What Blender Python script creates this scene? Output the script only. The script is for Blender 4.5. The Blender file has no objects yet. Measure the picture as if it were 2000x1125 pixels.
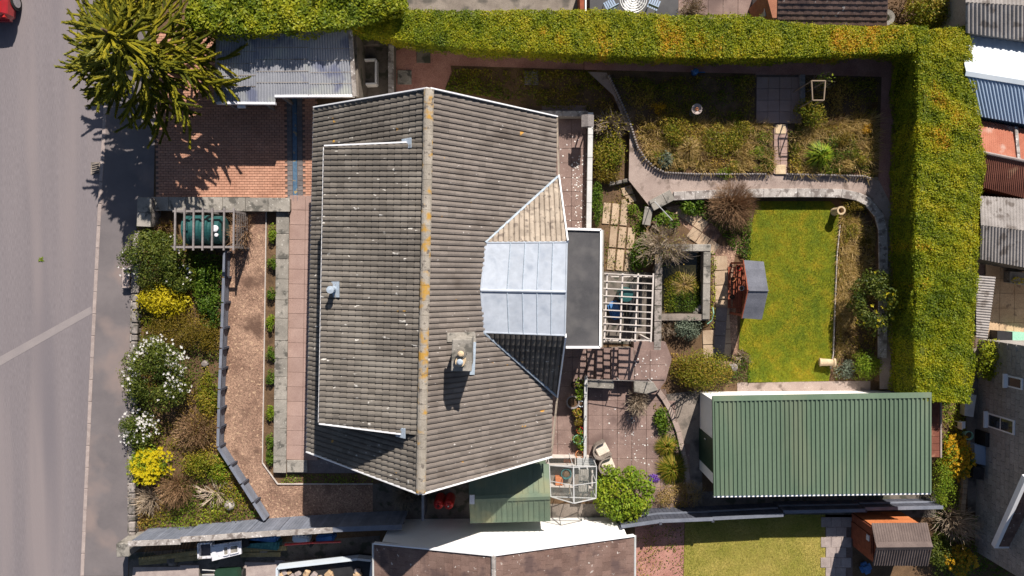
import bpy, bmesh, math, random
import numpy as np
from mathutils import Vector, Matrix
random.seed(7)
rng = np.random.default_rng(7)
sc = bpy.context.scene
col = sc.collection
R = math.radians

# ------------------------------------------------------------------ camera, sky, sun, exposure
F, H = 1334.0, 27.8                      # focal length in photo pixels, flying height in metres
TH = math.atan(37.5 / F)
cd = bpy.data.cameras.new('camera')
cam = bpy.data.objects.new('camera', cd); col.objects.link(cam)
cd.sensor_width = 36; cd.lens = 36 * F / 2000; cd.clip_end = 500
cam.location = (0, 0, H); cam.rotation_euler = (-TH, 0, 0)
sc.camera = cam
SUN = Vector((0.36, 1.12, 1.0))          # towards the sun
w = bpy.data.worlds.new('World'); sc.world = w; w.use_nodes = True
nt = w.node_tree
sky = nt.nodes.new('ShaderNodeTexSky'); sky.sky_type = 'NISHITA'; sky.sun_disc = False
sky.sun_elevation = math.asin(SUN.normalized().z); sky.sun_rotation = math.atan2(SUN.x, SUN.y)
nt.links.new(sky.outputs[0], nt.nodes['Background'].inputs[0])
nt.nodes['Background'].inputs[1].default_value = 0.05
sd = bpy.data.lights.new('sun', 'SUN'); sun = bpy.data.objects.new('sun', sd); col.objects.link(sun)
sd.energy = 5.0; sd.angle = R(0.53); sd.color = (1.0, 0.925, 0.825)
sun.rotation_euler = SUN.to_track_quat('Z', 'Y').to_euler()
sun.location = (0, 0, 30)
sc.view_settings.view_transform = 'Standard'; sc.view_settings.look = 'None'
sc.view_settings.exposure = 0.62; sc.view_settings.gamma = 1

# ------------------------------------------------------------------ helpers
CT, ST = math.cos(TH), math.sin(TH)
def ray(px, py):
    u, v = px - 1000, 562.5 - py
    return Vector((u, v * CT - F * ST, -(F * CT + v * ST)))
def P(px, py, z=0.0):
    d = ray(px, py); t = (z - H) / d.z
    return Vector((d.x * t, d.y * t, z))
def on_plane(px, py, p0, n):
    d = ray(px, py); o = Vector((0, 0, H))
    return o + d * ((p0 - o).dot(n) / d.dot(n))
def PW(pts, z=0.0): return [P(x, y, z) for x, y in pts]
ORG = {}
def link(o, parent=None):
    col.objects.link(o)
    if parent is not None:
        o.parent = parent
    return o
def tag(o, label=None, cat=None, group=None, kind=None):
    if label: o['label'] = label
    if cat: o['category'] = cat
    if group: o['group'] = group
    if kind: o['kind'] = kind
    return o
def thing(name, label, cat, loc, group=None):
    o = bpy.data.objects.new(name, None); col.objects.link(o)
    o.empty_display_size = 0.2
    o.location = loc; ORG[o.name] = Vector(loc)
    return tag(o, label, cat, group)
class MB:
    def __init__(s): s.v = []; s.f = []; s.r = []
    def add(s, vs, fs, r=None):
        b = len(s.v); s.v += [Vector(v) for v in vs]; s.f += [[b + i for i in f] for f in fs]
        s.r += [r if r is not None else 0.0] * len(fs); return s
    def poly(s, pts, r=None): return s.add(pts, [list(range(len(pts)))], r)
    def hexa(s, lo, hi, r=None):           # two 4-rings
        return s.add(list(lo) + list(hi), [[3,2,1,0],[4,5,6,7],[0,1,5,4],[1,2,6,5],[2,3,7,6],[3,0,4,7]], r)
    def prism(s, pts, z0, z1, r=None, bottom=True):
        n = len(pts); lo = [Vector((p.x, p.y, z0)) for p in pts]; hi = [Vector((p.x, p.y, z1)) for p in pts]
        a = sum(pts[i].x * pts[(i+1) % n].y - pts[(i+1) % n].x * pts[i].y for i in range(n))
        if a < 0: lo.reverse(); hi.reverse()
        fs = [list(range(n, 2*n))] + [[i, (i+1) % n, n + (i+1) % n, n + i] for i in range(n)]
        if bottom: fs.append(list(range(n-1, -1, -1)))
        return s.add(lo + hi, fs, r)
    def box(s, c, size, rz=0.0, r=None):   # c = centre of the base
        cx, cy, cz = c; sx, sy, sz = size; ca, sa = math.cos(rz), math.sin(rz)
        q = [(-sx/2,-sy/2),(sx/2,-sy/2),(sx/2,sy/2),(-sx/2,sy/2)]
        p = [(cx + a*ca - b*sa, cy + a*sa + b*ca) for a, b in q]
        return s.hexa([Vector((x,y,cz)) for x,y in p], [Vector((x,y,cz+sz)) for x,y in p], r)
    def bar(s, a, b, wd, ht, up=Vector((0,0,1)), r=None):
        a, b = Vector(a), Vector(b); d = (b - a).normalized()
        x = d.cross(up)
        if x.length < 1e-4: x = d.cross(Vector((1,0,0)))
        x.normalize(); y = x.cross(d).normalized()
        o = [(-x*wd - y*ht)/2, (x*wd - y*ht)/2, (x*wd + y*ht)/2, (-x*wd + y*ht)/2]
        return s.hexa([a + k for k in o], [b + k for k in o], r)
    def tube(s, path, rad, sides=6, r=None, cap=True):
        n = len(path); path = [Vector(p) for p in path]
        if not hasattr(rad, '__len__'): rad = [rad] * n
        vs = []; fs = []; ref = None
        for i in range(n):
            d = (path[min(i+1, n-1)] - path[max(i-1, 0)])
            d = d.normalized() if d.length > 1e-9 else Vector((0,0,1))
            if ref is None:
                ref = d.cross(Vector((0,0,1)))
                if ref.length < .05: ref = d.cross(Vector((1,0,0)))
            x = (ref - d * ref.dot(d)).normalized(); y = d.cross(x); ref = x
            for k in range(sides):
                a = 2*math.pi*k/sides
                vs.append(path[i] + (x*math.cos(a) + y*math.sin(a)) * rad[i])
        for i in range(n-1):
            for k in range(sides):
                k2 = (k+1) % sides
                fs.append([i*sides+k, i*sides+k2, (i+1)*sides+k2, (i+1)*sides+k])
        if cap:
            fs.append(list(range(sides-1, -1, -1))); fs.append([(n-1)*sides + k for k in range(sides)])
        return s.add(vs, fs, r)
    def lathe(s, c, prof, seg=16, r=None, ax=None):   # profile of (radius, height)
        c = Vector(c); vs = []; fs = []; n = len(prof)
        for (rr, z) in prof:
            for k in range(seg):
                a = 2*math.pi*k/seg
                q = Vector((rr*math.cos(a), rr*math.sin(a), z))
                if ax == 'x': q = Vector((q.z, q.x, q.y))
                vs.append(c + q)
        for i in range(n-1):
            for k in range(seg):
                k2 = (k+1) % seg
                fs.append([i*seg+k, i*seg+k2, (i+1)*seg+k2, (i+1)*seg+k])
        if prof[0][0] > 1e-4: fs.append(list(range(seg-1, -1, -1)))
        if prof[-1][0] > 1e-4: fs.append([(n-1)*seg + k for k in range(seg)])
        return s.add(vs, fs, r)
    def build(s, name, m, parent=None, loc=None, smooth=False):
        o0 = Vector((0,0,0))
        if parent is not None: o0 = ORG[parent.name]
        elif loc is not None: o0 = Vector(loc)
        me = bpy.data.meshes.new(name)
        me.from_pydata([tuple(v - o0) for v in s.v], [], s.f); me.update()
        if any(s.r):
            at = me.attributes.new('rnd', 'FLOAT', 'FACE'); at.data.foreach_set('value', np.array(s.r, dtype=np.float32))
        if smooth:
            me.polygons.foreach_set('use_smooth', [True]*len(me.polygons))
        me.materials.append(m)
        o = bpy.data.objects.new(name, me); link(o, parent)
        if parent is None: o.location = o0
        ORG[o.name] = o0
        return o
def bevel(o, wd=0.01, seg=1):
    bm = bmesh.new(); bm.from_mesh(o.data)
    bmesh.ops.remove_doubles(bm, verts=bm.verts, dist=1e-5)
    bmesh.ops.bevel(bm, geom=bm.edges[:], offset=wd, segments=seg, affect='EDGES')
    bm.to_mesh(o.data); bm.free(); return o
def share(o, name, parent, M):            # another object on the same mesh
    c = bpy.data.objects.new(name, o.data if hasattr(o, 'data') else o); link(c, parent); c.matrix_local = M
    ORG[c.name] = ORG[parent.name]; return c

# ------------------------------------------------------------------ materials
def mat(name, c1, c2=None, scale=3.0, rough=0.85, bump=0.25, bscale=40.0, spots=(), metal=0.0, var=0.0, spec=0.3, fine=0.25, c3=None, alpha=0.0, coat=0.0, stretch=None):
    m = bpy.data.materials.new(name); m.use_nodes = True; t = m.node_tree; N = t.nodes; L = t.links
    b = N['Principled BSDF']; b.inputs['Roughness'].default_value = rough; b.inputs['Metallic'].default_value = metal
    b.inputs['Specular IOR Level'].default_value = spec; b.inputs['Coat Weight'].default_value = coat
    g = N.new('ShaderNodeNewGeometry'); pos = g.outputs['Position']
    if stretch:
        mp = N.new('ShaderNodeMapping'); mp.inputs['Scale'].default_value = stretch; L.new(pos, mp.inputs[0]); pos = mp.outputs[0]
    n1 = N.new('ShaderNodeTexNoise'); n1.inputs['Scale'].default_value = scale; n1.inputs['Detail'].default_value = 7; n1.inputs['Roughness'].default_value = 0.62
    L.new(pos, n1.inputs['Vector'])
    rp = N.new('ShaderNodeValToRGB'); L.new(n1.outputs[0], rp.inputs[0])
    c2 = c2 or tuple(x*1.25 for x in c1)
    e = rp.color_ramp.elements; e[0].position = .34; e[1].position = .66; e[0].color = (*c1, 1); e[1].color = (*c2, 1)
    if c3: k = e.new(.5); k.color = (*c3, 1)
    out = rp.outputs[0]
    n2 = N.new('ShaderNodeTexNoise'); n2.inputs['Scale'].default_value = bscale; n2.inputs['Detail'].default_value = 5
    L.new(pos, n2.inputs['Vector'])
    if fine:
        mr = N.new('ShaderNodeMapRange'); mr.inputs[1].default_value = .3; mr.inputs[2].default_value = .7
        mr.inputs[3].default_value = 1 - fine; mr.inputs[4].default_value = 1 + fine; L.new(n2.outputs[0], mr.inputs[0])
        vm = N.new('ShaderNodeVectorMath'); vm.operation = 'SCALE'; L.new(out, vm.inputs[0]); L.new(mr.outputs[0], vm.inputs['Scale']); out = vm.outputs[0]
    if var:
        oi = N.new('ShaderNodeObjectInfo'); at = N.new('ShaderNodeAttribute'); at.attribute_name = 'rnd'
        ad = N.new('ShaderNodeMath'); ad.operation = 'ADD'; L.new(oi.outputs['Random'], ad.inputs[0]); L.new(at.outputs['Fac'], ad.inputs[1])
        fr = N.new('ShaderNodeMath'); fr.operation = 'FRACT'; L.new(ad.outputs[0], fr.inputs[0])
        mr = N.new('ShaderNodeMapRange'); mr.inputs[3].default_value = 1 - var; mr.inputs[4].default_value = 1 + var; L.new(fr.outputs[0], mr.inputs[0])
        vm = N.new('ShaderNodeVectorMath'); vm.operation = 'SCALE'; L.new(out, vm.inputs[0]); L.new(mr.outputs[0], vm.inputs['Scale']); out = vm.outputs[0]
    for (c, s, lo, hi) in spots:
        ns = N.new('ShaderNodeTexNoise'); ns.inputs['Scale'].default_value = s; ns.inputs['Detail'].default_value = 3
        L.new(pos, ns.inputs['Vector'])
        mr = N.new('ShaderNodeMapRange'); mr.inputs[1].default_value = lo; mr.inputs[2].default_value = hi; L.new(ns.outputs[0], mr.inputs[0])
        mx = N.new('ShaderNodeMix'); mx.data_type = 'RGBA'; L.new(mr.outputs[0], mx.inputs[0]); L.new(out, mx.inputs[6]); mx.inputs[7].default_value = (*c, 1); out = mx.outputs[2]
    L.new(out, b.inputs['Base Color'])
    if bump:
        bp = N.new('ShaderNodeBump'); bp.inputs['Strength'].default_value = bump; bp.inputs['Distance'].default_value = 0.02
        L.new(n2.outputs[0], bp.inputs['Height']); L.new(bp.outputs[0], b.inputs['Normal'])
    if alpha:
        tr = N.new('ShaderNodeBsdfTransparent'); ms = N.new('ShaderNodeMixShader'); ms.inputs[0].default_value = alpha
        L.new(b.outputs[0], ms.inputs[1]); L.new(tr.outputs[0], ms.inputs[2]); L.new(ms.outputs[0], N['Material Output'].inputs[0])
    return m
def leafmat(name, cols, rough=0.55, trans=0.32, spec=0.25):
    m = bpy.data.materials.new(name); m.use_nodes = True; t = m.node_tree; N = t.nodes; L = t.links
    b = N['Principled BSDF']; b.inputs['Roughness'].default_value = rough; b.inputs['Specular IOR Level'].default_value = spec
    at = N.new('ShaderNodeAttribute'); at.attribute_name = 'rnd'
    rp = N.new('ShaderNodeValToRGB'); e = rp.color_ramp.elements
    for i, c in enumerate(cols):
        p = i / max(1, len(cols) - 1)
        k = e[i] if i < 2 else e.new(p)
        k.position = p; k.color = (*c, 1)
    # two default elements first, so re-assert their places
    L.new(at.outputs['Fac'], rp.inputs[0]); L.new(rp.outputs[0], b.inputs['Base Color'])
    if trans:
        tl = N.new('ShaderNodeBsdfTranslucent'); L.new(rp.outputs[0], tl.inputs[0])
        ms = N.new('ShaderNodeMixShader'); ms.inputs[0].default_value = trans
        L.new(b.outputs[0], ms.inputs[1]); L.new(tl.outputs[0], ms.inputs[2]); L.new(ms.outputs[0], N['Material Output'].inputs[0])
    return m

# ------------------------------------------------------------------ vegetation helpers
def fastmesh(name, V, nper, rnd, m, parent=None, loc=None):
    V = np.asarray(V, dtype=np.float32).reshape(-1, 3); nf = len(V) // nper
    o0 = ORG[parent.name] if parent is not None else Vector(loc or (0,0,0))
    V = V - np.array(o0, dtype=np.float32)
    me = bpy.data.meshes.new(name); me.vertices.add(len(V)); me.vertices.foreach_set('co', V.ravel())
    me.loops.add(len(V)); me.loops.foreach_set('vertex_index', np.arange(len(V), dtype=np.int32))
    me.polygons.add(nf); me.polygons.foreach_set('loop_start', np.arange(0, len(V), nper, dtype=np.int32))
    me.update(calc_edges=True); me.validate()
    at = me.attributes.new('rnd', 'FLOAT', 'FACE'); at.data.foreach_set('value', np.asarray(rnd, dtype=np.float32))
    me.materials.append(m)
    o = bpy.data.objects.new(name, me); link(o, parent)
    if parent is None: o.location = o0
    ORG[o.name] = o0
    return o
def unit(a): return a / np.maximum(np.linalg.norm(a, axis=1, keepdims=True), 1e-9)
def leaves(name, m, C, size, parent=None, loc=None, aspect=0.5, up=0.6, out=None, rnd=None, outw=0.6):
    n = len(C); nor = rng.normal(size=(n,3)); nor[:,2] += up
    if out is not None: nor += out * outw * 2
    nor = unit(nor); t = unit(np.cross(nor, rng.normal(size=(n,3)))); b = np.cross(nor, t)
    s = (size * rng.uniform(.6, 1.35, n))[:,None]; wd = s * aspect
    V = np.stack([C - t*s*.5, C + b*wd*.5, C + t*s*.5, C - b*wd*.5], axis=1)
    return fastmesh(name, V, 4, rng.random(n) if rnd is None else rnd, m, parent, loc)
def crown(c, rx, ry, rz, n, lumps=16, fill=0.25, lr=0.42, low=-0.35):
    c = np.array(c); rad = np.array([rx, ry, rz])
    u = unit(rng.normal(size=(lumps*3,3))); u = u[u[:,2] > low][:lumps]; k = len(u)
    lc = c + u * rad * (1 - lr) * rng.uniform(.85, 1.08, (k,1)); lrad = rad * lr * rng.uniform(.6, 1.3, (k,1))
    i = rng.integers(0, k, n); d = unit(rng.normal(size=(n,3)))
    rr = np.where(rng.random((n,1)) < fill, rng.uniform(.2, .9, (n,1)), rng.uniform(.85, 1.05, (n,1)))
    pts = lc[i] + lrad[i] * d * rr
    shade = (i / k)
    return pts, d, shade
def inpoly(pts, x, y):
    inside = np.zeros(len(x), bool); n = len(pts); j = n - 1
    for i in range(n):
        xi, yi, xj, yj = pts[i].x, pts[i].y, pts[j].x, pts[j].y
        c = ((yi > y) != (yj > y)) & (x < (xj - xi) * (y - yi) / (yj - yi + 1e-12) + xi)
        inside ^= c; j = i
    return inside
def sample(pts, n):
    xs = [p.x for p in pts]; ys = [p.y for p in pts]; X = []; tot = 0
    while tot < n:
        x = rng.uniform(min(xs), max(xs), n*2); y = rng.uniform(min(ys), max(ys), n*2)
        k = inpoly(pts, x, y); X.append(np.stack([x[k], y[k]], 1)); tot += k.sum()
    return np.concatenate(X)[:n]
def vnoise(x, y, s, seed=0):
    r = np.random.default_rng(seed); v = 0
    for k in range(6):
        a = r.uniform(0, 6.28); f = s * r.uniform(.6, 1.8)
        v = v + np.sin((x*math.cos(a) + y*math.sin(a)) * f + r.uniform(0, 6.28))
    return v / 6 + .0
def blades(name, m, pts, z, n, h, wd, parent=None, lean=0.8, clump=0, rnd=None, hvar=0.5):
    q = sample(pts, n) if not isinstance(pts, np.ndarray) else pts
    n = len(q)
    if clump:
        cs = sample(pts, clump); q = .45*q + .55*q; i = rng.integers(0, clump, n); q = cs[i] + rng.normal(size=(n,2)) * .09
    a = rng.uniform(0, 6.283, n); d = np.stack([np.cos(a), np.sin(a)], 1)
    hh = h * rng.uniform(1-hvar, 1+hvar, n)
    base = np.concatenate([q, np.full((n,1), z)], 1)
    tip = base.copy(); tip[:,:2] += d * (hh*lean*rng.uniform(.2,1.2,n))[:,None]; tip[:,2] += hh
    sd_ = np.stack([-d[:,1], d[:,0], np.zeros(n)], 1) * wd/2
    V = np.stack([base - sd_, base + sd_, tip], 1)
    if rnd is None: rnd = rng.random(n)
    elif callable(rnd): rnd = np.clip(rnd(q[:,0], q[:,1]) + rng.normal(0,.12,n), 0, 1)
    return fastmesh(name, V, 3, rnd, m, parent)
def twigs(name, m, base, tips, parent, r0=0.015, r1=0.004, bend=0.25, side=2, seg=4, spread=0.3):
    b = MB()
    for tp in tips:
        tp = Vector(tp); ba = Vector(base) + Vector((random.uniform(-1,1), random.uniform(-1,1), 0)) * .06
        mid = ba.lerp(tp, .5) + Vector((random.uniform(-1,1), random.uniform(-1,1), random.uniform(0,1))) * bend * (tp-ba).length
        pts = [ba*(1-t)**2 + mid*2*t*(1-t) + tp*t*t for t in [i/seg for i in range(seg+1)]]
        rv = random.random()
        b.tube(pts, [r0 + (r1-r0)*i/seg for i in range(seg+1)], 3, rv, False)
        for _ in range(side):
            i = random.randint(1, seg-1); a = pts[i]; L = (tp-ba).length * random.uniform(.2,.45)
            e = a + ((tp-ba).normalized() + Vector((random.uniform(-1,1), random.uniform(-1,1), random.uniform(-.3,.8)))*spread*2).normalized() * L
            k = a.lerp(e,.5) + Vector((random.uniform(-1,1), random.uniform(-1,1), random.uniform(-1,1)))*.1*L
            b.tube([a,k,e], [r0*.5, r1, r1*.7], 3, (rv+.3)%1, False)
    return b.build(name, m, parent)
def dome(c, rx, ry, rz, n, lo=0.0):
    u = unit(rng.normal(size=(n*2,3))); u = u[u[:,2] > lo][:n]
    return np.array(c) + u * np.array([rx,ry,rz]) * rng.uniform(.75,1.05,(len(u),1))
def shrub(name, label, cat, px, py, rx, ry, h, m, n=2500, leaf=0.08, z=0.0, stem='bark', lumps=16, aspect=.5, up=.6, group=None, flower=None, nf=0, fsize=.07, fsel=None, lr=.42, fill=.25, hz=None, outw=.6):
    zc = z + h*.5; c = P(px, py, zc); k = (1 - zc/H) / 48.0
    rx *= k*1.1; ry *= k*1.1; n = int(n*1.55); lumps = int(lumps*1.4)
    t = thing(name, label, cat, (c.x, c.y, z), group)
    b = MB()
    for i in range(5):
        a = random.uniform(0, 6.28); e = Vector((c.x + math.cos(a)*rx*.6, c.y + math.sin(a)*ry*.6, z + h*random.uniform(.5,.8)))
        s0 = Vector((c.x + math.cos(a)*.05, c.y + math.sin(a)*.05, z - .05)); md = s0.lerp(e,.5) + Vector((0,0,.1*h))
        b.tube([s0, md, e], [.03, .02, .008], 5)
    b.build('stem', M[stem], t)
    pts, d, sh = crown((c.x, c.y, zc), rx, ry, h*.5, n, lumps, fill, lr)
    ok = pts[:,2] > z + .02; pts, d, sh = pts[ok], d[ok], sh[ok]
    rv = np.clip(.5*rng.random(len(pts)) + .5*sh, 0, 1)
    leaves('crown', M[m], pts, leaf, t, aspect=aspect, up=up, out=d, rnd=rv, outw=outw)
    if flower:
        q, d2, s2 = crown((c.x, c.y, zc), rx*1.02, ry*1.02, h*.52, nf*3, lumps, 0, lr)
        q = q[q[:,2] > zc - h*.1]
        if fsel is not None: q = q[fsel((q[:,0]-c.x)/rx, (q[:,1]-c.y)/ry)]
        q = q[:nf]
        V = []; rn = []
        for p in q:
            for j in range(5):
                a = j*1.2566 + random.random()*.3; s_ = fsize*random.uniform(.7,1.2)
                d_ = np.array([math.cos(a), math.sin(a), random.uniform(0,.5)]); e_ = np.array([-math.sin(a), math.cos(a), 0])
                V.append([p, p + d_*s_*.5 + e_*s_*.28, p + d_*s_, p + d_*s_*.5 - e_*s_*.28]); rn.append(random.random())
        fastmesh('blossom', np.array(V), 4, rn, M[flower], t)
    return t
def twigshrub(name, label, cat, px, py, rx, ry, h, m, n=120, z=0.0, side=3, r0=.012, leafm=None, nl=0, leaf=.05, group=None, lo=.05, bend=.2):
    zc = z + h*.6; c = P(px, py, zc); k = (1 - zc/H)/48.0
    t = thing(name, label, cat, (c.x, c.y, z), group)
    tips = dome((c.x, c.y, z + h*.15), rx*k, ry*k, h*.85, n, lo)
    twigs('branch', M[m], (c.x, c.y, z - .03), tips, t, r0, r0*.35, bend, side)
    if leafm:
        q = dome((c.x, c.y, z + h*.15), rx*k, ry*k, h*.85, nl, lo) ; q = np.array([c.x, c.y, z]) + (q - np.array([c.x, c.y, z])) * rng.uniform(.6, 1.05, (len(q),1))
        leaves('crown', M[leafm], q, leaf, t)
    return t
def strip(name, px, wpx, z0, z1, length, gap, m, parent, z=None, jit=0.0, bev=0.012):
    """slabs laid along a polyline, each an object of its own"""
    zt = z1 if z is None else z
    pts = [P(x, y, zt) for x, y in px]; wd = wpx/48.0*(1 - zt/H)
    seg = [(pts[i+1]-pts[i]).length for i in range(len(pts)-1)]; tot = sum(seg)
    def at(s):
        for i, L in enumerate(seg):
            if s <= L or i == len(seg)-1: return pts[i].lerp(pts[i+1], s/L)
            s -= L
    s = 0.0; out = []
    while s < tot - .05:
        L = length * (1 + random.uniform(-jit, jit)); e = min(s + L, tot)
        if tot - e < length*.35: e = tot
        a, b = at(s + gap/2), at(e - gap/2)
        d = (at(min(e+.02, tot)) - at(max(s-.02, 0))); nrm = Vector((-d.y, d.x, 0)).normalized()
        d0 = at(min(s+.1,tot)) - at(max(s-.1,0)); d1 = at(min(e+.1,tot)) - at(max(e-.1,0))
        n0 = Vector((-d0.y, d0.x, 0)).normalized()*wd/2; n1 = Vector((-d1.y, d1.x, 0)).normalized()*wd/2
        dz = random.uniform(-.008,.008) if jit else 0
        q = [a - n0, b - n1, b + n1, a + n0]
        mb = MB(); mb.hexa([Vector((p.x,p.y,z0)) for p in q], [Vector((p.x,p.y,z1+dz)) for p in q])
        o = mb.build(name, m, parent); 
        if bev: bevel(o, bev)
        out.append(o); s = e
    return out
def sheet(name, px, z, m, kind='structure', parent=None):
    o = MB().poly(ccw(PW(px, z))).build(name, m, parent)
    if parent is None: tag(o, kind=kind)
    return o
def ccw(pts):
    n = len(pts); a = sum(pts[i].x * pts[(i+1) % n].y - pts[(i+1) % n].x * pts[i].y for i in range(n))
    return pts if a > 0 else pts[::-1]
def slabs(name, poly, z, sx, sy, m, parent, th=.04, gap=.009, rz=0.0, origin=None, stagger=0.0, jit=.004):
    pts = PW(poly, z); o = origin or pts[0]; ca, sa = math.cos(rz), math.sin(rz)
    proto = bevel(MB().box((0,0,0), (sx-gap, sy-gap, th)).build(name, m), .008)
    me = proto.data; bpy.data.objects.remove(proto); n = 0
    for i in range(-60, 61):
        for j in range(-60, 61):
            lx, ly = (i + .5 + (stagger if j % 2 else 0)) * sx, (j + .5) * sy
            x, y = o.x + lx*ca - ly*sa, o.y + lx*sa + ly*ca
            if inpoly(pts, np.array([x]), np.array([y]))[0]:
                Mx = Matrix.Translation(Vector((x, y, z - th + random.uniform(0, jit))) - ORG[parent.name]) @ Matrix.Rotation(rz + random.uniform(-.006,.006), 4, 'Z')
                share(me, name, parent, Mx); n += 1
    return n
def corrugated(name, p00, p10, p11, p01, pitch, amp, m, parent, trap=False, samples=6):
    """ribs run p00->p01, repeat along p00->p10"""
    p00, p10, p11, p01 = map(Vector, (p00, p10, p11, p01))
    nrm = (p10-p00).cross(p01-p00).normalized()
    if nrm.z < 0: nrm = -nrm
    L = (p10-p00).length; n = max(2, int(round(L/pitch))); vs = []; fs = []
    prof = [(0,0),(.45,0),(.55,1),(.9,1)] if trap else [(k/samples, .5-.5*math.cos(2*math.pi*k/samples)) for k in range(samples)]
    st = [((i+t)/n, h) for i in range(n) for t, h in prof] + [(1, prof[0][1])]
    for t, h in st:
        vs += [p00.lerp(p10, t) + nrm*h*amp, p01.lerp(p11, t) + nrm*h*amp]
    k = len(st)
    for i in range(k-1): fs.append([2*i, 2*i+2, 2*i+3, 2*i+1])
    b = MB(); b.add(vs, fs)
    o = b.build(name, m, parent)
    sl = o.modifiers.new('s', 'SOLIDIFY'); sl.thickness = 0.006; sl.offset = -1
    return o
# ------------------------------------------------------------------ material table
M = {}
lichen = ((.55,.53,.48), 9.0, .66, .70)
M['soil'] = mat('soil', (.08,.048,.026), (.15,.09,.048), 2.2, bump=.6, bscale=30, fine=.4)
M['asphalt'] = mat('asphalt', (.165,.146,.157), (.195,.172,.182), .8, rough=.9, bump=.35, bscale=70, fine=.16, stretch=(1,.06,1), spots=(((.215,.185,.19), .9, .5, .68), ((.145,.13,.145), .5, .56, .7)))
M['tar'] = mat('tar_patch', (.23,.205,.21), (.26,.23,.23), 2, bump=.2, bscale=120, fine=.12)
M['pavement'] = mat('pavement_asphalt', (.13,.116,.122), (.17,.15,.154), .7, bump=.35, bscale=70, fine=.2, spots=(((.22,.175,.165), .6, .52, .68),))
M['kerb'] = mat('kerb_stone', (.27,.22,.21), (.36,.3,.28), 4, bump=.3, bscale=50, var=.1)
M['brick'] = mat('paving_brick', (.4,.205,.14), (.49,.265,.185), 1.2, bump=.3, bscale=60, var=.1, fine=.12)
M['greypaver'] = mat('grey_paver', (.12,.11,.115), (.17,.155,.155), 3, bump=.3, var=.15)
M['joint'] = mat('joint_sand', (.125,.086,.072), (.18,.125,.105), 6, bump=.3)
M['channel'] = mat('drain_blue', (.05,.1,.17), (.1,.17,.25), 8, rough=.4, bump=.1, spots=(((.35,.26,.12), 5, .6, .66),), spec=.5)
M['coping'] = mat('coping_stone', (.2,.185,.165), (.31,.285,.255), 1.6, bump=.4, bscale=45, var=.16, spots=(((.1,.095,.085), 3, .56, .66), ((.5,.48,.44), 14, .66, .7)))
M['whitecoping'] = mat('pale_coping', (.27,.245,.23), (.42,.385,.365), 2.5, bump=.4, bscale=50, var=.15, spots=(((.17,.145,.135), 4, .5, .62), ((.62,.59,.58), 11, .62, .67)))
M['pinkslab'] = mat('pink_slab', (.29,.195,.17), (.35,.245,.215), 1.8, bump=.25, bscale=70, var=.06)
M['patioslab'] = mat('patio_slab', (.18,.12,.106), (.26,.182,.16), 1.3, bump=.3, bscale=50, var=.08, spots=(((.38,.32,.29), 11, .66, .72), ((.13,.088,.08), .9, .54, .7)))
M['beigeslab'] = mat('beige_slab', (.33,.235,.16), (.45,.34,.24), 2.5, bump=.35, bscale=40, var=.15)
M['greyslab'] = mat('grey_slab', (.12,.105,.11), (.18,.155,.155), 2, bump=.3, var=.14, spots=(((.3,.28,.28), 12, .66, .7),))
M['bark'] = mat('bark', (.09,.06,.04), (.16,.11,.075), 6, bump=.5)
M['gravel'] = mat('brown_gravel', (.19,.112,.08), (.33,.21,.15), .9, bump=1.0, bscale=22, fine=.5, spots=(((.48,.33,.22), 9, .6, .68), ((.12,.07,.05), 1.1, .55, .7)))
M['redgravel'] = mat('red_gravel', (.3,.14,.115), (.42,.22,.18), 1.5, bump=.9, bscale=45, fine=.4)
M['greygravel'] = mat('pinkish_path', (.28,.215,.19), (.38,.3,.265), 1.2, bump=.8, bscale=55, fine=.32, spots=(((.16,.12,.1), 2.2, .56, .68), ((.6,.55,.52), 22, .68, .72)))
M['concrete'] = mat('concrete', (.17,.14,.12), (.26,.22,.19), 1.2, bump=.35, bscale=40, spots=(((.09,.08,.07), 1.6, .52, .66),))
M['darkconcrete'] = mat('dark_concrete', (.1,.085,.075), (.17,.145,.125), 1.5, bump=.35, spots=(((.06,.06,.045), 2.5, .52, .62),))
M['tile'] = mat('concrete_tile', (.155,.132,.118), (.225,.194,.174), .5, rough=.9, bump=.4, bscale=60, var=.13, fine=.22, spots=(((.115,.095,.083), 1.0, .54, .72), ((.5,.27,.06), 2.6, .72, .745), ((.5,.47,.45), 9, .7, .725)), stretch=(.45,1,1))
M['tiledark'] = mat('shaded_weathered_tile', (.105,.093,.082), (.16,.142,.124), .6, rough=.9, bump=.4, bscale=60, var=.17, fine=.22, spots=(((.19,.172,.152), 1.2, .54, .72), ((.45,.25,.05), 2.6, .72, .745), ((.5,.48,.45), 7, .685, .715)), stretch=(.45,1,1))  # darker tile copy; carries the shade of the lower rear dormer slope
M['tilepale'] = mat('pale_sunlit_tile', (.26,.215,.175), (.36,.305,.25), 1.5, rough=.9, bump=.35, bscale=70, var=.14, spots=(((.16,.13,.11), 5, .56, .66),))  # paler tile copy; sunlight on the upper rear dormer slope put into its colour
M['ridge'] = mat('ridge_tile', (.27,.238,.2), (.38,.34,.29), 3, bump=.4, bscale=45, var=.14, spots=(((.42,.24,.05), 3.2, .52, .66), ((.14,.12,.105), 6, .58, .66)))
M['underlay'] = mat('roof_underlay', (.05,.045,.04), (.07,.06,.055), 4)
M['brownslate'] = mat('brown_slate', (.14,.085,.07), (.19,.125,.105), 1.2, bump=.3, var=.14, spots=(((.45,.4,.37), 7, .67, .7), ((.1,.065,.06), 1.3, .55, .65)))
M['lead'] = mat('lead_sheet', (.36,.4,.47), (.43,.47,.54), 1.2, rough=.5, bump=.35, bscale=5, fine=.08, spots=(((.29,.33,.4), 2.5, .52, .74),), var=.06)
M['flashing'] = mat('lead_flashing', (.3,.36,.43), (.4,.46,.54), 5, rough=.5, bump=.1)
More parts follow.
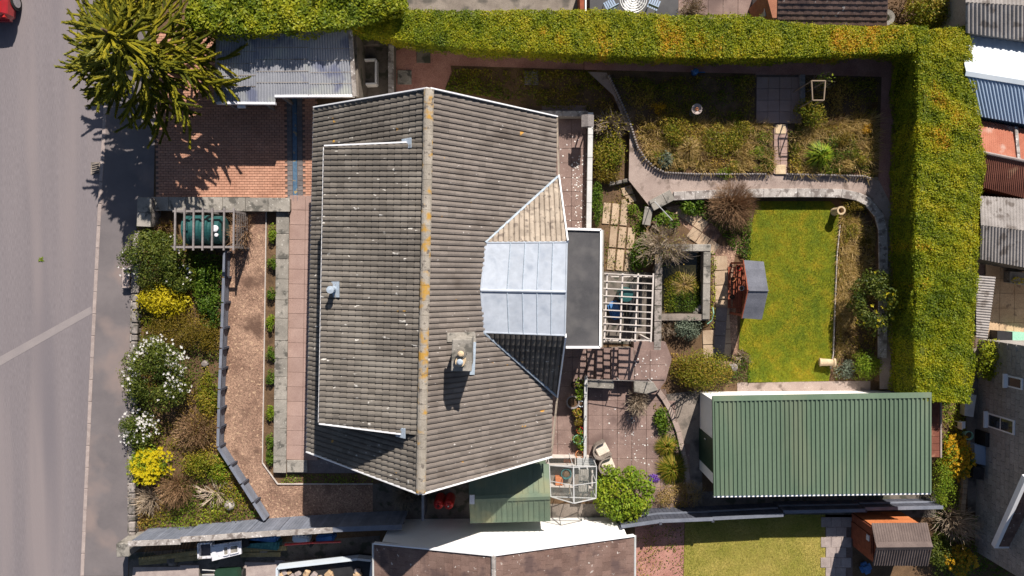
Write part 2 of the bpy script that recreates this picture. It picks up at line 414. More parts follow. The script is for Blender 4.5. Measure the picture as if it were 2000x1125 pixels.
M['felt'] = mat('roof_felt', (.052,.052,.058), (.08,.078,.084), .9, rough=.75, bump=.25, bscale=70, fine=.2, spots=(((.13,.125,.125), 1.1, .5, .85),))
M['white'] = mat('white_paint', (.74,.74,.78), (.82,.82,.84), 2, rough=.5, bump=.05, fine=.04)
M['render'] = mat('white_render', (.76,.75,.74), (.83,.82,.81), 1, rough=.8, bump=.15, bscale=60, fine=.05)
M['wall'] = mat('house_render', (.5,.46,.4), (.58,.53,.46), 1.5, bump=.3)
M['greywall'] = mat('grey_block_wall', (.26,.24,.225), (.36,.33,.31), 1.4, bump=.35, bscale=30, var=.1)
M['brickred'] = mat('red_brick_wall', (.25,.1,.06), (.34,.15,.09), 3, bump=.3)
M['glass'] = mat('window_glass', (.02,.025,.035), (.035,.045,.06), 1, rough=.08, bump=0, fine=0, spec=.8)
M['clear'] = mat('greenhouse_glass', (.25,.3,.3), (.3,.34,.33), 1, rough=.08, bump=0, fine=0, spec=.7, alpha=.93)
M['alu'] = mat('pale_aluminium', (.5,.5,.5), (.62,.62,.62), 3, rough=.45, bump=.05, fine=.05, metal=.2)
M['polycarb'] = mat('grey_corrugated_plastic', (.23,.24,.28), (.32,.33,.365), .9, rough=.5, bump=.1, alpha=.08, fine=.14, spots=(((.37,.39,.37), .8, .5, .62), ((.15,.165,.24), 1.0, .57, .66)))
M['cream'] = mat('cream_wood', (.46,.41,.38), (.58,.53,.5), 4, bump=.3, fine=.12)
M['greytimber'] = mat('weathered_timber', (.17,.15,.15), (.26,.235,.23), 4, bump=.35, var=.1, stretch=(3,3,1))
M['slate'] = mat('slate_blue_paint', (.13,.145,.185), (.18,.195,.24), 2.5, bump=.25, var=.12, fine=.15)
M['slatedark'] = mat('dark_slate_paint', (.045,.05,.07), (.075,.08,.105), 3, bump=.25, var=.15)
M['redwood'] = mat('red_stained_wood', (.2,.055,.03), (.3,.085,.045), 5, bump=.3, var=.12)
M['orangewood'] = mat('orange_stained_wood', (.42,.13,.045), (.52,.18,.07), 4, bump=.25, var=.1)
M['plank'] = mat('olive_plank', (.17,.135,.06), (.25,.2,.1), 4, bump=.3, var=.2)
M['greenmetal'] = mat('green_metal_sheet', (.1,.148,.1), (.138,.19,.134), .5, rough=.6, bump=.1, var=.08, fine=.08, spots=(((.18,.2,.135), .8, .52, .8),), stretch=(1,.2,1))
M['olivemetal'] = mat('olive_green_sheet', (.1,.145,.105), (.15,.19,.13), .9, rough=.6, bump=.1, var=.06, fine=.08, spots=(((.19,.2,.12), .9, .52, .68),))
M['tank'] = mat('green_plastic_tank', (.014,.065,.068), (.02,.09,.09), 2, rough=.4, bump=.05, fine=.05, spec=.5)
M['darkgreen'] = mat('dark_green_door', (.012,.035,.022), (.02,.05,.03), 2, rough=.5)
M['whitemetal'] = mat('white_metal_sheet', (.5,.56,.63), (.6,.65,.7), .8, rough=.5, bump=.05, fine=.05)
M['bluemetal'] = mat('blue_grey_metal', (.23,.31,.44), (.3,.38,.5), .8, rough=.5, bump=.05, fine=.06)
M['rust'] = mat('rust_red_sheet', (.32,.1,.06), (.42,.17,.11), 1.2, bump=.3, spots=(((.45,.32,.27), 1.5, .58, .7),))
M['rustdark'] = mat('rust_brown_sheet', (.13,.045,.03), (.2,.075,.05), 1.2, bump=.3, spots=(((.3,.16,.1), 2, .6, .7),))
M['fibre'] = mat('fibre_cement', (.22,.2,.19), (.32,.295,.285), 1.2, bump=.4, bscale=40, fine=.25, spots=(((.14,.12,.11), 3, .55, .65),))
M['browncorr'] = mat('brown_bitumen_sheet', (.1,.075,.07), (.15,.115,.105), 2, bump=.25)
M['black'] = mat('black_plastic', (.015,.015,.018), (.03,.03,.033), 2, rough=.5)
M['charcoal'] = mat('charcoal_shingle', (.105,.11,.135), (.15,.155,.185), 2, bump=.25, var=.1)
M['wicker'] = mat('grey_wicker', (.16,.13,.115), (.26,.22,.19), 25, bump=.7, bscale=90)
M['cushion'] = mat('cream_cushion', (.58,.5,.42), (.66,.58,.5), 4, bump=.15)
M['terracotta'] = mat('terracotta', (.42,.16,.07), (.52,.22,.11), 5, bump=.15)
M['redplastic'] = mat('red_gas_bottle', (.5,.02,.02), (.58,.035,.03), 3, rough=.35, bump=.05, spec=.5)
M['bluetarp'] = mat('blue_tarp', (.02,.08,.25), (.08,.2,.42), 3, rough=.5, bump=.3)
M['tealtarp'] = mat('teal_sheet', (.02,.1,.11), (.05,.17,.17), 3, rough=.5, bump=.3)
M['stone'] = mat('granite_stone', (.17,.15,.14), (.3,.265,.245), 4, bump=.6, bscale=25, var=.25, spots=(((.09,.085,.07), 5, .52, .64),))
M['claypot'] = mat('buff_clay', (.47,.35,.22), (.58,.45,.3), 4, bump=.2)
M['water'] = mat('pond_water', (.012,.012,.007), (.04,.035,.012), 2, rough=.08, bump=.05, bscale=12, spec=.5)
M['carred'] = mat('red_car_paint', (.36,.01,.012), (.4,.014,.015), 1, rough=.2, bump=0, fine=0, spec=.6, coat=.8)
M['tyre'] = mat('tyre_rubber', (.02,.02,.02), (.03,.03,.03), 3)
M['chrome'] = mat('wheel_alloy', (.55,.55,.57), (.65,.65,.66), 3, rough=.3, metal=.8, bump=0)
M['mint'] = mat('mint_plastic', (.25,.5,.38), (.3,.56,.43), 3, rough=.4)
M['puttywhite'] = mat('dirty_white_plastic', (.6,.6,.66), (.72,.72,.76), 3, rough=.4, bump=.1, spots=(((.3,.28,.28), 4, .62, .68),))
M['tanpatio'] = mat('tan_slab', (.4,.27,.16), (.5,.36,.23), 1.5, bump=.25, var=.08, spots=(((.25,.17,.11), 5, .62, .68),))
# foliage
M['hedge'] = leafmat('hedge_leaf', [(.055,.1,.007), (.15,.205,.008), (.26,.295,.01), (.41,.39,.014), (.58,.31,.02)], trans=.4)
M['hedgecore'] = mat('hedge_core', (.05,.065,.005), (.11,.12,.007), 6, bump=.9, bscale=18, fine=.4)
M['laurel'] = leafmat('laurel_leaf', [(.07,.12,.008), (.16,.21,.009), (.29,.31,.012), (.45,.4,.02)])
M['araucaria'] = leafmat('monkey_puzzle_leaf', [(.05,.065,.006), (.115,.12,.008), (.2,.185,.01), (.3,.25,.014)], trans=.1)
M['green'] = leafmat('mid_green_leaf', [(.035,.08,.008), (.075,.14,.012), (.13,.2,.016), (.19,.26,.025)])
M['darkleaf'] = leafmat('dark_green_leaf', [(.025,.045,.008), (.06,.09,.01), (.12,.145,.018), (.22,.23,.05)])
M['brightleaf'] = leafmat('bright_green_leaf', [(.09,.17,.012), (.16,.25,.015), (.24,.31,.02), (.36,.36,.03)])
M['yellowleaf'] = leafmat('yellow_leaf', [(.24,.22,.01), (.42,.36,.01), (.55,.45,.012), (.62,.5,.03)])
M['yellowflower'] = leafmat('yellow_blossom', [(.45,.38,.008), (.62,.5,.01), (.7,.56,.02)])
M['orangeflower'] = leafmat('orange_blossom', [(.3,.17,.01), (.55,.3,.01), (.65,.4,.02)])
M['olive'] = leafmat('olive_brown_leaf', [(.08,.065,.008), (.15,.115,.012), (.21,.14,.016), (.24,.19,.03)])
M['redbrown'] = leafmat('red_brown_leaf', [(.07,.04,.015), (.13,.075,.03), (.18,.1,.05), (.12,.11,.02)])
M['drygrass'] = leafmat('dry_grass', [(.2,.16,.03), (.36,.25,.07), (.5,.35,.14), (.6,.44,.22)])
M['wild'] = leafmat('wild_weeds', [(.06,.11,.006), (.16,.19,.01), (.28,.22,.02), (.46,.3,.07)])
M['grass'] = leafmat('lawn_grass', [(.065,.11,.003), (.14,.175,.003), (.22,.22,.005), (.38,.25,.012)])
M['grass2'] = leafmat('pale_lawn_grass', [(.15,.18,.02), (.24,.24,.035), (.34,.3,.06), (.42,.34,.1)])
M['lawnbase'] = mat('lawn_ground', (.09,.125,.004), (.24,.19,.007), 1.5, bump=.5, bscale=30, fine=.38, c3=(.15,.165,.004))
M['lawnbase2'] = mat('pale_lawn_ground', (.2,.195,.03), (.34,.27,.07), 1, bump=.5, bscale=30, fine=.35)
M['sage'] = leafmat('sage_leaf', [(.1,.13,.09), (.17,.21,.15), (.25,.28,.2)])
M['whiteflower'] = leafmat('white_blossom', [(.6,.55,.55), (.75,.72,.7), (.8,.8,.76)], trans=.15)
M['purpleflower'] = leafmat('purple_blossom', [(.16,.06,.42), (.28,.14,.6)])
M['twig'] = leafmat('brown_twig', [(.19,.11,.06), (.3,.18,.1), (.4,.26,.15)], trans=0)
M['palewtig'] = leafmat('pale_twig', [(.24,.18,.13), (.34,.27,.2), (.44,.36,.28)], trans=0)
M['greytwig'] = leafmat('grey_twig', [(.14,.12,.09), (.22,.19,.15), (.3,.26,.21)], trans=0)

# ------------------------------------------------------------------ the setting
g = MB().poly([Vector((-200,-200,-.13)), Vector((200,-200,-.13)), Vector((200,200,-.13)), Vector((-200,200,-.13))]).build('ground', M['soil']); tag(g, kind='structure')
KERB = [(214,-260), (207,90), (205,215), (197,350), (190,480), (183,620), (176,770), (170,900), (163,1050), (160,1125), (150,1400)]
kz = [P(x, y, 0) for x, y in KERB]
b = MB(); far = [Vector((120, kz[-1].y-60, 0)), Vector((120, kz[0].y+60, 0))]
off = [Vector((p.x + .14, p.y, 0)) for p in kz]
pl = [Vector((off[0].x, off[0].y+60, 0))] + off + [Vector((off[-1].x, off[-1].y-60, 0))] + far
b.poly(ccw(pl)); o = b.build('garden_ground', M['soil']); tag(o, kind='structure')
rd = [Vector((p.x + .1, p.y, -.1)) for p in kz]
b = MB(); b.poly(ccw([Vector((rd[0].x, rd[0].y+60, -.1))] + rd + [Vector((rd[-1].x, rd[-1].y-60, -.1)), Vector((-60, -80, -.1)), Vector((-60, 80, -.1))]))
tag(b.build('road', M['asphalt']), kind='structure')
kr = tag(MB().prism(ccw([Vector((p.x-.02,p.y,0)) for p in kz] + [Vector((p.x+.13,p.y,0)) for p in kz[::-1]]), -.12, -.03).build('kerb', M['kerb']), kind='structure')
strip('kerbstone', KERB, 7, -.11, .02, .9, .015, M['kerb'], kr, jit=.02)
pv = [(x+4, y) for x, y in KERB[1:-1]] + [(250,1125), (252,1040), (248,900), (252,760), (255,600), (262,470), (272,420), (300,385), (304,190), (304,40)]
o = MB().poly(ccw(PW(pv, .012))).build('pavement', M['pavement']); tag(o, kind='structure')
sheet('road_repair_strip', [(-10,702), (-10,720), (180,612), (178,598)], -.094, M['tar'])
# gully grate in the road
t = thing('drain_grate', 'small slotted drain grate in the road beside the kerb', 'drain', P(187,329,-.1))
MB().prism(ccw(PW([(178,317),(196,317),(195,341),(177,341)], -.09)), -.1, -.082).build('frame', M['concrete'], t)
for k in range(5):
    y = 321 + k*4.2
    MB().bar(P(180,y+2,-.075), P(193,y-1,-.075), .035, .012).build('slot_bar', M['black'], t)

# driveway
dr = tag(MB().prism(ccw(PW([(304,60),(304,386),(614,392),(620,60)], .04)), 0, .035).build('driveway', M['joint']), kind='structure')
b = MB(); poly = PW([(305,62),(305,384),(613,390),(618,62)], .05); x0 = min(p.x for p in poly); y0 = min(p.y for p in poly)
cx0, cx1 = P(562,300,.05).x, P(590,300,.05).x
for j in range(80):
    for i in range(40):
        x = x0 + (i + (.5 if j % 2 else 0))*.205; y = y0 + (j+.5)*.104
        if not inpoly(poly, np.array([x]), np.array([y]))[0]: continue
        if cx0 - .1 < x < cx1 + .1: continue
        h = .058 + random.uniform(0,.004); s1, s2 = .0985, .0475
        lo = [Vector((x+sx*s1, y+sy*s2, .03)) for sx, sy in ((-1,-1),(1,-1),(1,1),(-1,1))]
        hi = [Vector((x+sx*(s1-.005), y+sy*(s2-.005), h)) for sx, sy in ((-1,-1),(1,-1),(1,1),(-1,1))]
        v = lo + hi; b.add(v, [[4,5,6,7],[0,1,5,4],[1,2,6,5],[2,3,7,6],[3,0,4,7]], random.random())
o = b.build('paving_bricks', M['brick'], dr); tag(o, kind='stuff')
ymin, ymax = P(570,392,.05).y, P(570,100,.05).y; y = ymin; i = 0
pr = bevel(MB().box((0,0,0), (.2,.19,.05)).build('border_paver', M['greypaver']), .006); pm_ = pr.data; bpy.data.objects.remove(pr)
while y < ymax:
    for xx in (cx0+.08, cx1-.08):
        share(pm_, 'border_paver', dr, Matrix.Translation((xx, y+.1, .012)))
    y += .2
b = MB(); xc = (cx0+cx1)/2
b.box((xc, (ymin+ymax)/2, .02), (.16, ymax-ymin, .03))
for s_ in (-1,1): b.box((xc+s_*.085, (ymin+ymax)/2, .02), (.012, ymax-ymin, .046))
b.build('drain_channel', M['channel'], dr)

# front path, gravel, beds
gp = sheet('gravel_path', [(470,413),(520,413),(513,903),(542,945),(728,945),(728,1016),(517,1018),(438,872),(444,500),(452,440)], .02, M['gravel'])
sheet('border_bed', [(521,413),(542,413),(537,925),(560,926),(735,926),(735,944),(543,944),(514,903)], .012, M['soil'])
e = thing('path_edging', 'thin pale timber edging along the brown gravel path', 'edging', P(516,700,0))
ed = [(520.5,413),(517,650),(513,904),(542.5,945),(728,945)]
for a, c in zip(ed, ed[1:]):
    MB().bar(P(*a,.04), P(*c,.04), .03, .09).build('board', M['cream'], e)
sheet('gravel_strip', [(564,397),(577,397),(566,895),(556,895)], .03, M['gravel'])
fp = tag(MB().prism(ccw(PW([(575,395),(622,396),(612,900),(562,898)], .03)), 0, .02).build('front_path', M['joint']), kind='structure')
p0 = P(559,898,.06)
slabs('paving_slab', [(572,393),(640,395),(625,897),(560,898)], .06, .64, .6, M['pinkslab'], fp, rz=R(-1.3), origin=p0)
sheet('side_yard', [(560,897),(735,897),(735,924),(560,924)], .03, M['greyslab'])
# coping walls round the front bed
cw = thing('coping_wall', 'low wall with mottled grey stone coping below the driveway', 'wall', P(430,400,0))
MB().prism(ccw(PW([(296,387),(564,388),(564,410),(296,410)], .4)), 0, .4).build('wall_core', M['concrete'], cw)
strip('coping_slab', [(294,398),(566,400)], 27, .4, .47, .68, .015, M['coping'], cw, jit=.35)
cw2 = thing('coping_wall', 'long straight stone-capped wall beside the pink slab path', 'wall', P(550,660,0))
MB().prism(ccw(PW([(541,414),(562,414),(556,920),(535,920)], .2)), 0, .2).build('wall_core', M['concrete'], cw2)
strip('coping_slab', [(552,414),(549,660),(546,924)], 25, .2, .27, .9, .012, M['coping'], cw2, jit=.3)
strip('coping_slab', [(560,911),(600,911)], 24, .2, .262, .9, .012, M['coping'], cw2, jit=.3)
pw = thing('gate_pillar', 'squat stone pillar at the corner of drive and pavement', 'pillar', P(282,415,0))
MB().prism(ccw(PW([(270,386),(295,386),(293,442),(268,442)], .8)), 0, .72).build('shaft', M['stone'], pw)
strip('cap_stone', [(282,385),(280,443)], 27, .72, .8, .6, .012, M['coping'], pw)
# stone wall along the pavement
sw = thing('garden_wall', 'low granite wall along the pavement under the front shrubs', 'wall', P(255,750,0))
WL = [(266,450),(261,600),(257,760),(255,900),(255,1045)]
strip('stone', WL, 15, -.02, .34, .34, .03, M['stone'], sw, jit=.4, bev=.04)
strip('stone', [(x+1,y+4) for x,y in WL], 12, .3, .46, .42, .03, M['stone'], sw, jit=.4, bev=.04)
t = thing('wall_slab', 'pale pink granite block beside the pavement', 'stone', P(245,545,0))
bevel(MB().prism(ccw(PW([(236,523),(251,522),(252,563),(237,564)], .3)), 0, .3).build('block', M['kerb'], t), .03)
# upper garden terrace
UP = .35
ter = [(1140,60),(1150,120),(1195,180),(1230,255),(1228,345),(1268,402),(1312,384),(1480,381),(1655,384),(1695,398),(1716,440),(1716,745),(1800,775),(1872,775),(1895,60)]
o = tag(MB().prism(ccw(PW(ter, UP)), -.02, UP).build('upper_terrace', M['soil']), kind='structure')
# ------------------------------------------------------------------ roofs
def tile_proto(pu, pv, prof, lift=.028, lap=.06, th=.03):
    """one tile: x across, y up the slope; prof = [(x, z)]"""
    vs = []; fs = []; n = len(prof)
    for (x, z) in prof: vs.append((x*pu, 0, z + lift))
    for (x, z) in prof: vs.append((x*pu, pv + lap, z - lift*lap/pv))
    for (x, z) in prof: vs.append((x*pu, .004, z + lift - th))
    for i in range(n-1):
        fs.append([i, i+1, n+i+1, n+i]); fs.append([2*n+i, 2*n+i+1, i+1, i])
    fs.append([0, n, 2*n]); fs.append([n-1, 3*n-1, 2*n-1])
    return vs, fs
ROMAN = [(.0,.0),(.07,-.004),(.2,.03),(.52,.044),(.86,.034),(.97,-.002)]
FLAT = [(.012,0),(.5,.003),(.988,0)]
def rooftiles(part, poly, u, v, pu, pv, m, quota=0, prof=ROMAN, hole=None, lift=.028, key=None, stagger=0.0, th=.03, name='tile'):
    u = u.normalized(); n = u.cross(v).normalized()
    if n.z < 0: u = -u; n = u.cross(v).normalized()
    v = n.cross(u).normalized(); O = poly[0]
    q = [Vector(((p-O).dot(u), (p-O).dot(v), 0)) for p in poly]; q = ccw(q)
    hq = [Vector(((p-O).dot(u), (p-O).dot(v), 0)) for p in hole] if hole else None
    umin, umax = min(p.x for p in q), max(p.x for p in q); vmin, vmax = min(p.y for p in q), max(p.y for p in q)
    vs, fs = tile_proto(pu, pv, prof, lift, th=th)
    cells = []
    nv = int((vmax-vmin)/pv) + 2
    for j in range(nv):
        i0 = -1
        for i in range(i0, int((umax-umin)/pu) + 2):
            cells.append((umin + (i + (stagger if j % 2 else 0))*pu, vmin + j*pv))
    cx = np.array([c[0] for c in cells]); cy = np.array([c[1] for c in cells])
    ins = [inpoly(q, cx + a*pu, cy + b*pv) for a, b in ((.01,.01),(.99,.01),(.99,.99),(.01,.99),(.5,.5))]
    full = ins[0] & ins[1] & ins[2] & ins[3]; part_ = (ins[0] | ins[1] | ins[2] | ins[3] | ins[4]) & ~full
    if hq is not None:
        hin = [inpoly(hq, cx + a*pu, cy + b*pv) for a, b in ((0,0),(1,0),(1,1),(0,1))]
        allin = hin[0] & hin[1] & hin[2] & hin[3]; full &= ~allin; part_ &= ~allin
    idx = list(np.where(full)[0]); idx.sort(key=lambda k: -cells[k][1] if key is None else key(cells[k]))
    B = Matrix((( u.x, v.x, n.x, 0), (u.y, v.y, n.y, 0), (u.z, v.z, n.z, 0), (0,0,0,1)))
    org = ORG[part.name]
    if quota:
        me = bpy.data.meshes.new(name); me.from_pydata(vs, [], fs); me.update(); me.materials.append(m)
        for k in idx[:quota]:
            w_ = O + u*cells[k][0] + v*cells[k][1] + n*random.uniform(0,.006)
            share(me, name, part, Matrix.Translation(w_ - org) @ B)
        rest = idx[quota:]
    else: rest = idx
    VV = []; FF = []; RR = []
    for k in rest:
        b0 = len(VV); dz = random.uniform(0,.006); rv = random.random()
        for (x, y, z) in vs: VV.append((cells[k][0]+x, cells[k][1]+y, z+dz))
        for f in fs: FF.append([b0+i for i in f]); RR.append(rv)
    bm = bmesh.new()
    lay = bm.faces.layers.float.new('rnd')
    for k in np.where(part_)[0]:
        vv = [bm.verts.new((cells[k][0]+x, cells[k][1]+y, z)) for (x, y, z) in vs]; rv = random.random()
        for f in fs:
            fc = bm.faces.new([vv[i] for i in f]); fc[lay] = rv
    for i in range(len(q)):
        a, c = q[i], q[(i+1) % len(q)]; d = (c - a)
        if d.length < 1e-6 or abs(d.y) < .02*d.length and a.y < vmin + .1: continue
        nn = Vector((d.y, -d.x, 0)).normalized()
        bmesh.ops.bisect_plane(bm, geom=bm.verts[:] + bm.edges[:] + bm.faces[:], plane_co=a, plane_no=nn, clear_outer=True)
    bm.verts.index_update(); b0 = len(VV)
    for x in bm.verts: VV.append(tuple(x.co))
    for f in bm.faces: FF.append([b0 + x.index for x in f.verts]); RR.append(f[lay])
    bm.free()
    if FF:
        b = MB(); b.v = [O + u*x + v*y + n*z for x, y, z in VV]; b.f = FF; b.r = RR
        o = b.build('tile_field', m, part); tag(o, kind='stuff')

ZE, ZR = 2.9, 6.6
eLt, eLb, eRt, eRb = P(616,212,ZE), P(602,880,ZE), P(1086,230,ZE), P(1075,890,ZE)
rT, rB = P(838,175,ZR), P(822,962,ZR)
house = thing('bungalow', 'large bungalow with brown tiled gable roof and pale lichened ridge', 'house', ((eLb+eRb)/2*.5 + (eLt+eRt)/2*.5) * Vector((1,1,0)) if False else Vector((-2.9,0,0)))
b = MB()
cL, cR = .35, .35
xl_t, xl_b = eLt + Vector((.4,-.25,0)), eLb + Vector((.4,.25,0)); xr_t, xr_b = eRt + Vector((-.4,-.25,0)), eRb + Vector((-.4,.25,0))
b.prism(ccw([xl_t, xl_b, xr_b, xr_t]), 0, ZE + .1)
for (a, c, r_) in ((xl_t, xr_t, rT + Vector((0,-.35,-.25))), (xl_b, xr_b, rB + Vector((0,.6,-.25)))):
    q = [Vector((a.x,a.y,ZE+.1)), Vector((c.x,c.y,ZE+.1)), Vector((r_.x, (a.y+c.y)/2, ZR-.25))]
    d = Vector((0, -.2 if a.y > 0 else .2, 0))
    b.add(q + [p + d for p in q], [[0,1,2],[5,4,3],[0,3,4,1],[1,4,5,2],[2,5,3,0]])
b.build('wall', M['wall'], house)
def plane_of(e1, e2, r1, r2):
    m1, m2 = (e1+e2)/2, (r1+r2)/2; u = (e2-e1).normalized(); n = u.cross(m2-m1).normalized()
    if n.z < 0: n = -n
    return m1, n, u
pL, nL, uL = plane_of(eLb, eLt, rB, rT); pR, nR, uR = plane_of(eRb, eRt, rB, rT)
vL = (rB+rT)/2 - (eLb+eLt)/2; vR = (rB+rT)/2 - (eRb+eRt)/2
def deck(name, pts, n, m, d=.02, th=.06):
    b = MB(); k = len(pts); up_ = [p - n*d for p in pts]; lo = [p - n*(d+th) for p in pts]
    b.add(up_ + lo, [list(range(k)), list(range(2*k-1, k-1, -1))] + [[i, i+k, (i+1)%k+k, (i+1)%k] for i in range(k)])
    return b.build(name, m, house)
dz_ = lambda p: p
slL = deck('roof_slope', [eLb, rB, rT, eLt], nL, M['underlay'])
slR = deck('roof_slope', [eRb, eRt, rT, rB], nR, M['underlay'])
# front shed dormer points
ZD = 5.85
dT, dB = P(635,287,ZD), P(625,825,ZD)
qT, qB = on_plane(827,279,pL + nL*.03,nL), on_plane(815,849,pL + nL*.03,nL)
def drop(p, p0, n): return Vector((p.x, p.y, p0.z - ((p.x-p0.x)*n.x + (p.y-p0.y)*n.y)/n.z))
fT, fB = drop(dT, pL, nL), drop(dB, pL, nL)
# rear dormer points
A1, A2 = on_plane(948,474,pR,nR), on_plane(945,649,pR,nR)
ZT = 5.05
B1, B2 = P(1107,473,ZT), P(1103,655,ZT)
C1, C2 = P(1090,345,2.95), P(1087,773,2.95)
Rm1, Rm2 = on_plane(939,567,pR + nR*.06,nR), P(1105,570,ZT+.16)
PUH, PVH = .176, .3
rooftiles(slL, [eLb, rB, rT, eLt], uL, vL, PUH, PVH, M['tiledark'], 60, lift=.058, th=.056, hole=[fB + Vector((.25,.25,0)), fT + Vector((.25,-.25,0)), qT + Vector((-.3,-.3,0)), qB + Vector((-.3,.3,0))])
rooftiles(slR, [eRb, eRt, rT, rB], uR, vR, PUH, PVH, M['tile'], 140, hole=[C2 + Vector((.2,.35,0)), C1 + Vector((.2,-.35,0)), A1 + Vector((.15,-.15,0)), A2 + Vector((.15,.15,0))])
# front dormer
nD = (dT-dB).cross(qB-dB).normalized(); nD = nD if nD.z > 0 else -nD
dsl = deck('dormer_roof', [dB, qB, qT, dT], nD, M['underlay'], .02, .08)
rooftiles(dsl, [dB, qB, qT, dT], dT-dB, (qT+qB)/2-(dT+dB)/2, PUH, .24, M['tiledark'], 100, lift=.058, th=.056)
b = MB()
for (f_, d_, q_) in ((fT, dT, qT), (fB, dB, qB)):
    s_ = Vector((.0, -.12 if f_ is fT else .12, 0)); dd = d_ + s_ + Vector((.15,0,-.1)); ff = f_ + s_ + Vector((.15,0,-.05)); qq = q_ + s_ - Vector((0,0,.1))
    b.add([ff, dd, qq, ff - s_*.5, dd - s_*.5, qq - s_*.5], [[0,1,2],[5,4,3],[0,3,4,1],[1,4,5,2],[0,2,5,3]])
b.build('dormer_cheek', M['felt'], house)
ff1, ff2 = fT + Vector((.15,-.12,-.1)), fB + Vector((.15,.12,-.1)); dd1, dd2 = dT + Vector((.15,-.12,-.1)), dB + Vector((.15,.12,-.1))
MB().add([ff1, ff2, dd2, dd1, ff1+Vector((.1,0,0)), ff2+Vector((.1,0,0)), dd2+Vector((.1,0,0)), dd1+Vector((.1,0,0))], [[0,1,2,3],[4,7,6,5],[0,4,5,1],[3,2,6,7]]).build('dormer_front', M['render'], house)
for t0 in (.08,.3,.55,.78):
    a = ff1.lerp(ff2, t0); c = ff1.lerp(ff2, t0+.14)
    w_ = MB().hexa([a+Vector((-.03,0,.2)), c+Vector((-.03,0,.2)), c+Vector((.02,0,.2)), a+Vector((.02,0,.2))], [a+Vector((-.03,0,.75)), c+Vector((-.03,0,.75)), c+Vector((.02,0,.75)), a+Vector((.02,0,.75))]).build('window', M['glass'], house)
def trim(a, c, name='bargeboard', wd=.042, ht=.2, dz=.02, off=Vector((0,0,0))):
    return MB().bar(a + Vector((0,0,dz)) + off, c + Vector((0,0,dz)) + off, wd, ht).build(name, M['white'], house)
def vt(p, s): return p + Vector((0, s, 0))
for a, c, s in ((eLt, rT, .03), (rT, eRt, .03), (eLb, rB, -.03), (rB, eRb, -.03)): trim(vt(a,s), vt(c,s))
kT, kB = dT.lerp(qT,.84), dB.lerp(qB,.84)
trim(dT + Vector((0,.03,0)), kT + Vector((0,.03,0)), 'bargeboard', .045, .16, .0); trim(dB - Vector((0,.03,0)), kB - Vector((0,.03,0)), 'bargeboard', .045, .16, .0)
def gutter(a, c, sx, r_=.055, mm='white'):
    b = MB(); prof = [(math.cos(t), math.sin(t)) for t in [math.pi + i*math.pi/6 for i in range(7)]]
    d = Vector((sx,0,0)); vs = []
    for p in (a, c):
        vs += [p + d*(r_ + x*r_) + Vector((0,0,-.02 + y*r_)) for x, y in prof]
        vs += [p + d*(r_ + x*(r_-.012)) + Vector((0,0,-.02 + y*(r_-.012))) for x, y in prof[::-1]]
    k = 14; fs = [[i, (i+1)%k, (i+1)%k+k, i+k] for i in range(k)]
    b.add(vs, fs); return b.build('gutter', M[mm], house)
gutter(eLt, eLb, -1, .045); gutter(eRt, C1, 1, .035, 'tilepale'); gutter(C2, eRb, 1, .035, 'tilepale'); gutter(dT, dB, -1, .035)
for p in (kT + Vector((.05,0,-.06)), kB + Vector((.05,0,-.06))):
    bevel(MB().hexa([p+Vector((-.25,-.16,-.12)), p+Vector((.1,-.16,.14)), p+Vector((.1,.16,.14)), p+Vector((-.25,.16,-.12))], [p+Vector((-.25,-.16,-.06)), p+Vector((.1,-.16,.22)), p+Vector((.1,.16,.22)), p+Vector((-.25,.16,-.06))]).build('lead_patch', M['flashing'], house), .01)
# ridge tiles
rd = MB().tube([rT + Vector((0,0,.02)), rB + Vector((0,0,.02))], .07, 6).build('ridge', M['underlay'], house)
L = (rB-rT).length; nr = int(L/.45); ru = (rB-rT).normalized(); vs = []; fs = []
for y, rr in ((0,.165), (.455,.155)):
    for i in range(7):
        a = math.pi*(i/6)*.86 + math.pi*.07
        vs.append((math.cos(a)*rr, y, math.sin(a)*rr*.8 - .045))
for i in range(6): fs.append([i, i+1, i+8, i+7])
fs += [[0,7,8,9,10,11,12,13,6,5,4,3,2,1]]
me = bpy.data.meshes.new('ridge_tile'); me.from_pydata(vs, [], fs[:6] + [[6,5,4,3,2,1,0],[7,8,9,10,11,12,13]]); me.materials.append(M['ridge'])
rx_ = ru.cross(Vector((0,0,1))).normalized(); ry_ = ru; rz_ = rx_.cross(ry_)
RB = Matrix(((rx_.x,ry_.x,rz_.x,0),(rx_.y,ry_.y,rz_.y,0),(rx_.z,ry_.z,rz_.z,0),(0,0,0,1)))
for i in range(nr):
    share(me, 'ridge_tile', rd, Matrix.Translation(rT + ru*(i*L/nr) + Vector((0,0,.06+random.uniform(0,.01))) - ORG[house.name]) @ RB)
# rear dormer: tiled side slopes and lead top
def tri(name, pts, m, um, vm, up_):
    n = (pts[1]-pts[0]).cross(pts[2]-pts[0]).normalized(); n = n if n.z > 0 else -n
    d = deck(name, pts, n, M['underlay'], .02, .05)
    rooftiles(d, pts, um, vm, PUH, PVH, M[m], 0)
    return d
e1 = (B1-A1).normalized(); n1 = (B1-A1).cross(C1-A1).normalized(); n1 = n1 if n1.z > 0 else -n1
v1 = n1.cross(e1); v1 = v1 if v1.z > 0 else -v1
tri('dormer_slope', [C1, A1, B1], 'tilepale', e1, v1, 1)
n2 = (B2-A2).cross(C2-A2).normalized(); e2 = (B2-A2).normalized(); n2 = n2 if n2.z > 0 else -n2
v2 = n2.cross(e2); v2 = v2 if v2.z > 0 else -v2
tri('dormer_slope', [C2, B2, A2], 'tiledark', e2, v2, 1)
trim(C1 + Vector((.03,0,.02)), B1 + Vector((.03,0,.02)), 'bargeboard', .05, .18); trim(C2 + Vector((.03,0,.02)), B2 + Vector((.03,0,.02)), 'bargeboard', .05, .18)
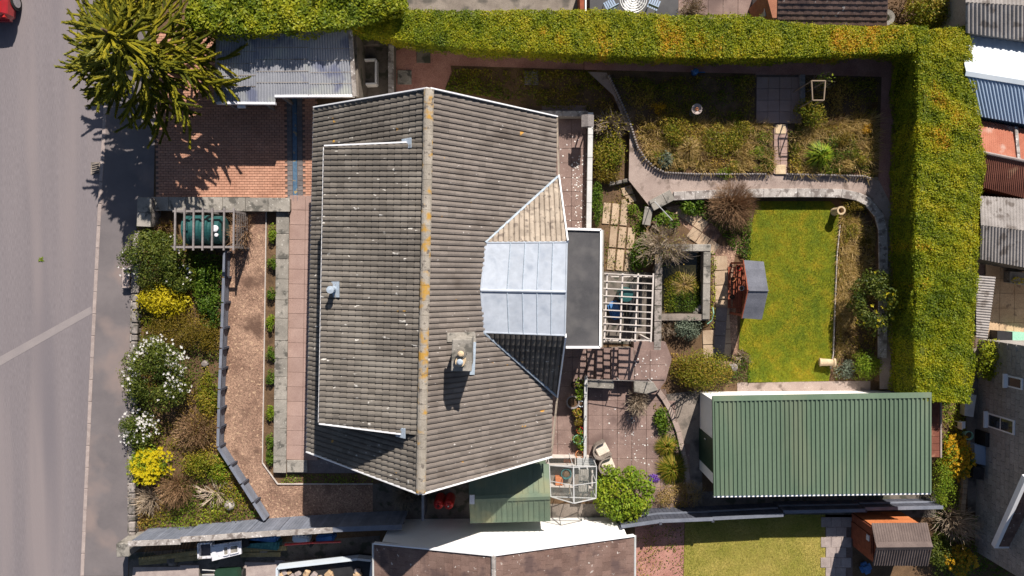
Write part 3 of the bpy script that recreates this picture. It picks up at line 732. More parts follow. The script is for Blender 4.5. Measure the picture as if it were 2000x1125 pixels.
for a, c in ((A1,C1),(A2,C2)): MB().tube([a + Vector((0,0,.04)), c + Vector((0,0,.04))], .05, 6).build('valley_strip', M['flashing'], house)
MB().hexa([B1+Vector((-.05,0,-2.3)), B2+Vector((-.05,0,-2.3)), B2+Vector((-.2,0,-2.3)), B1+Vector((-.2,0,-2.3))], [B1+Vector((-.05,0,-.06)), B2+Vector((-.05,0,-.06)), B2+Vector((-.2,0,-.06)), B1+Vector((-.2,0,-.06))]).build('dormer_front', M['render'], house)
a, c = B1.lerp(B2,.2) + Vector((-.04,0,-1.5)), B1.lerp(B2,.8) + Vector((-.04,0,-1.5))
MB().hexa([a, c, c-Vector((.1,0,0)), a-Vector((.1,0,0))], [a+Vector((0,0,1.1)), c+Vector((0,0,1.1)), c+Vector((-.1,0,1.1)), a+Vector((-.1,0,1.1))]).build('window', M['glass'], house)
lr_ = MB().poly([A1-Vector((0,0,.03)), A2-Vector((0,0,.03)), B2-Vector((0,0,.03)), B1-Vector((0,0,.03))]).build('lead_roof', M['felt'], house)
XS = [0, .325, .535, .72, .86, 1.0]; XS = [0,.31,.49,.66,.83,1.0]
for (e1_, e2_) in (((A1,B1),(Rm1,Rm2)), ((Rm1,Rm2),(A2,B2))):
    for i in range(5):
        p, q = XS[i] if i else 0, XS[i+1]
        g_ = .004
        a = e1_[0].lerp(e1_[1], p+g_); c = e1_[0].lerp(e1_[1], q-g_); d = e2_[0].lerp(e2_[1], q-g_); f = e2_[0].lerp(e2_[1], p+g_)
        MB().hexa([x + Vector((0,0,-.025)) for x in (a,f,d,c)], [x + Vector((0,0,.02)) for x in (a,f,d,c)]).build('lead_panel', M['lead'], lr_)
for i in range(1,5):
    for (s, t_) in (((A1,B1),(Rm1,Rm2)), ((Rm1,Rm2),(A2,B2))):
        MB().tube([s[0].lerp(s[1],XS[i])+Vector((0,0,.03)), t_[0].lerp(t_[1],XS[i])+Vector((0,0,.03))], .02, 5).build('batten_roll', M['flashing'], lr_)
MB().tube([Rm1+Vector((0,0,.03)), Rm2+Vector((0,0,.03))], .05, 8).build('ridge_roll', M['lead'], lr_)
for s, t_ in ((A1,B1),(A2,B2),(B1,Rm2),(Rm2,B2),(A1,Rm1),(Rm1,A2)):
    MB().tube([s+Vector((0,0,.01)), t_+Vector((0,0,.01))], .035, 6).build('edge_roll', M['lead'], lr_)
# chimney
zc = 7.15; q = [P(883,662,zc), P(922,663,zc), P(921,726,zc), P(881,725,zc)]
ch = MB().prism(ccw([Vector((p.x + (.05 if i in (0,3) else -.05), p.y + (-.05 if i < 2 else .05), 0)) for i, p in enumerate(q)]), 4.8, zc-.12).build('chimney', M['coping'], house)
bevel(MB().prism(ccw(q), zc-.12, zc).build('chimney_cap', M['coping'], ch), .02)
for (x, y, r_, hh) in ((901,690,.15,.34), (899,706,.15,.3)):
    c = P(x, y, zc+.2); c.z = zc
    MB().lathe(c, [(r_*1.1,0),(r_,.05),(r_*.85,hh*.8),(r_*1.0,hh*.82),(r_*1.0,hh),(r_*.6,hh),(r_*.6,hh*.6),(0,hh*.6)], 16).build('chimney_pot', M['claypot'] if y > 695 else M['coping'], ch, smooth=False)
    MB().lathe(c + Vector((0,.0,hh)), [(.09,0),(.1,.06),(.06,.1),(0,.11)], 12).build('pot_cowl', M['flashing'] if y > 695 else M['claypot'], ch)
fl = [on_plane(*p, pR + nR*.09, nR) for p in ((874,650),(928,648),(930,668),(874,668))]
MB().hexa([p - nR*.05 for p in fl[::-1]], fl[::-1]).build('chimney_flashing', M['coping'], ch)
fl = [on_plane(*p, pR + nR*.085, nR) for p in ((920,668),(930,668),(927,732),(918,732))]
MB().hexa([p - nR*.05 for p in fl[::-1]], fl[::-1]).build('chimney_flashing', M['flashing'], ch)
# roof vent on the front dormer
c = on_plane(653,565,dB,nD)
v_ = MB().hexa([c+Vector((-.2,-.25,-.1)), c+Vector((.2,-.25,.12)), c+Vector((.2,.25,.12)), c+Vector((-.2,.25,-.1))], [c+Vector((-.2,-.25,-.04)), c+Vector((.2,-.25,.19)), c+Vector((.2,.25,.19)), c+Vector((-.2,.25,-.04))]).build('vent_flashing', M['flashing'], house)
MB().lathe(c+Vector((0,0,-.05)), [(.1,0),(.09,.5),(.12,.51),(.12,.56),(0,.58)], 14).build('vent_pipe', M['flashing'], v_)
# flat roofed extension at the back
zf = 2.75; fq = [P(1108,447,zf), P(1174,449,zf), P(1172,678,zf), P(1105,678,zf)]
MB().prism(ccw([fq[0]+Vector((-.4,-.15,0)), fq[1]+Vector((-.15,-.15,0)), fq[2]+Vector((-.15,.15,0)), fq[3]+Vector((-.4,.15,0))]), 0, zf-.15).build('extension_wall', M['wall'], house)
fr = MB().prism(ccw(fq), zf-.15, zf).build('flat_roof', M['felt'], house)
for a, c in ((fq[0],fq[1]),(fq[1],fq[2]),(fq[2],fq[3])):
    MB().bar(a+Vector((0,0,.0)), c+Vector((0,0,.0)), .085, .14).build('roof_trim', M['white'], fr)
a = fq[1] + Vector((.08,0,-.12)); c = fq[2] + Vector((.08,0,-.12)); MB().bar(a, c, .08, .06).build('gutter', M['coping'], house)
# doors and windows on the ground floor walls
for t0, wd, z0, z1, mm in ((.06,.14,.9,2.1,'glass'),(.28,.14,.9,2.1,'glass'),(.5,.08,.1,2.1,'darkgreen'),(.66,.14,.9,2.1,'glass'),(.85,.1,.9,2.1,'glass')):
    a, c = xl_t.lerp(xl_b,t0), xl_t.lerp(xl_b,t0+wd)
    MB().hexa([Vector((p.x+dx,p.y,z0)) for p,dx in ((a,-.03),(c,-.03),(c,.05),(a,.05))], [Vector((p.x+dx,p.y,z1)) for p,dx in ((a,-.03),(c,-.03),(c,.05),(a,.05))]).build('door' if mm=='darkgreen' else 'window', M[mm], house)
# ------------------------------------------------------------------ carport and yard beside it
cp = thing('carport', 'grey corrugated plastic carport beside the monkey puzzle tree', 'carport', P(560,130,0))
zb, zf_ = 2.2, 1.85
def cq(x, y): return P(x, y, zb + (zf_-zb)*(y-60)/140)
xs = [(428,66,424,199), (501,64,497,200), (535,63,537,200), (603,61,606,187), (682,59,690,186)]
for i in range(4):
    a, c = xs[i], xs[i+1]
    yb0, yb1 = (200,200) if i < 2 else (187,187)
    lift = Vector((0,0,.006*(i % 2)))
    corrugated('roof_sheet', cq(a[0],a[1])+lift, cq(c[0]+1,c[1])+lift, cq(c[2]+1,yb1)+lift, cq(a[2],yb0)+lift, .095, .025, M['polycarb'], cp)
for y in (100,123,146,168):  # added strips on top stand for purlins showing through the sheet
    [MB().bar(cq(xa,yy)+Vector((0,0,.03)), cq(xb,yy-1)+Vector((0,0,.03)), .03, .01).build('purlin_line', M['fibre'], cp) for xa,xb,yy in ((432,500,y+2),(500,603,y-6),(606,686,y-4))]
MB().bar(cq(423,201)-Vector((0,0,.04)), cq(538,202)-Vector((0,0,.04)), .09, .16).build('fascia', M['puttywhite'], cp)
MB().bar(cq(537,188)-Vector((0,0,.04)), cq(692,187)-Vector((0,0,.04)), .09, .16).build('fascia', M['puttywhite'], cp)
MB().bar(cq(427,64)+Vector((0,0,.0)), cq(422,200)+Vector((0,0,0)), .13, .1).build('fascia', M['coping'], cp)
MB().bar(cq(684,56)+Vector((0,0,.0)), cq(693,188)+Vector((0,0,0)), .15, .12).build('fascia', M['whitecoping'], cp)
a, c = cq(684,56), cq(693,188)
MB().prism(ccw([Vector((a.x-.02,a.y,0)), Vector((a.x+.13,a.y,0)), Vector((c.x+.13,c.y,0)), Vector((c.x-.02,c.y,0))]), 0, 1.78).build('side_wall', M['darkconcrete'], cp)
a, c = cq(428,66), cq(684,58)
MB().prism(ccw([Vector((a.x,a.y-.15,0)), Vector((a.x,a.y-.02,0)), Vector((c.x,c.y-.02,0)), Vector((c.x,c.y-.15,0))]), 0, 2.08).build('back_wall', M['darkconcrete'], cp)
for x, y in ((426,197),(537,186),(500,197)):
    p = cq(x,y) + Vector((.05,.12,0)); MB().box((p.x,p.y,0), (.1,.1,p.z-.05)).build('post', M['greytimber'], cp)
p = P(472,208,1.65)
MB().box((p.x,p.y,1.6), (.3,.12,.1)).build('lamp', M['puttywhite'], cp)
yd = tag(MB().prism(ccw(PW([(694,80),(772,80),(772,200),(694,200)],.02)), 0, .02).build('yard', M['darkconcrete']), kind='structure')
t = thing('yard_wall', 'low concrete wall round the small dark yard', 'wall', P(765,140,0))
MB().prism(ccw(PW([(759,82),(768,82),(768,192),(759,192)],.7)), 0, .65).build('wall_core', M['darkconcrete'], t)
strip('coping_slab', [(763.5,80),(763.5,194)], 11, .65, .72, .8, .012, M['whitecoping'], t, jit=.1)
strip('coping_slab', [(694,83),(757,82)], 10, .5, .57, .8, .012, M['darkconcrete'], t, jit=.1)
MB().prism(ccw(PW([(694,81),(757,80),(757,85),(694,86)],.5)), 0, .5).build('wall_core', M['darkconcrete'], t)
t = thing('stone_trough', 'white-rimmed rectangular trough with dark soil in the small yard', 'trough', P(722,140,.02))
q = [P(710,117,.45), P(734,116,.45), P(734,163,.45), P(711,164,.45)]
for i in range(4): MB().bar(q[i]-Vector((0,0,.2)), q[(i+1)%4]-Vector((0,0,.2)), .07, .42).build('side', M['white'], t)
MB().prism(ccw(q), .05, .28).build('soil', M['darkconcrete'], t)
def cover(lab, x, y, s, m, rnd_=True):
    t = thing('inspection_cover', lab, 'manhole cover', P(x,y,.03))
    c = P(x,y,.06); bevel(MB().box((c.x,c.y,.0),(s,s,.07)).build('frame', m, t), .01)
    if rnd_: MB().lathe((c.x,c.y,.07), [(s*.36,0),(s*.36,.015),(s*.3,.02),(0,.02)], 20).build('lid', m, t)
cover('square buff cover with a round lid beside the yard wall', 790,151, .56, M['coping'])
cover('plain grey square cover beneath the hedge end', 827,109, .56, M['darkconcrete'], False)
t = thing('stepping_slab', 'square slab with pale round stains in the shaded bed', 'slab', P(1038,152,.02))
c = P(1038,152,.05); bevel(MB().box((c.x,c.y,0),(.56,.56,.06)).build('slab', M['greyslab'], t), .01)
for dx, dy in ((.1,.13),(-.12,-.1)): MB().lathe((c.x+dx,c.y+dy,.06), [(.12,0),(.12,.02),(.09,.025),(0,.02)], 16).build('stone_disc', M['coping'], t)

# ------------------------------------------------------------------ oil tank in its slatted frame
ft = thing('slatted_frame', 'open grey timber frame of slats over the oil tank', 'pergola', P(400,450,0))
zt = 1.55
for x in (341.5,359.5,377.5,395.5,414,437,456):
    MB().bar(P(x+1,406,zt+.05), P(x,489,zt+.05), .06, .06).build('slat', M['greytimber'], ft)
for y in (412.5,482.5):
    MB().bar(P(338,y,zt-.03), P(459,y,zt-.03), .08, .09).build('rail', M['greytimber'], ft)
for x in (343,400,455):
    for y in (412.5,482.5):
        p = P(x,y,zt); MB().box((p.x,p.y,0),(.08,.08,zt-.08)).build('post', M['greytimber'], ft)
for i in range(6):   # trellis at the path end
    z = .25 + i*.2; a, c = P(457,412.5,zt), P(457,482.5,zt)
    MB().bar(Vector((a.x,a.y,z)), Vector((c.x,c.y,z)), .015, .04).build('trellis_lath', M['greytimber'], ft)
for i in range(7):
    a, c = P(457,412.5,zt), P(457,482.5,zt); p = a.lerp(c,(i+.5)/7)
    MB().bar(Vector((p.x-.02,p.y,.1)), Vector((p.x-.02,p.y,1.45)), .015, .04).build('trellis_lath', M['greytimber'], ft)
tk = thing('oil_tank', 'dark green ribbed plastic oil tank inside the slatted frame', 'tank', P(400,450,0))
c = P(400,449,.9); b = MB(); L = 1.55
for i in range(2): MB().box((c.x + (-.45 if i else .45), c.y, 0), (.25,.9,.3)).build('support', M['concrete'], tk)
prof = [(.0,-L/2),(.42,-L/2),(.56,-L/2+.06),(.56,-L/2+.25),(.51,-L/2+.27),(.51,-L/2+.36),(.58,-L/2+.4),(.58,-L/2+.72),(.51,-L/2+.76),(.51,-L/2+.84),(.58,-L/2+.88),(.58,-L/2+1.02),(.5,-L/2+1.06),(.5,-L/2+1.14),(.55,-L/2+1.18),(.55,L/2-.06),(.42,L/2),(0,L/2)]
MB().lathe((c.x,c.y,.83), prof, 28, ax='x').build('tank_body', M['tank'], tk, smooth=False)
MB().box((c.x-.55,c.y+.1,1.36),(.2,.3,.05)).build('handle', M['tank'], tk)
MB().lathe((c.x+.62,c.y+.02,1.36), [(.13,0),(.13,.08),(.09,.1),(0,.1)], 16).build('filler_cap', M['puttywhite'], tk)
MB().lathe((c.x+.66,c.y-.22,1.32), [(.07,0),(.07,.08),(0,.09)], 12).build('vent_cap', M['puttywhite'], tk)

# ------------------------------------------------------------------ low slate fence of the front bed
fn = thing('low_fence', 'low slate-blue board fence between front shrubs and gravel path', 'fence', P(440,700,0))
line = [(440,492),(435,640),(430,760),(427,872),(519,1016)]
for (x0,y0),(x1,y1) in zip(line, line[1:]):
    a, c = P(x0,y0,.5), P(x1,y1,.5); n = max(1, round((c-a).length/.9))
    for i in range(n):
        p, q = a.lerp(c,i/n), a.lerp(c,(i+1)/n); d = (q-p).normalized()*.03
        for z in (.12,.3,.47):
            MB().bar(Vector((p.x,p.y,z))+d, Vector((q.x,q.y,z))-d, .035, .165).build('board', M['slate'], fn)
        MB().box((p.x+.06,p.y,0),(.085,.085,.58)).build('post', M['slatedark'], fn)
        MB().bar(Vector((p.x,p.y,.57))+d, Vector((q.x,q.y,.57))-d, .11, .03).build('capping', M['slate'], fn)

# ------------------------------------------------------------------ fence along the lower boundary (left run)
bf = thing('boundary_fence', 'slate-blue vertical board fence with stone-grey capping below the front garden', 'fence', P(500,1040,0))
caps = [(250,1062,352,1058,.0),(352,1054,418,1050,.05),(418,1050,478,1045,.1),(478,1046,540,1041,.15),(540,1042,650,1035,.2),(650,1034,785,1029,.2)]
for k,(x0,y0,x1,y1,dz) in enumerate(caps):
    z = 1.55 + dz; a, c = P(x0,y0,z), P(x1,y1,z)
    n = max(1, int((c-a).length/.13))
    pr = None
    for i in range(n):
        p, q = a.lerp(c,i/n), a.lerp(c,(i+1)/n); d = (q-p)
        MB().hexa([Vector((p.x,p.y+.0,0))+d*.04, Vector((q.x,q.y,0))-d*.04, Vector((q.x,q.y+.022,0))-d*.04, Vector((p.x,p.y+.022,0))+d*.04],
                  [Vector((p.x,p.y,z-.06))+d*.04, Vector((q.x,q.y,z-.06))-d*.04, Vector((q.x,q.y+.022,z-.06))-d*.04, Vector((p.x,p.y+.022,z-.06))+d*.04]).build('board', M['slate'], bf)
    MB().bar(a+Vector((0,-.01,-.03)), c+Vector((0,-.01,-.03)), .2, .06).build('capping', M['whitecoping'] if k < 5 else M['slate'], bf)
    for zz in (.4,1.2): MB().bar(Vector((a.x,a.y-.05,zz)), Vector((c.x,c.y-.05,zz)), .05, .08).build('rail', M['slatedark'], bf)
    MB().box((a.x,a.y-.08,0),(.1,.1,z-.07)).build('post', M['slatedark'], bf)
gpil = thing('gate_pillar', 'squat concrete pillar at the pavement end of the slate fence', 'pillar', P(240,1072,0))
bevel(MB().prism(ccw(PW([(226,1062),(252,1060),(252,1088),(227,1089)],1.2)), 0, 1.2).build('shaft', M['coping'], gpil), .03)

# fence along the lower boundary (right run)
bf = thing('boundary_fence', 'dark slate fence with stepped top behind the green-roofed garage', 'fence', P(1500,1000,0))
runs = [(1213,1028,1290,1017,1.35),(1290,1017,1392,1013,1.35),(1392,1012,1530,1005,1.3),(1530,999,1690,996,1.1),(1690,993,1842,990,.95)]
for (x0,y0,x1,y1,z) in runs:
    a, c = P(x0,y0,z), P(x1,y1,z); n = max(1, int((c-a).length/.15))
    for i in range(n):
        p, q = a.lerp(c,i/n), a.lerp(c,(i+1)/n); d = (q-p)
        MB().hexa([Vector((p.x,p.y,0))+d*.03, Vector((q.x,q.y,0))-d*.03, Vector((q.x,q.y+.025,0))-d*.03, Vector((p.x,p.y+.025,0))+d*.03],
                  [Vector((p.x,p.y,z-.03))+d*.03, Vector((q.x,q.y,z-.03))-d*.03, Vector((q.x,q.y+.025,z-.03))-d*.03, Vector((p.x,p.y+.025,z-.03))+d*.03]).build('board', M['slatedark'], bf)
    MB().bar(a+Vector((0,-.02,-.01)), c+Vector((0,-.02,-.01)), .13, .04).build('capping', M['slate'], bf)
    MB().box((a.x,a.y-.1,0),(.1,.1,z+.05)).build('post', M['slatedark'], bf)
    MB().bar(Vector((a.x,a.y+.06,z*.55)), Vector((c.x,c.y+.06,z*.55)), .05, .08).build('rail', M['slate'], bf)

# ------------------------------------------------------------------ metal shed, greenhouse, cold frame
sh = thing('garden_shed', 'olive green metal shed with ridge cap beside the greenhouse', 'shed', P(1000,960,0))
zr, ze = 2.35, 1.95
sT = [P(916,906,ze), P(1072,906,ze)]; sR = [P(917,975,zr), P(1075,969,zr)]; sB = [P(919.5,1022,ze), P(1075,1018,ze)]
MB().prism(ccw([sT[0]+Vector((.1,-.1,0)), sT[1]+Vector((-.1,-.1,0)), sB[1]+Vector((-.1,.1,0)), sB[0]+Vector((.1,.1,0))]), 0, ze-.04).build('wall', M['olivemetal'], sh)
for s0, s1 in ((sT, sR), (sR, sB)):
    for i in range(15):
        t0, t1 = i/15, (i+1)/15
        a, c, d, e = s0[0].lerp(s0[1],t0), s0[0].lerp(s0[1],t1), s1[0].lerp(s1[1],t1), s1[0].lerp(s1[1],t0)
        o = MB()
        g_ = (c-a)*.04
        o.hexa([x-Vector((0,0,.02)) for x in (e,d,c,a)], [e+g_, d-g_, c-g_, a+g_])
        o.build('roof_panel', M['olivemetal'], sh)
        o2 = MB().bar(a+Vector((0,0,.012)), e+Vector((0,0,.012)), .028, .035).build('seam', M['olivemetal'], sh)
for s in (-1,1):
    off = Vector((0, s*.13, -.035))
    MB().hexa([sR[0]-Vector((0,0,.0)), sR[1], sR[1]+off, sR[0]+off], [sR[0]+Vector((0,0,.035)), sR[1]+Vector((0,0,.035)), sR[1]+off+Vector((0,0,.03)), sR[0]+off+Vector((0,0,.03))]).build('ridge_cap', M['olivemetal'], sh)
p = sR[0] + Vector((.1,0,.02)); MB().box((p.x,p.y,p.z-.02),(.18,.34,.06)).build('cap_end', M['puttywhite'], sh)
gh = thing('greenhouse', 'small white-framed glass greenhouse beside the round evergreen bush', 'greenhouse', P(1118,945,0))
zg, ze = 2.0, 1.55
g0, g1 = P(1120,913,zg), P(1121,983,zg); l0, l1 = P(1073,909,ze), P(1076,970,ze); r0, r1 = P(1165,911,ze), P(1164,973,ze)
def gl(a, c, d, e, nm='pane'):
    n = (c-a).cross(e-a).normalized()*.004
    return MB().hexa([a-n,c-n,d-n,e-n],[a+n,c+n,d+n,e+n]).build(nm, M['clear'], gh)
def bar_(a, c, w_=.04, nm='glazing_bar'): return MB().bar(a, c, w_*.65, w_*.65).build(nm, M['alu'], gh)
gr = lambda p: Vector((p.x, p.y, 0.02))
for s0, s1 in ((l0,l1),(r0,r1)):
    for i in range(2):
        a, c = s0.lerp(s1,i/2+.01), s0.lerp(s1,(i+1)/2-.01); d, e = g0.lerp(g1,(i+1)/2-.01), g0.lerp(g1,i/2+.01)
        gl(a, c, d, e); bar_(s0.lerp(s1,i/2), g0.lerp(g1,i/2)); gl(gr(a)+Vector((0,0,.3)), gr(c)+Vector((0,0,.3)), c, a)
        bar_(gr(s0.lerp(s1,i/2)), s0.lerp(s1,i/2))
    bar_(s1, g1, .05); bar_(s0, s1, .05, 'eave_bar'); bar_(gr(s1), s1, .05); 
    MB().bar(gr(s0)+Vector((0,0,.13)), gr(s1)+Vector((0,0,.13)), .06, .3).build('base_wall', M['cream'], gh)
bar_(g0, g1, .07, 'ridge_bar'); 
for l_, r_, g_ in ((l0,r0,g0),(l1,r1,g1)):
    bar_(l_, r_, .05, 'tie_bar'); gl(gr(l_)+Vector((0,0,.3)), gr(r_)+Vector((0,0,.3)), r_, l_)
    bar_(gr(g_), g_, .035); n = Vector((0,.004,0))
    MB().add([l_-n, r_-n, g_-n, l_+n, r_+n, g_+n], [[0,1,2],[5,4,3]]).build('pane', M['clear'], gh)
    MB().bar(gr(l_)+Vector((0,0,.13)), gr(r_)+Vector((0,0,.13)), .06, .3).build('base_wall', M['cream'], gh)
sheet('greenhouse_floor', [(1074,905),(1164,905),(1162,968),(1078,968)], .03, M['concrete'])
t = thing('plant_staging', 'grey slatted staging bench inside the greenhouse', 'staging', P(1140,940,0))
for i in range(5):
    x = 1132 + i*4; MB().bar(P(x,917,.8), P(x,960,.8), .07, .03).build('slat', M['coping'], t)
for x, y in ((1132,918),(1148,918),(1132,959),(1148,959)):
    p = P(x,y,.8); MB().box((p.x,p.y,0),(.05,.05,.79)).build('leg', M['alu'], t)
def pot(label, x, y, r_, h, m='terracotta', plant=None, n=60, leaf=.1, z=0.02, ph=.25, name='plant_pot', soil=True):
    c = P(x, y, z+h); c.z = z
    t = thing(name, label, 'pot', c)
    MB().lathe(c, [(r_*.7,0),(r_*.95,h*.8),(r_*1.08,h*.82),(r_*1.08,h),(r_*.9,h),(r_*.85,h*.7),(0,h*.7)], 18).build('pot', M[m], t)
    MB().lathe(c+Vector((0,0,h*.72)), [(r_*.84,0),(r_*.6,.02),(0,.03)], 14).build('soil', M['soil'], t)
    if plant:
        q = dome((c.x,c.y,z+h*.8), r_*1.25, r_*1.25, ph, n, 0)
        leaves('foliage', M[plant], q, leaf, t, aspect=.5)
    return t
pot('round teal tub under the greenhouse glass', 1106,926,.2,.3,'tealtarp',None,z=.03)
t = thing('wood_box', 'small orange timber box under the greenhouse glass', 'box', P(1092,940,.03))
c = P(1092,940,.3); bevel(MB().box((c.x,c.y,.03),(.3,.35,.28)).build('box', M['orangewood'], t), .01)
t = thing('cane_bundle', 'pale yellow cane standing under the greenhouse glass', 'cane', P(1110,945,.03))
MB().tube([P(1100,945,.05), P(1113,942,.8)], .015, 6).build('cane', M['claypot'], t); MB().tube([P(1113,965,.05), P(1112,945,.8)], .015, 6).build('cane', M['claypot'], t)
cf = thing('cold_frame', 'open pale timber cold frame above the greenhouse', 'cold frame', P(1095,902,0))
q = [P(1067,894,.5), P(1124,894,.5), P(1124,909,.5), P(1067,909,.5)]
for i in range(4): MB().bar(q[i]-Vector((0,0,.2)), q[(i+1)%4]-Vector((0,0,.2)), .04, .4).build('side', M['cream'], cf)
for i in range(4): MB().bar(P(1103+i*5,896,.22), P(1103+i*5,907,.22), .09, .02).build('board', M['orangewood'], cf)
MB().prism(ccw(q), .02, .14).build('soil', M['soil'], cf)
t = thing('step_box', 'grey slatted box between cold frame and white rail', 'box', P(1145,902,0))
for i in range(4): MB().bar(P(1127,896+i*4,.4), P(1163,897+i*4,.4), .07, .06).build('slat', M['alu'], t)
MB().prism(ccw(PW([(1128,896),(1162,896),(1162,909),(1128,909)],.35)), 0, .35).build('box', M['coping'], t)

# gas bottles and side passage
for i,(x,lab) in enumerate(((856,'left red gas bottle with dark cap under the gable'),(876,'right red gas bottle with white valve under the gable'))):
    c = P(x,987,1.0); c.z = 0
    t = thing('gas_bottle', lab, 'gas bottle', c, 'gas bottles under the gable')
    MB().lathe(c, [(.17,0),(.2,.05),(.2,.85),(.17,.97),(.09,1.03),(0,1.04)], 20).build('cylinder', M['redplastic'], t)
    MB().lathe(c+Vector((0,0,1.03)), [(.1,0),(.1,.09),(.08,.09),(.08,.02),(0,.02)], 14).build('collar', M['redplastic'], t)
    MB().lathe(c+Vector((0,0,1.05)), [(.03,0),(.03,.1),(0,.1)], 8).build('valve', M['alu'] if i else M['black'], t)
sheet('side_passage', [(728,945),(918,930),(918,1016),(728,1018)], .02, M['darkconcrete'])
t = thing('passage_fence', 'short dark timber fence panel end-on below the gable peak', 'fence', P(826,990,0))
for i in range(5):
    a, c = P(826,962+i*11,1.2), P(826,972+i*11,1.2); MB().prism(ccw([a+Vector((-.03,0,0)),a+Vector((.03,0,0)),c+Vector((.03,0,0)),c+Vector((-.03,0,0))]), 0, 1.2).build('board', M['slatedark'], t)
MB().bar(P(826,960,1.22), P(826,1016,1.22), .1, .05).build('capping', M['slate'], t)
sheet('back_passage', [(1072,984),(1215,984),(1215,1030),(1072,1016)], .015, M['concrete'])

# ------------------------------------------------------------------ garage
ga = thing('garage', 'white garage with ribbed dark green metal roof', 'garage', P(1600,860,0))
zt, zl = 2.55, 2.25
gT = [P(1391,775,zt), P(1818,768,zt)]; gB = [P(1394,968,zl), P(1818,962,zl)]
w0 = [P(1367,765,0), P(1757,756,0)]
wq = [w0[0], Vector((gT[1].x-.15, w0[0].y+.05, 0)), Vector((gB[1].x-.15, gB[1].y+.35, 0)), P(1370,914,0)]
wq[0] = Vector((wq[0].x, wq[0].y, 0)); wq[3] = Vector((wq[0].x, gB[0].y+.35, 0))
MB().prism(ccw(wq), 0, zl-.05).build('wall', M['render'], ga)
MB().hexa([Vector((p.x,p.y,zl-.05)) for p in wq], [Vector((wq[0].x,wq[0].y,zt-.06)), Vector((wq[1].x,wq[1].y,zt-.06)), Vector((wq[2].x,wq[2].y,zl-.04)), Vector((wq[3].x,wq[3].y,zl-.04))]).build('wall_head', M['render'], ga)
for i in range(10):
    a, c = gT[0].lerp(gT[1],i/10), gT[0].lerp(gT[1],(i+1)/10+.001); d, e = gB[0].lerp(gB[1],(i+1)/10+.001), gB[0].lerp(gB[1],i/10)
    z = Vector((0,0,.004*(i%2))); corrugated('roof_sheet', a+z, c+z, d+z, e+z, (c-a).length/5, .045, M['greenmetal'], ga, trap=True)
MB().bar(gT[0]+Vector((0,-.06,.03)), gT[1]+Vector((0,-.06,.03)), .2, .05).build('roof_flashing', M['greenmetal'], ga)
MB().bar(gT[0]+Vector((.02,0,.02)), gB[0]+Vector((.02,0,.02)), .06, .1).build('roof_flashing', M['greenmetal'], ga)
MB().bar(gB[0]+Vector((0,-.04,-.05)), gB[1]+Vector((0,-.04,-.05)), .07, .07).build('gutter', M['white'], ga)
x = wq[0].x - .03; ya, yb = P(1370,846,.9).y, P(1370,908,.9).y
dr_ = MB().hexa([Vector((x,ya,0.02)), Vector((x,yb,0.02)), Vector((x+.08,yb,0.02)), Vector((x+.08,ya,0.02))], [Vector((x,ya,1.95)), Vector((x,yb,1.95)), Vector((x+.08,yb,1.95)), Vector((x+.08,ya,1.95))]).build('door', M['darkgreen'], ga)
MB().tube([Vector((x-.04,ya-.2,.95)), Vector((x-.04,ya-.2,1.1))], .02, 6).build('handle', M['alu'], dr_)
for xa, xb in ((1458,1540),(1613,1698)):
    pa, pb = P(xa,768,1.6).x, P(xb,768,1.6).x; y = wq[0].y + .03
    y2 = lambda X: y + .05*(X-wq[0].x)/(wq[1].x-wq[0].x)
    wn = MB().hexa([Vector((pa,y2(pa)-.06,1.2)),Vector((pb,y2(pb)-.06,1.2)),Vector((pb,y2(pb),1.2)),Vector((pa,y2(pa),1.2))],[Vector((pa,y2(pa)-.06,1.95)),Vector((pb,y2(pb)-.06,1.95)),Vector((pb,y2(pb),1.95)),Vector((pa,y2(pa),1.95))]).build('window', M['glass'], ga)
    MB().bar(Vector((pa-.05,y2(pa)+.02,1.17)), Vector((pb+.05,y2(pb)+.02,1.17)), .1, .05).build('window_sill', M['white'], wn)
t = thing('wood_store', 'rust-red board lean-to against the far end of the garage', 'lean-to', P(1800,830,0))
for i in range(9):
    a, c = P(1818,772+i*13.5,1.5), P(1837,772+i*13.5,1.3); d = P(1837,784.8+i*13.5,1.3); e = P(1818,784.8+i*13.5,1.5)
    MB().hexa([v-Vector((0,0,.03)) for v in (a,e,d,c)], [a,e,d,c]).build('board', M['rustdark'], t)
a, d = P(1837,772,1.3), P(1837,893,1.3)
MB().prism(ccw([a+Vector((-.12,0,0)),a+Vector((-.04,0,0)),d+Vector((-.04,0,0)),d+Vector((-.12,0,0))]), 0, 1.25).build('side', M['redwood'], t)
MB().bar(a+Vector((-.01,0,.02)), d+Vector((-.01,0,.02)), .06, .08).build('edge_trim', M['kerb'], t)

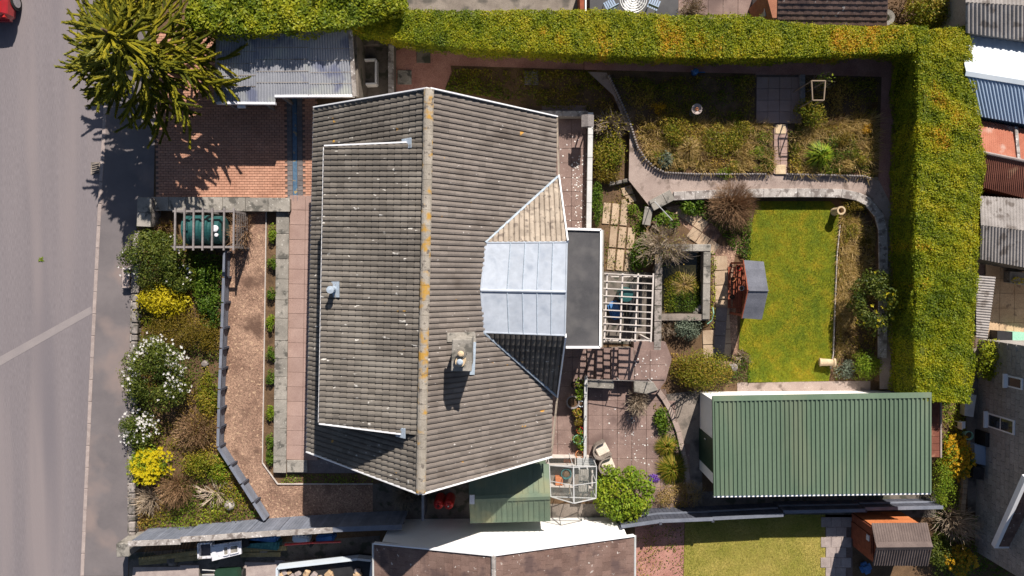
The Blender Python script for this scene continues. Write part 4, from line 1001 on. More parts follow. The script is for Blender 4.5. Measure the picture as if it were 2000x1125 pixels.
# ------------------------------------------------------------------ small brown shed, lower right
bs = thing('garden_shed', 'small orange-brown shed with dark corrugated gable roof on the next plot', 'shed', P(1745,1055,0))
zr, ze = 2.2, 1.7
T = [P(1702,1022,ze), P(1811,1021,ze)]; Rr = [P(1711,1068,zr), P(1821,1067,zr)]; Bq = [P(1704,1104,ze), P(1813,1105,ze)]
wl = [T[0]+Vector((.12,-.2,0)), T[1]+Vector((-.1,-.2,0)), Bq[1]+Vector((-.1,.08,0)), Bq[0]+Vector((.12,.08,0))]
def wallboards(p, q, z0, z1, m, par, n):
    for i in range(n):
        za, zb_ = z0+(z1-z0)*i/n, z0+(z1-z0)*(i+1)/n - .012
        d = Vector((q.y-p.y, p.x-q.x, 0)).normalized()*.03
        MB().hexa([Vector((p.x,p.y,za)), Vector((q.x,q.y,za)), Vector((q.x,q.y,za))+d, Vector((p.x,p.y,za))+d],[Vector((p.x,p.y,zb_)), Vector((q.x,q.y,zb_)), Vector((q.x,q.y,zb_))+d*.6, Vector((p.x,p.y,zb_))+d*.6]).build('board', m, par)
MB().prism(ccw(wl), 0, ze-.05).build('wall', M['redwood'], bs)
wallboards(wl[1]+Vector((0,.03,0)), wl[0]+Vector((0,.03,0)), .05, ze-.05, M['orangewood'], bs, 8)
wallboards(wl[0]+Vector((-.03,0,0)), wl[3]+Vector((-.03,0,0)), .05, ze-.05, M['redwood'], bs, 8)
for s in (0,1):
    k = wl[0] if s == 0 else wl[1]; k2 = wl[3] if s == 0 else wl[2]; rr = Vector((k.x, (k.y+k2.y)/2, zr-.06)); o_ = Vector((.05 if s==0 else -.05,0,0))
    MB().add([Vector((k.x,k.y,ze-.05)), Vector((k2.x,k2.y,ze-.05)), rr, Vector((k.x,k.y,ze-.05))+o_, Vector((k2.x,k2.y,ze-.05))+o_, rr+o_], [[0,1,2],[5,4,3]]).build('gable_board', M['redwood'], bs)
corrugated('roof_sheet', T[0], T[1], Rr[1], Rr[0], .1, .03, M['browncorr'], bs); corrugated('roof_sheet', Bq[0], Bq[1], Rr[1], Rr[0], .1, .03, M['browncorr'], bs)
for s in (-1,1): 
    off = Vector((0,s*.16,-.09)); MB().hexa([Rr[0]+Vector((0,0,.03)),Rr[1]+Vector((0,0,.03)),Rr[1]+off,Rr[0]+off],[Rr[0]+Vector((0,0,.06)),Rr[1]+Vector((0,0,.06)),Rr[1]+off+Vector((0,0,.03)),Rr[0]+off+Vector((0,0,.03))]).build('ridge_cap', M['browncorr'], bs)
x = wl[0].x-.07; y = (wl[0].y+wl[3].y)/2
dd = MB().hexa([Vector((x,y-.35,.05)),Vector((x,y+.35,.05)),Vector((x+.03,y+.35,.05)),Vector((x+.03,y-.35,.05))],[Vector((x,y-.35,1.6)),Vector((x,y+.35,1.6)),Vector((x+.03,y+.35,1.6)),Vector((x+.03,y-.35,1.6))]).build('door', M['redwood'], bs)
MB().box((x-.02,y+.2,1.3),(.03,.22,.2)).build('door_plate', M['puttywhite'], dd)

# ------------------------------------------------------------------ garden arbour
ab = thing('garden_arbour', 'red-brown open arbour seat with charcoal gable roof beside the lawn', 'arbour', P(1440,565,.05))
zr, ze = 2.05, 1.65
T = [P(1453,508,ze), P(1491.5,511,ze)]; Rr = [P(1462,567.5,zr), P(1500.5,568,zr)]; Bq = [P(1450,621.5,ze), P(1488,624,ze)]
for s0, s1 in ((T,Rr),(Rr,Bq)):
    for i in range(7):
        a, c = s0[0].lerp(s1[0],i/7), s0[1].lerp(s1[1],i/7); d, e = s0[1].lerp(s1[1],(i+1)/7), s0[0].lerp(s1[0],(i+1)/7)
        l1, l2 = (.012, .0) if s0 is T else (.0,.012)
        MB().hexa([v-Vector((0,0,.025)) for v in (e,d,c,a)], [e+Vector((0,0,l1*0)),d,c+Vector((0,0,.012 if s0 is T else 0)),a+Vector((0,0,.012 if s0 is T else 0))]).build('roof_board', M['charcoal'], ab)
MB().tube([Rr[0]+Vector((0,0,.01)),Rr[1]+Vector((0,0,.01))],.03,6).build('ridge_roll', M['charcoal'], ab)
for s0, s1 in ((T,Rr),(Rr,Bq)):
    MB().bar(s0[0]-Vector((.02,0,.05)), s1[0]-Vector((.02,0,.05)), .035, .1).build('bargeboard', M['redwood'], ab)
base = [Vector((T[0].x+.05,T[0].y-.1,.05)), Vector((T[1].x-.1,T[1].y-.1,.05)), Vector((Bq[1].x-.1,Bq[1].y+.1,.05)), Vector((Bq[0].x+.05,Bq[0].y+.1,.05))]
for p in base: MB().box((p.x,p.y,.05),(.08,.08,ze-.08)).build('post', M['redwood'], ab)
for k in range(8):
    t0 = (k+.5)/8; p = base[1].lerp(base[2],t0); MB().box((p.x,p.y,.1),(.02,.16,ze-.15)).build('back_board', M['redwood'], ab)
for k in range(5):
    x = base[0].x + .08 + k*.1; MB().bar(Vector((x,base[0].y-.06,.5)), Vector((x,base[3].y+.06,.5)), .075, .03).build('seat_slat', M['redwood'], ab)
for (pa, pb) in ((base[0],base[1]),(base[3],base[2])):
    for k in range(5):
        z = .35 + k*.25; MB().bar(Vector((pa.x,pa.y,z)), Vector((pb.x,pb.y,z)), .02, .04).build('lattice', M['redwood'], ab)
    for k in range(4):
        p = pa.lerp(pb,(k+.5)/4); MB().bar(Vector((p.x,p.y+.02,.1)), Vector((p.x,p.y+.02,ze-.1)), .04, .02).build('lattice', M['redwood'], ab)
lf = thing('plant_stand', 'red slatted plant stand in front of the arbour', 'plant stand', P(1432,555,.05))
for k in range(4):
    x = P(1424,550,.3).x + k*.15; z = .25 + k*.17
    for j in range(2): MB().bar(Vector((x+j*.06,P(1424,522,.3).y,z)), Vector((x+j*.06,P(1424,600,.3).y,z)), .045, .025).build('slat', M['redwood'], lf)
for y in (522,560,600):
    a = P(1422,y,.1); MB().bar(Vector((a.x,a.y,.08)), Vector((a.x+.6,a.y,.82)), .04, .05).build('bearer', M['redwood'], lf)
    MB().box((a.x+.58,a.y,.05),(.05,.05,.75)).build('leg', M['redwood'], lf)
for i,(x,y,m_) in enumerate(((1443,524,'redplastic'),(1449,563,'alu'),(1432,545,'terracotta'),(1430,580,'black'))):
    pot(['red pot on top of the plant stand','silver globe pot on the plant stand','small terracotta pot low on the plant stand','small black pot low on the plant stand'][i], x, y, .09, .16, m_, None, z=.45 if i > 1 else .82)
# ------------------------------------------------------------------ patios, steps and paths behind the house
pt = tag(MB().prism(ccw(PW([(1075,670),(1150,670),(1150,760),(1300,760),(1355,990),(1165,995),(1165,905),(1060,905)],.01)), 0, .01).build('patio', M['joint']), kind='structure')
slabs('paving_slab', [(1075,660),(1143,660),(1141,896),(1060,896)], .05, .6, .6, M['patioslab'], pt, origin=P(1147,640,.05))
slabs('paving_slab', [(1147,740),(1240,740),(1290,760),(1332,850),(1345,990),(1160,990),(1166,905),(1147,900)], .05, .595, .595, M['patioslab'], pt, origin=P(1149,783,.05))
sp = tag(MB().prism(ccw(PW([(1080,224),(1148,224),(1148,447),(1080,447)],.01)), 0, .01).build('side_patio', M['joint']), kind='structure')
slabs('paving_slab', [(1060,214),(1150,214),(1150,447),(1060,447)], .05, .6, .58, M['patioslab'], sp, origin=P(1087,262,.05))
# low wall round the side patio
lw = thing('patio_wall', 'low grey wall with pale coping round the side patio', 'wall', P(1155,330,0))
MB().prism(ccw(PW([(1149,224),(1157,224),(1154,446),(1146,446)],.42)), 0, .4).build('wall_core', M['greywall'], lw)
strip('coping_slab', [(1154,219),(1150,446)], 10, .4, .46, .9, .01, M['alu'], lw)
MB().prism(ccw(PW([(1010,219),(1149,219),(1149,228),(1010,228)],.42)), 0, .4).build('wall_core', M['greywall'], lw)
strip('coping_slab', [(1010,221),(1149,222)], 11, .4, .46, .9, .01, M['whitecoping'], lw)
bt = thing('bird_table', 'grey hooded bird table at the corner of the side patio wall', 'bird table', P(1144,238,.05))
c = P(1148,232,1.25)
for s in (-1,1): MB().box((c.x+s*.1-.02,c.y-.1,.05),(.045,.045,.95)).build('leg', M['greytimber'], bt)
MB().box((c.x,c.y-.08,.95),(.36,.4,.04)).build('tray', M['greytimber'], bt)
for s in (-1,1):
    MB().hexa([Vector((c.x,c.y-.3,1.3)),Vector((c.x,c.y+.16,1.3)),Vector((c.x+s*.24,c.y+.16,1.18)),Vector((c.x+s*.24,c.y-.3,1.18))],[Vector((c.x,c.y-.3,1.33)),Vector((c.x,c.y+.16,1.33)),Vector((c.x+s*.24,c.y+.16,1.21)),Vector((c.x+s*.24,c.y-.3,1.21))]).build('roof_board', M['greytimber'], bt)
    MB().box((c.x+s*.14,c.y-.08,.99),(.03,.3,.24)).build('side', M['greytimber'], bt)
# steps up to the terrace
stp = thing('garden_steps', 'brown paved steps climbing beside the pergola', 'steps', P(1195,712,0))
X = [1148,1164,1180,1195,1209,1238]
for i in range(5):
    z = .12*(i+1)
    MB().prism(ccw(PW([(X[i],680),(X[i+1],680),(X[i+1],741),(X[i],741)], z)), 0, z).build('riser', M['concrete'], stp)
    bevel(MB().prism(ccw(PW([(X[i]-1,679),(X[i+1]-1,679),(X[i+1]-1,742),(X[i]-1,742)], z+.04)), z+.002, z+.045).build('tread', M['patioslab'], stp), .01)
tr = tag(MB().prism(ccw(PW([(1238,668),(1300,668),(1312,700),(1300,745),(1280,770),(1238,768)], .6)), 0, .6).build('raised_terrace', M['patioslab']), kind='structure')
slabs('paving_slab', [(1238,670),(1296,670),(1308,700),(1297,743),(1238,743)], .645, .6, .6, M['patioslab'], tr, origin=P(1240,742,.645))
t = thing('landing_slab', 'raised pale stone landing slab casting a square shadow on the patio', 'slab', P(1175,750,0))
bevel(MB().prism(ccw(PW([(1148,743),(1198,744),(1200,760),(1148,757)],.6)), .5, .6).build('slab', M['coping'], t), .015)
MB().prism(ccw(PW([(1150,745),(1196,746),(1196,757),(1150,755)],.5)), 0, .5).build('plinth', M['concrete'], t)
t = thing('stone_block', 'pale weathered stone ledge at the end of the raised terrace', 'stone', P(1258,757,.6))
bevel(MB().prism(ccw(PW([(1238,744),(1276,746),(1286,762),(1262,770),(1238,766)],.7)), .602, .7).build('block', M['coping'], t), .02)
hr = thing('handrail', 'thin grey metal handrail along the bottom of the steps', 'handrail', P(1150,742,0))
a, c = P(1148,741,1.0), P(1272,745,1.3); MB().tube([a,c], .014, 8).build('rail', M['greytimber'], hr)
for k in (0,.5,1): p = a.lerp(c,k); MB().tube([Vector((p.x,p.y,0)),p], .018, 6).build('post', M['alu'], hr)
rl = thing('low_rail_wall', 'narrow white-topped wall beside the row of plant pots', 'wall', P(1143,820,0))
MB().prism(ccw(PW([(1141,737),(1146,737),(1145,896),(1140,896)],.35)), 0, .33).build('wall_core', M['concrete'], rl)
strip('coping_slab', [(1144,735),(1142.5,898)], 5.5, .33, .4, .9, .01, M['alu'], rl)
MB().tube([P(1147,733,.75), P(1145,898,.75)], .012, 6).build('rail', M['alu'], rl)
for y in (735,775,815,855,896): p = P(1146,y,.75); MB().tube([Vector((p.x,p.y,.38)),p], .015, 6).build('post', M['alu'], rl)
# pots along that wall
for (lab,x,y,r_,h,m_,pl_,n) in (
    ('empty dark round pot at the top of the pot row',1122,752,.14,.25,'black',None,0),
    ('pale pot of lime green leaves at the top of the pot row',1133,748,.16,.25,'cushion','brightleaf',70),
    ('pot of lush green leaves second in the row',1132,763,.13,.22,'black','green',90),
    ('pot of bright green leaves third in the row',1132,774,.13,.22,'black','brightleaf',80),
    ('wide dull brown pot of dry compost beside the row',1119,786,.25,.3,'greytimber',None,0),
    ('small pale blue-grey pot in the row',1135,789,.12,.22,'whitemetal',None,0),
    ('pot with spreading yellowish foliage mid row',1127,805,.15,.25,'terracotta','wild',140),
    ('pot with olive brown foliage mid row',1130,824,.15,.25,'black','olive',130),
    ('red glazed pot in the row',1133,841,.14,.25,'redplastic','green',40),
    ('hexagonal mint planter of green leaves in the row',1129,859,.19,.28,'mint','green',120),
    ('pot of fresh green leaves next to the terracotta pot',1135,872,.13,.22,'black','brightleaf',80),
    ('empty orange terracotta pot at the end of the row',1132,888,.16,.28,'terracotta',None,0)):
    pot(lab, x, y, r_, h, m_, pl_, n, z=.05)
# tub chairs
def tub(label, x, y, rz):
    c = P(x, y, .4); c.z = .05; t = thing('tub_chair', label, 'chair', c, 'wicker tub chairs on the patio')
    ca, sa = math.cos(rz), math.sin(rz)
    W = lambda a, b_, z: Vector((c.x + a*ca - b_*sa, c.y + a*sa + b_*ca, c.z + z))
    b = MB(); n = 13; rings = []
    pth = [(.3,.27)] + [(-.02 + .29*math.cos(a)*1.0 - .02, .29*math.sin(a)) for a in [math.pi/2 + i*math.pi/(n-3) for i in range(n-2)]] + [(.3,-.27)]
    k = len(pth); vs = []
    for (px_, py_) in pth:
        l = math.hypot(px_, py_); hh = .62 + .14*max(0, -px_/.3)
        vs += [W(px_*.9, py_*.9, .02), W(px_*1.1, py_*1.1, hh), W(px_*.93, py_*.93, hh), W(px_*.8, py_*.8, .3)]
    fs = []
    for i in range(k-1):
        for j in range(4): fs.append([i*4+j, i*4+(j+1)%4, (i+1)*4+(j+1)%4, (i+1)*4+j])
    fs += [[0,3,2,1], [(k-1)*4+j for j in range(4)]]
    b.add(vs, fs); b.build('shell', M['wicker'], t)
    q = [(-.2,-.22),(.3,-.24),(.3,.24),(-.2,.22)]
    MB().hexa([W(x_,y_,.05) for x_,y_ in q], [W(x_,y_,.36) for x_,y_ in q]).build('seat', M['wicker'], t)
    o = MB().hexa([W(x_*1.02,y_*.98,.362) for x_,y_ in q], [W(x_*1.0,y_*.95,.46) for x_,y_ in q]).build('cushion', M['cushion'], t); bevel(o, .03, 2)
tub('upper grey wicker tub chair with cream cushion', 1173, 878, R(28))
tub('lower grey wicker tub chair with cream cushion next to the round bush', 1184, 907, R(22))
# pergola
pg = thing('pergola', 'white lattice-topped pergola behind the flat-roofed extension', 'pergola', P(1225,600,0))
zt = 2.2
for (x0, x1) in ((1186,1180),(1216,1210.5),(1246.5,1240),(1276,1271)):
    MB().bar(P(x0,534,zt), P(x1,668,zt), .055, .09).build('beam', M['cream'], pg)
for i, y in enumerate((535,550,564,578,592,606,619,632.5,646,661.5)):
    MB().bar(P(1180-i*.7,y-1,zt+.07), P(1275-i*.5,y+4,zt+.07), .036, .05).build('cross_bar', M['cream'], pg)
for x, y in ((1186,538),(1275,541),(1181,663),(1271,666)):
    p = P(x,y,zt); MB().box((p.x,p.y,0),(.09,.09,zt-.05)).build('post', M['cream'], pg)
for y in (540,665):
    for k in range(4):
        a, c = P(1182,y,zt), P(1273,y,zt); p = a.lerp(c,(k+.5)/4); MB().box((p.x,p.y,1.5),(.04,.04,zt-1.55)).build('spindle', M['cream'], pg)
    MB().bar(P(1184,y,1.5), P(1272,y,1.5), .045, .05).build('rail', M['cream'], pg)
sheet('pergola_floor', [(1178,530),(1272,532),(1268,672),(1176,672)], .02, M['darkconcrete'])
t = thing('garden_bench', 'dark timber bench in the shade of the pergola', 'bench', P(1245,590,.02))
for k in range(4): MB().bar(P(1233+k*6,555,.45), P(1231+k*6,640,.45), .1, .03).build('seat_slat', M['black'], t)
for y in (560,635):
    for x in (1234,1250): p = P(x,y,.45); MB().box((p.x,p.y,.02),(.06,.06,.42)).build('leg', M['black'], t)
for k in range(3): MB().bar(P(1254,555,.6+k*.14), P(1252,640,.6+k*.14), .02, .1).build('back_slat', M['black'], t)
t = thing('water_butt', 'dark teal water butt under the pergola', 'water butt', P(1218,575,.02))
c = P(1222,575,.8); c.z = .02; MB().lathe(c, [(.24,0),(.3,.4),(.27,.85),(.29,.87),(.29,.92),(0,.95)], 20).build('barrel', M['tank'], t)
t = thing('compost_sack', 'crumpled blue plastic sack under the pergola', 'sack', P(1203,600,.02))
c = P(1202,606,.25); o = MB().box((c.x,c.y,.02),(.5,.75,.26), .3).build('sack', M['bluetarp'], t); bevel(o,.09,2)
# stepping planks with weeds between them
pp = tag(MB().prism(ccw(PW([(1180,372),(1240,372),(1232,530),(1180,530)],.01)), 0, .01).build('plank_path', M['soil']), kind='structure')
slabs('stepping_slab', [(1182,385),(1240,372),(1228,528),(1180,528)], .05, .36, .92, M['beigeslab'], pp, gap=.07, rz=R(-5), origin=P(1183,528,.05))
for (x,y,s) in ((1225,372,.45),(1232,388,.4),(1222,395,.35)):
    c = P(x,y,.06); o = MB().box((c.x,c.y,0),(s,s*.8,.06),.3).build('stepping_slab', M['beigeslab'], pp); bevel(o,.02)
t = thing('stone_kerb', 'rough grey kerb stone across the end of the shrub border', 'stone', P(1220,353,0))
for k in range(4):
    c = P(1196+k*13,358-k*2.5,.25); o = MB().box((c.x,c.y,0),(.24,.16,.25),.2).build('stone', M['stone'], t); bevel(o,.03)
# pond
pn = thing('raised_pond', 'raised stone-walled pond with murky water and dead reeds', 'pond', P(1335,550,0))
MB().prism(ccw(PW([(1285,486),(1384,486),(1384,630),(1285,630)],.02)), 0, .12).build('water', M['water'], pn)
for q in ([(1284,483),(1388,483),(1388,489),(1284,489)],[(1375,489),(1388,489),(1386,622),(1373,622)],[(1283,489),(1294,489),(1292,690),(1281,690)],[(1292,614),(1386,614),(1386,626),(1292,626)]):
    MB().prism(ccw(PW(q,.6)), 0, .55).build('pond_wall', M['concrete'], pn)
strip('coping_slab', [(1290,483.5),(1389,484)], 14, .55, .62, .62, .012, M['coping'], pn, jit=.1)
strip('coping_slab', [(1381.5,492),(1379,624)], 14, .55, .62, .62, .012, M['coping'], pn, jit=.1)
strip('coping_slab', [(1287,492),(1284,690)], 14, .55, .62, .5, .02, M['stone'], pn, jit=.3)
for k,(x,y) in enumerate(((1362,606),(1366,600),(1358,612))):
    o = MB().lathe(P(x,y,.12), [(.12,0),(.13,.1),(.07,.2),(0,.22)], 7).build('rock', M['stone'], pn)
# path between pond and arbour
gpth = tag(MB().prism(ccw(PW([(1390,480),(1425,440),(1330,400),(1300,405),(1335,440),(1380,480),(1392,520),(1392,690),(1360,720),(1440,720),(1440,600),(1432,520),(1440,480)],.01)), 0, .012).build('garden_path', M['gravel']), kind='structure')
slabs('paving_slab', [(1393,500),(1432,500),(1430,620),(1420,700),(1365,712),(1365,680),(1390,640)], .05, .58, .6, M['beigeslab'], gpth, gap=.03, rz=.05)
slabs('paving_slab', [(1300,405),(1330,402),(1385,450),(1400,480),(1385,490),(1365,470)], .05, .45, .5, M['beigeslab'], gpth, gap=.03, rz=-.6)
t = thing('shade_slabs', 'dark slabs standing for the arbour shade on the path', 'slab', P(1408,650,0))
strip('slab', [(1410,600),(1404,692)], 22, .03, .09, .55, .015, M['greyslab'], t, jit=.1)  # grey strip puts the arbour shade into the slab colour
t = thing('hose', 'curl of bright green hose at the pond corner', 'hose', P(1388,625,.05))
MB().tube([P(1392,600,.3), P(1394,612,.35), P(1390,626,.2), P(1380,634,.12), P(1372,637,.1)], .02, 6).build('hose_pipe', M['mint'], t)
# gravel paths of the upper garden
sheet('red_gravel_path', [(772,100),(772,190),(862,192),(882,140),(880,128),(1140,136),(1140,90),(900,86),(800,88)], .015, M['redgravel'])
sheet('red_terrace_path', [(1141,90),(1141,136),(1475,144),(1475,118),(1480,90)], UP+.008, M['redgravel'])
sheet('hedge_foot_path', [(1475,100),(1475,146),(1560,146),(1722,150),(1716,340),(1714,395),(1718,745),(1752,770),(1752,150),(1752,100)], UP+.012, M['redgravel'])
sheet('curved_path', [(1148,140),(1185,142),(1205,190),(1228,240),(1242,290),(1268,325),(1296,339),(1500,341),(1714,346),(1740,400),(1742,760),(1718,760),(1718,430),(1700,400),(1660,386),(1480,383),(1312,386),(1285,392),(1268,402),(1228,352),(1230,262),(1198,186)], UP+.016, M['greygravel'])
# paved square and path in the terrace
pq = tag(MB().prism(ccw(PW([(1476,146),(1562,146),(1562,241),(1476,241)],UP+.01)), UP-.01, UP+.02).build('paved_square', M['joint']), kind='structure')
slabs('paving_slab', [(1476,146),(1560,146),(1560,242),(1476,242)], UP+.06, .46, .46, M['pinkslab'], pq, origin=P(1477,241,UP+.06))
bp_ = tag(MB().prism(ccw(PW([(1510,242),(1538,242),(1536,340),(1511,340)],UP+.01)), UP-.01, UP+.02).build('block_path', M['joint']), kind='structure')
slabs('paving_block', [(1510,243),(1537,243),(1536,340),(1511,340)], UP+.06, .27, .27, M['pinkslab'], bp_, origin=P(1511,340,UP+.06))
for (y,lab) in ((331,'lower'),(252,'upper')):
    c = P(1525,y,UP+.1); t = thing('yellow_slab', f'sandy yellow slab at the {lab} end of the block path', 'slab', (c.x,c.y,UP)); bevel(MB().box((c.x,c.y,UP+.03),(.42,.38,.06)).build('slab', M['claypot'], t), .015)
t = thing('timber_sleeper', 'weathered grey timber sleeper beside the paved square', 'timber', P(1567,178,UP))
bevel(MB().prism(ccw(PW([(1563,145),(1573,145),(1573,212),(1564,212)],UP+.2)), UP, UP+.2).build('beam', M['greytimber'], t), .015)
# log edging along the curved path
le = thing('log_roll_edging', 'scalloped log-roll edging along the curved garden path', 'edging', P(1300,340,UP))
EL = [(1190,148),(1208,185),(1230,238),(1246,288),(1262,312),(1280,328),(1300,337),(1360,340),(1500,340)]; EL2 = [(1538,340),(1690,344),(1704,350)]
b = MB()
for E in (EL, EL2):
    pts = [P(x,y,UP+.2) for x,y in E]
    for a, c in zip(pts, pts[1:]):
        n = max(1,int((c-a).length/.1))
        for i in range(n):
            p = a.lerp(c,i/n); h = .17+random.uniform(0,.05); b.lathe((p.x,p.y,UP), [(.045,0),(.045,h),(.02,h+.02),(0,h+.02)], 7, random.random())
o = b.build('log_posts', M['greytimber'], le); tag(o, kind='stuff')
# pale coping wall round the lawn
wc = thing('coping_wall', 'pale lichened coping wall curving round the top of the lawn', 'wall', P(1500,380,0))
CW = [(1316,383),(1400,379),(1480,377),(1560,376.5),(1640,377),(1672,382),(1698,395),(1716,415),(1725,445),(1726,520),(1725,610),(1724,700)]
strip('coping_slab', CW, 17, UP+.02, UP+.1, .6, .004, M['whitecoping'], wc, jit=.35)
pts = [P(x,y,UP) for x,y in CW]; nn = []
for i,p in enumerate(pts):
    d = pts[min(i+1,len(pts)-1)]-pts[max(i-1,0)]; nn.append(Vector((-d.y,d.x,0)).normalized()*.14)
for i in range(len(pts)-1):
    MB().hexa([Vector((v.x,v.y,0)) for v in (pts[i]-nn[i],pts[i+1]-nn[i+1],pts[i+1]+nn[i+1],pts[i]+nn[i])],[Vector((v.x,v.y,UP+.018)) for v in (pts[i]-nn[i],pts[i+1]-nn[i+1],pts[i+1]+nn[i+1],pts[i]+nn[i])]).build('wall_core', M['concrete'], wc)
strip('coping_slab', [(1272,402),(1314,380)], 22, UP+.02, UP+.1, .6, .012, M['coping'], wc)
strip('coping_slab', [(1268,404),(1262,440)], 16, .25, .33, .6, .012, M['coping'], wc)
hr = thing('handrail', 'thin pale green metal handrail above the leafy corner of the curved path', 'handrail', P(1290,405,0))
a, c = P(1279,394,1.1), P(1313,430,.85); MB().tube([a,c],.018,8).build('rail', M['alu'], hr)
for p, z in ((a,.42),(c,.0)): MB().tube([Vector((p.x,p.y,z)),p],.016,6).build('post', M['alu'], hr)
# lawn and its border
LAWN = [(1478,393),(1622,393),(1640,412),(1634,500),(1627,690),(1619,744),(1460,748),(1463,690),(1443,682),(1447,610),(1462,480),(1470,430)]
sheet('lawn', LAWN, .02, M['lawnbase'])
le2 = thing('lawn_edging', 'thin timber edging on the border side of the lawn', 'edging', P(1632,560,0))
for a, c in zip([(1640,440),(1634,500),(1627,690),(1622,720)],[(1634,500),(1627,690),(1622,720)]): MB().bar(P(*a,.05),P(*c,.05),.03,.1).build('board', M['cream'], le2)
sheet('border_soil', [(1642,392),(1690,395),(1713,430),(1712,745),(1622,745),(1630,690),(1636,500)], .012, M['soil'])
strip_ = tag(MB().prism(ccw(PW([(1440,747),(1700,744),(1700,766),(1440,766)],.02)),0,.02).build('gravel_strip_by_garage', M['greygravel']), kind='structure')
def flue(label, x, y, tilt):
    c = P(x,y,.6); c.z=.02; t = thing('clay_chimney_pot', label, 'chimney pot', c)
    b = MB(); b.lathe(c, [(.17,0),(.15,.1),(.13,.5),(.17,.53),(.17,.6),(.11,.6),(.1,.2),(0,.2)], 18)
    if tilt:
        ax = Vector((1,-.15,0)).normalized(); Mx = Matrix.Translation(c) @ Matrix.Rotation(R(78), 4, 'Y') @ Matrix.Translation(-c)
        b.v = [Mx @ v + Vector((-.15,0,.17)) for v in b.v]
    b.build('pot', M['claypot'], t)
flue('buff clay chimney pot standing at the top of the lawn', 1643, 411, False)
flue('buff clay chimney pot lying at the foot of the lawn', 1617, 710, True)
t = thing('garden_globe', 'pale grey stone ball beside the lower lawn shrub', 'ornament', P(1434,718,0))
c = P(1434,718,.5); MB().lathe((c.x,c.y,.3), [(0,0),(.1,.04),(.16,.15),(.1,.27),(0,.3)], 14).build('ball', M['whitecoping'], t); MB().lathe((c.x,c.y,0), [(.1,0),(.06,.05),(.07,.32)], 12).build('pedestal', M['concrete'], t)
t = thing('sundial', 'small round pale bird bath in the shaded wild bed', 'bird bath', P(1361,213,UP))
c = P(1361,213,UP+.6); MB().lathe((c.x,c.y,UP), [(.15,0),(.08,.06),(.07,.5),(.2,.56),(.21,.62),(.17,.62),(.1,.58),(0,.57)], 20).build('pedestal', M['kerb'], t); MB().lathe((c.x,c.y,UP+.575), [(.09,0),(.05,.03),(0,.03)],12).build('bowl_stone', M['terracotta'], t)
t = thing('watering_can', 'blue watering can by the hedge path', 'watering can', P(1362,140,UP))
c = P(1358,140,UP+.2); MB().lathe((c.x,c.y,UP+.02), [(.12,0),(.12,.26),(.08,.3),(0,.3)],14).build('can', M['bluetarp'], t)
MB().tube([c+Vector((.1,0,-.1)), c+Vector((.35,-.05,.12))], [.03,.02], 6).build('spout', M['bluetarp'], t); MB().tube([c+Vector((-.11,0,0)), c+Vector((-.2,0,.1)), c+Vector((-.05,0,.2))], .015, 6).build('handle', M['bluetarp'], t)
ar = thing('plant_arch', 'thin weathered timber arch with a climbing plant in the terrace bed', 'arch', P(1600,180,UP))
for x, y in ((1585,158),(1612,158),(1587,196),(1609,196)):
    p = P(x,y,UP+1.7); MB().tube([Vector((p.x,p.y,UP)), p],.025,6).build('post', M['palewtig'] , ar)
for a, c in (((1585,158),(1612,158)),((1587,196),(1609,196)),((1585,158),(1587,196)),((1612,158),(1609,196))): MB().tube([P(*a,UP+1.7),P(*c,UP+1.7)],.028,6).build('rail', M['palewtig'], ar)
# yard in front of the garage, curb of the curved border
sheet('garage_yard', [(1300,770),(1370,762),(1372,990),(1355,990),(1340,880)], .018, M['concrete'])
sheet('garage_rear_yard', [(1370,960),(1850,955),(1850,1010),(1370,1015)], .012, M['darkconcrete'])
bk = thing('border_kerb', 'curved concrete kerb edging the patio shrub border', 'kerb', P(1330,850,0))
strip('kerb_block', [(1283,760),(1305,790),(1325,840),(1338,900),(1348,965)], 10, 0, .16, .5, .012, M['greygravel'], bk)
gt = thing('garden_gate', 'small dark metal gate standing beside the garage corner', 'gate', P(1330,800,0))
a, c = P(1318,800,.9), P(1352,775,.9)
for z in (.15,.9): MB().bar(Vector((a.x,a.y,z)),Vector((c.x,c.y,z)),.03,.04).build('rail', M['black'], gt)
for k in range(6): p = a.lerp(c,k/5); MB().bar(Vector((p.x,p.y,.02)),Vector((p.x,p.y,.92)),.025,.025).build('bar', M['black'], gt)
# ------------------------------------------------------------------ neighbouring buildings
# bungalow below
nb = thing('bungalow', 'white-walled bungalow with dark brown roof at the bottom edge', 'house', P(985,1060,0))
eL, eR, pk = P(731,1062,2.3), P(1238,1047,2.3), P(964,1085,3.75)
back = Vector((0,-6,0)); yw = P(1000,1013,0).y
wl_, wr_ = P(790,1014,0), P(1218,1010,0)
MB().add([Vector((eL.x+.3,wl_.y,0)), Vector((eR.x-.2,wr_.y,0)), Vector((eR.x-.2,wr_.y,2.3)), Vector((pk.x,(wl_.y+wr_.y)/2,3.68)), Vector((eL.x+.3,wl_.y,2.3)),
          Vector((eL.x+.3,wl_.y-6,0)), Vector((eR.x-.2,wr_.y-6,0)), Vector((eR.x-.2,wr_.y-6,2.3)), Vector((pk.x,wl_.y-6,3.68)), Vector((eL.x+.3,wl_.y-6,2.3))],
         [[4,3,2,1,0],[5,6,7,8,9],[0,1,6,5],[1,2,7,6],[0,5,9,4]]).build('wall', M['render'], nb)
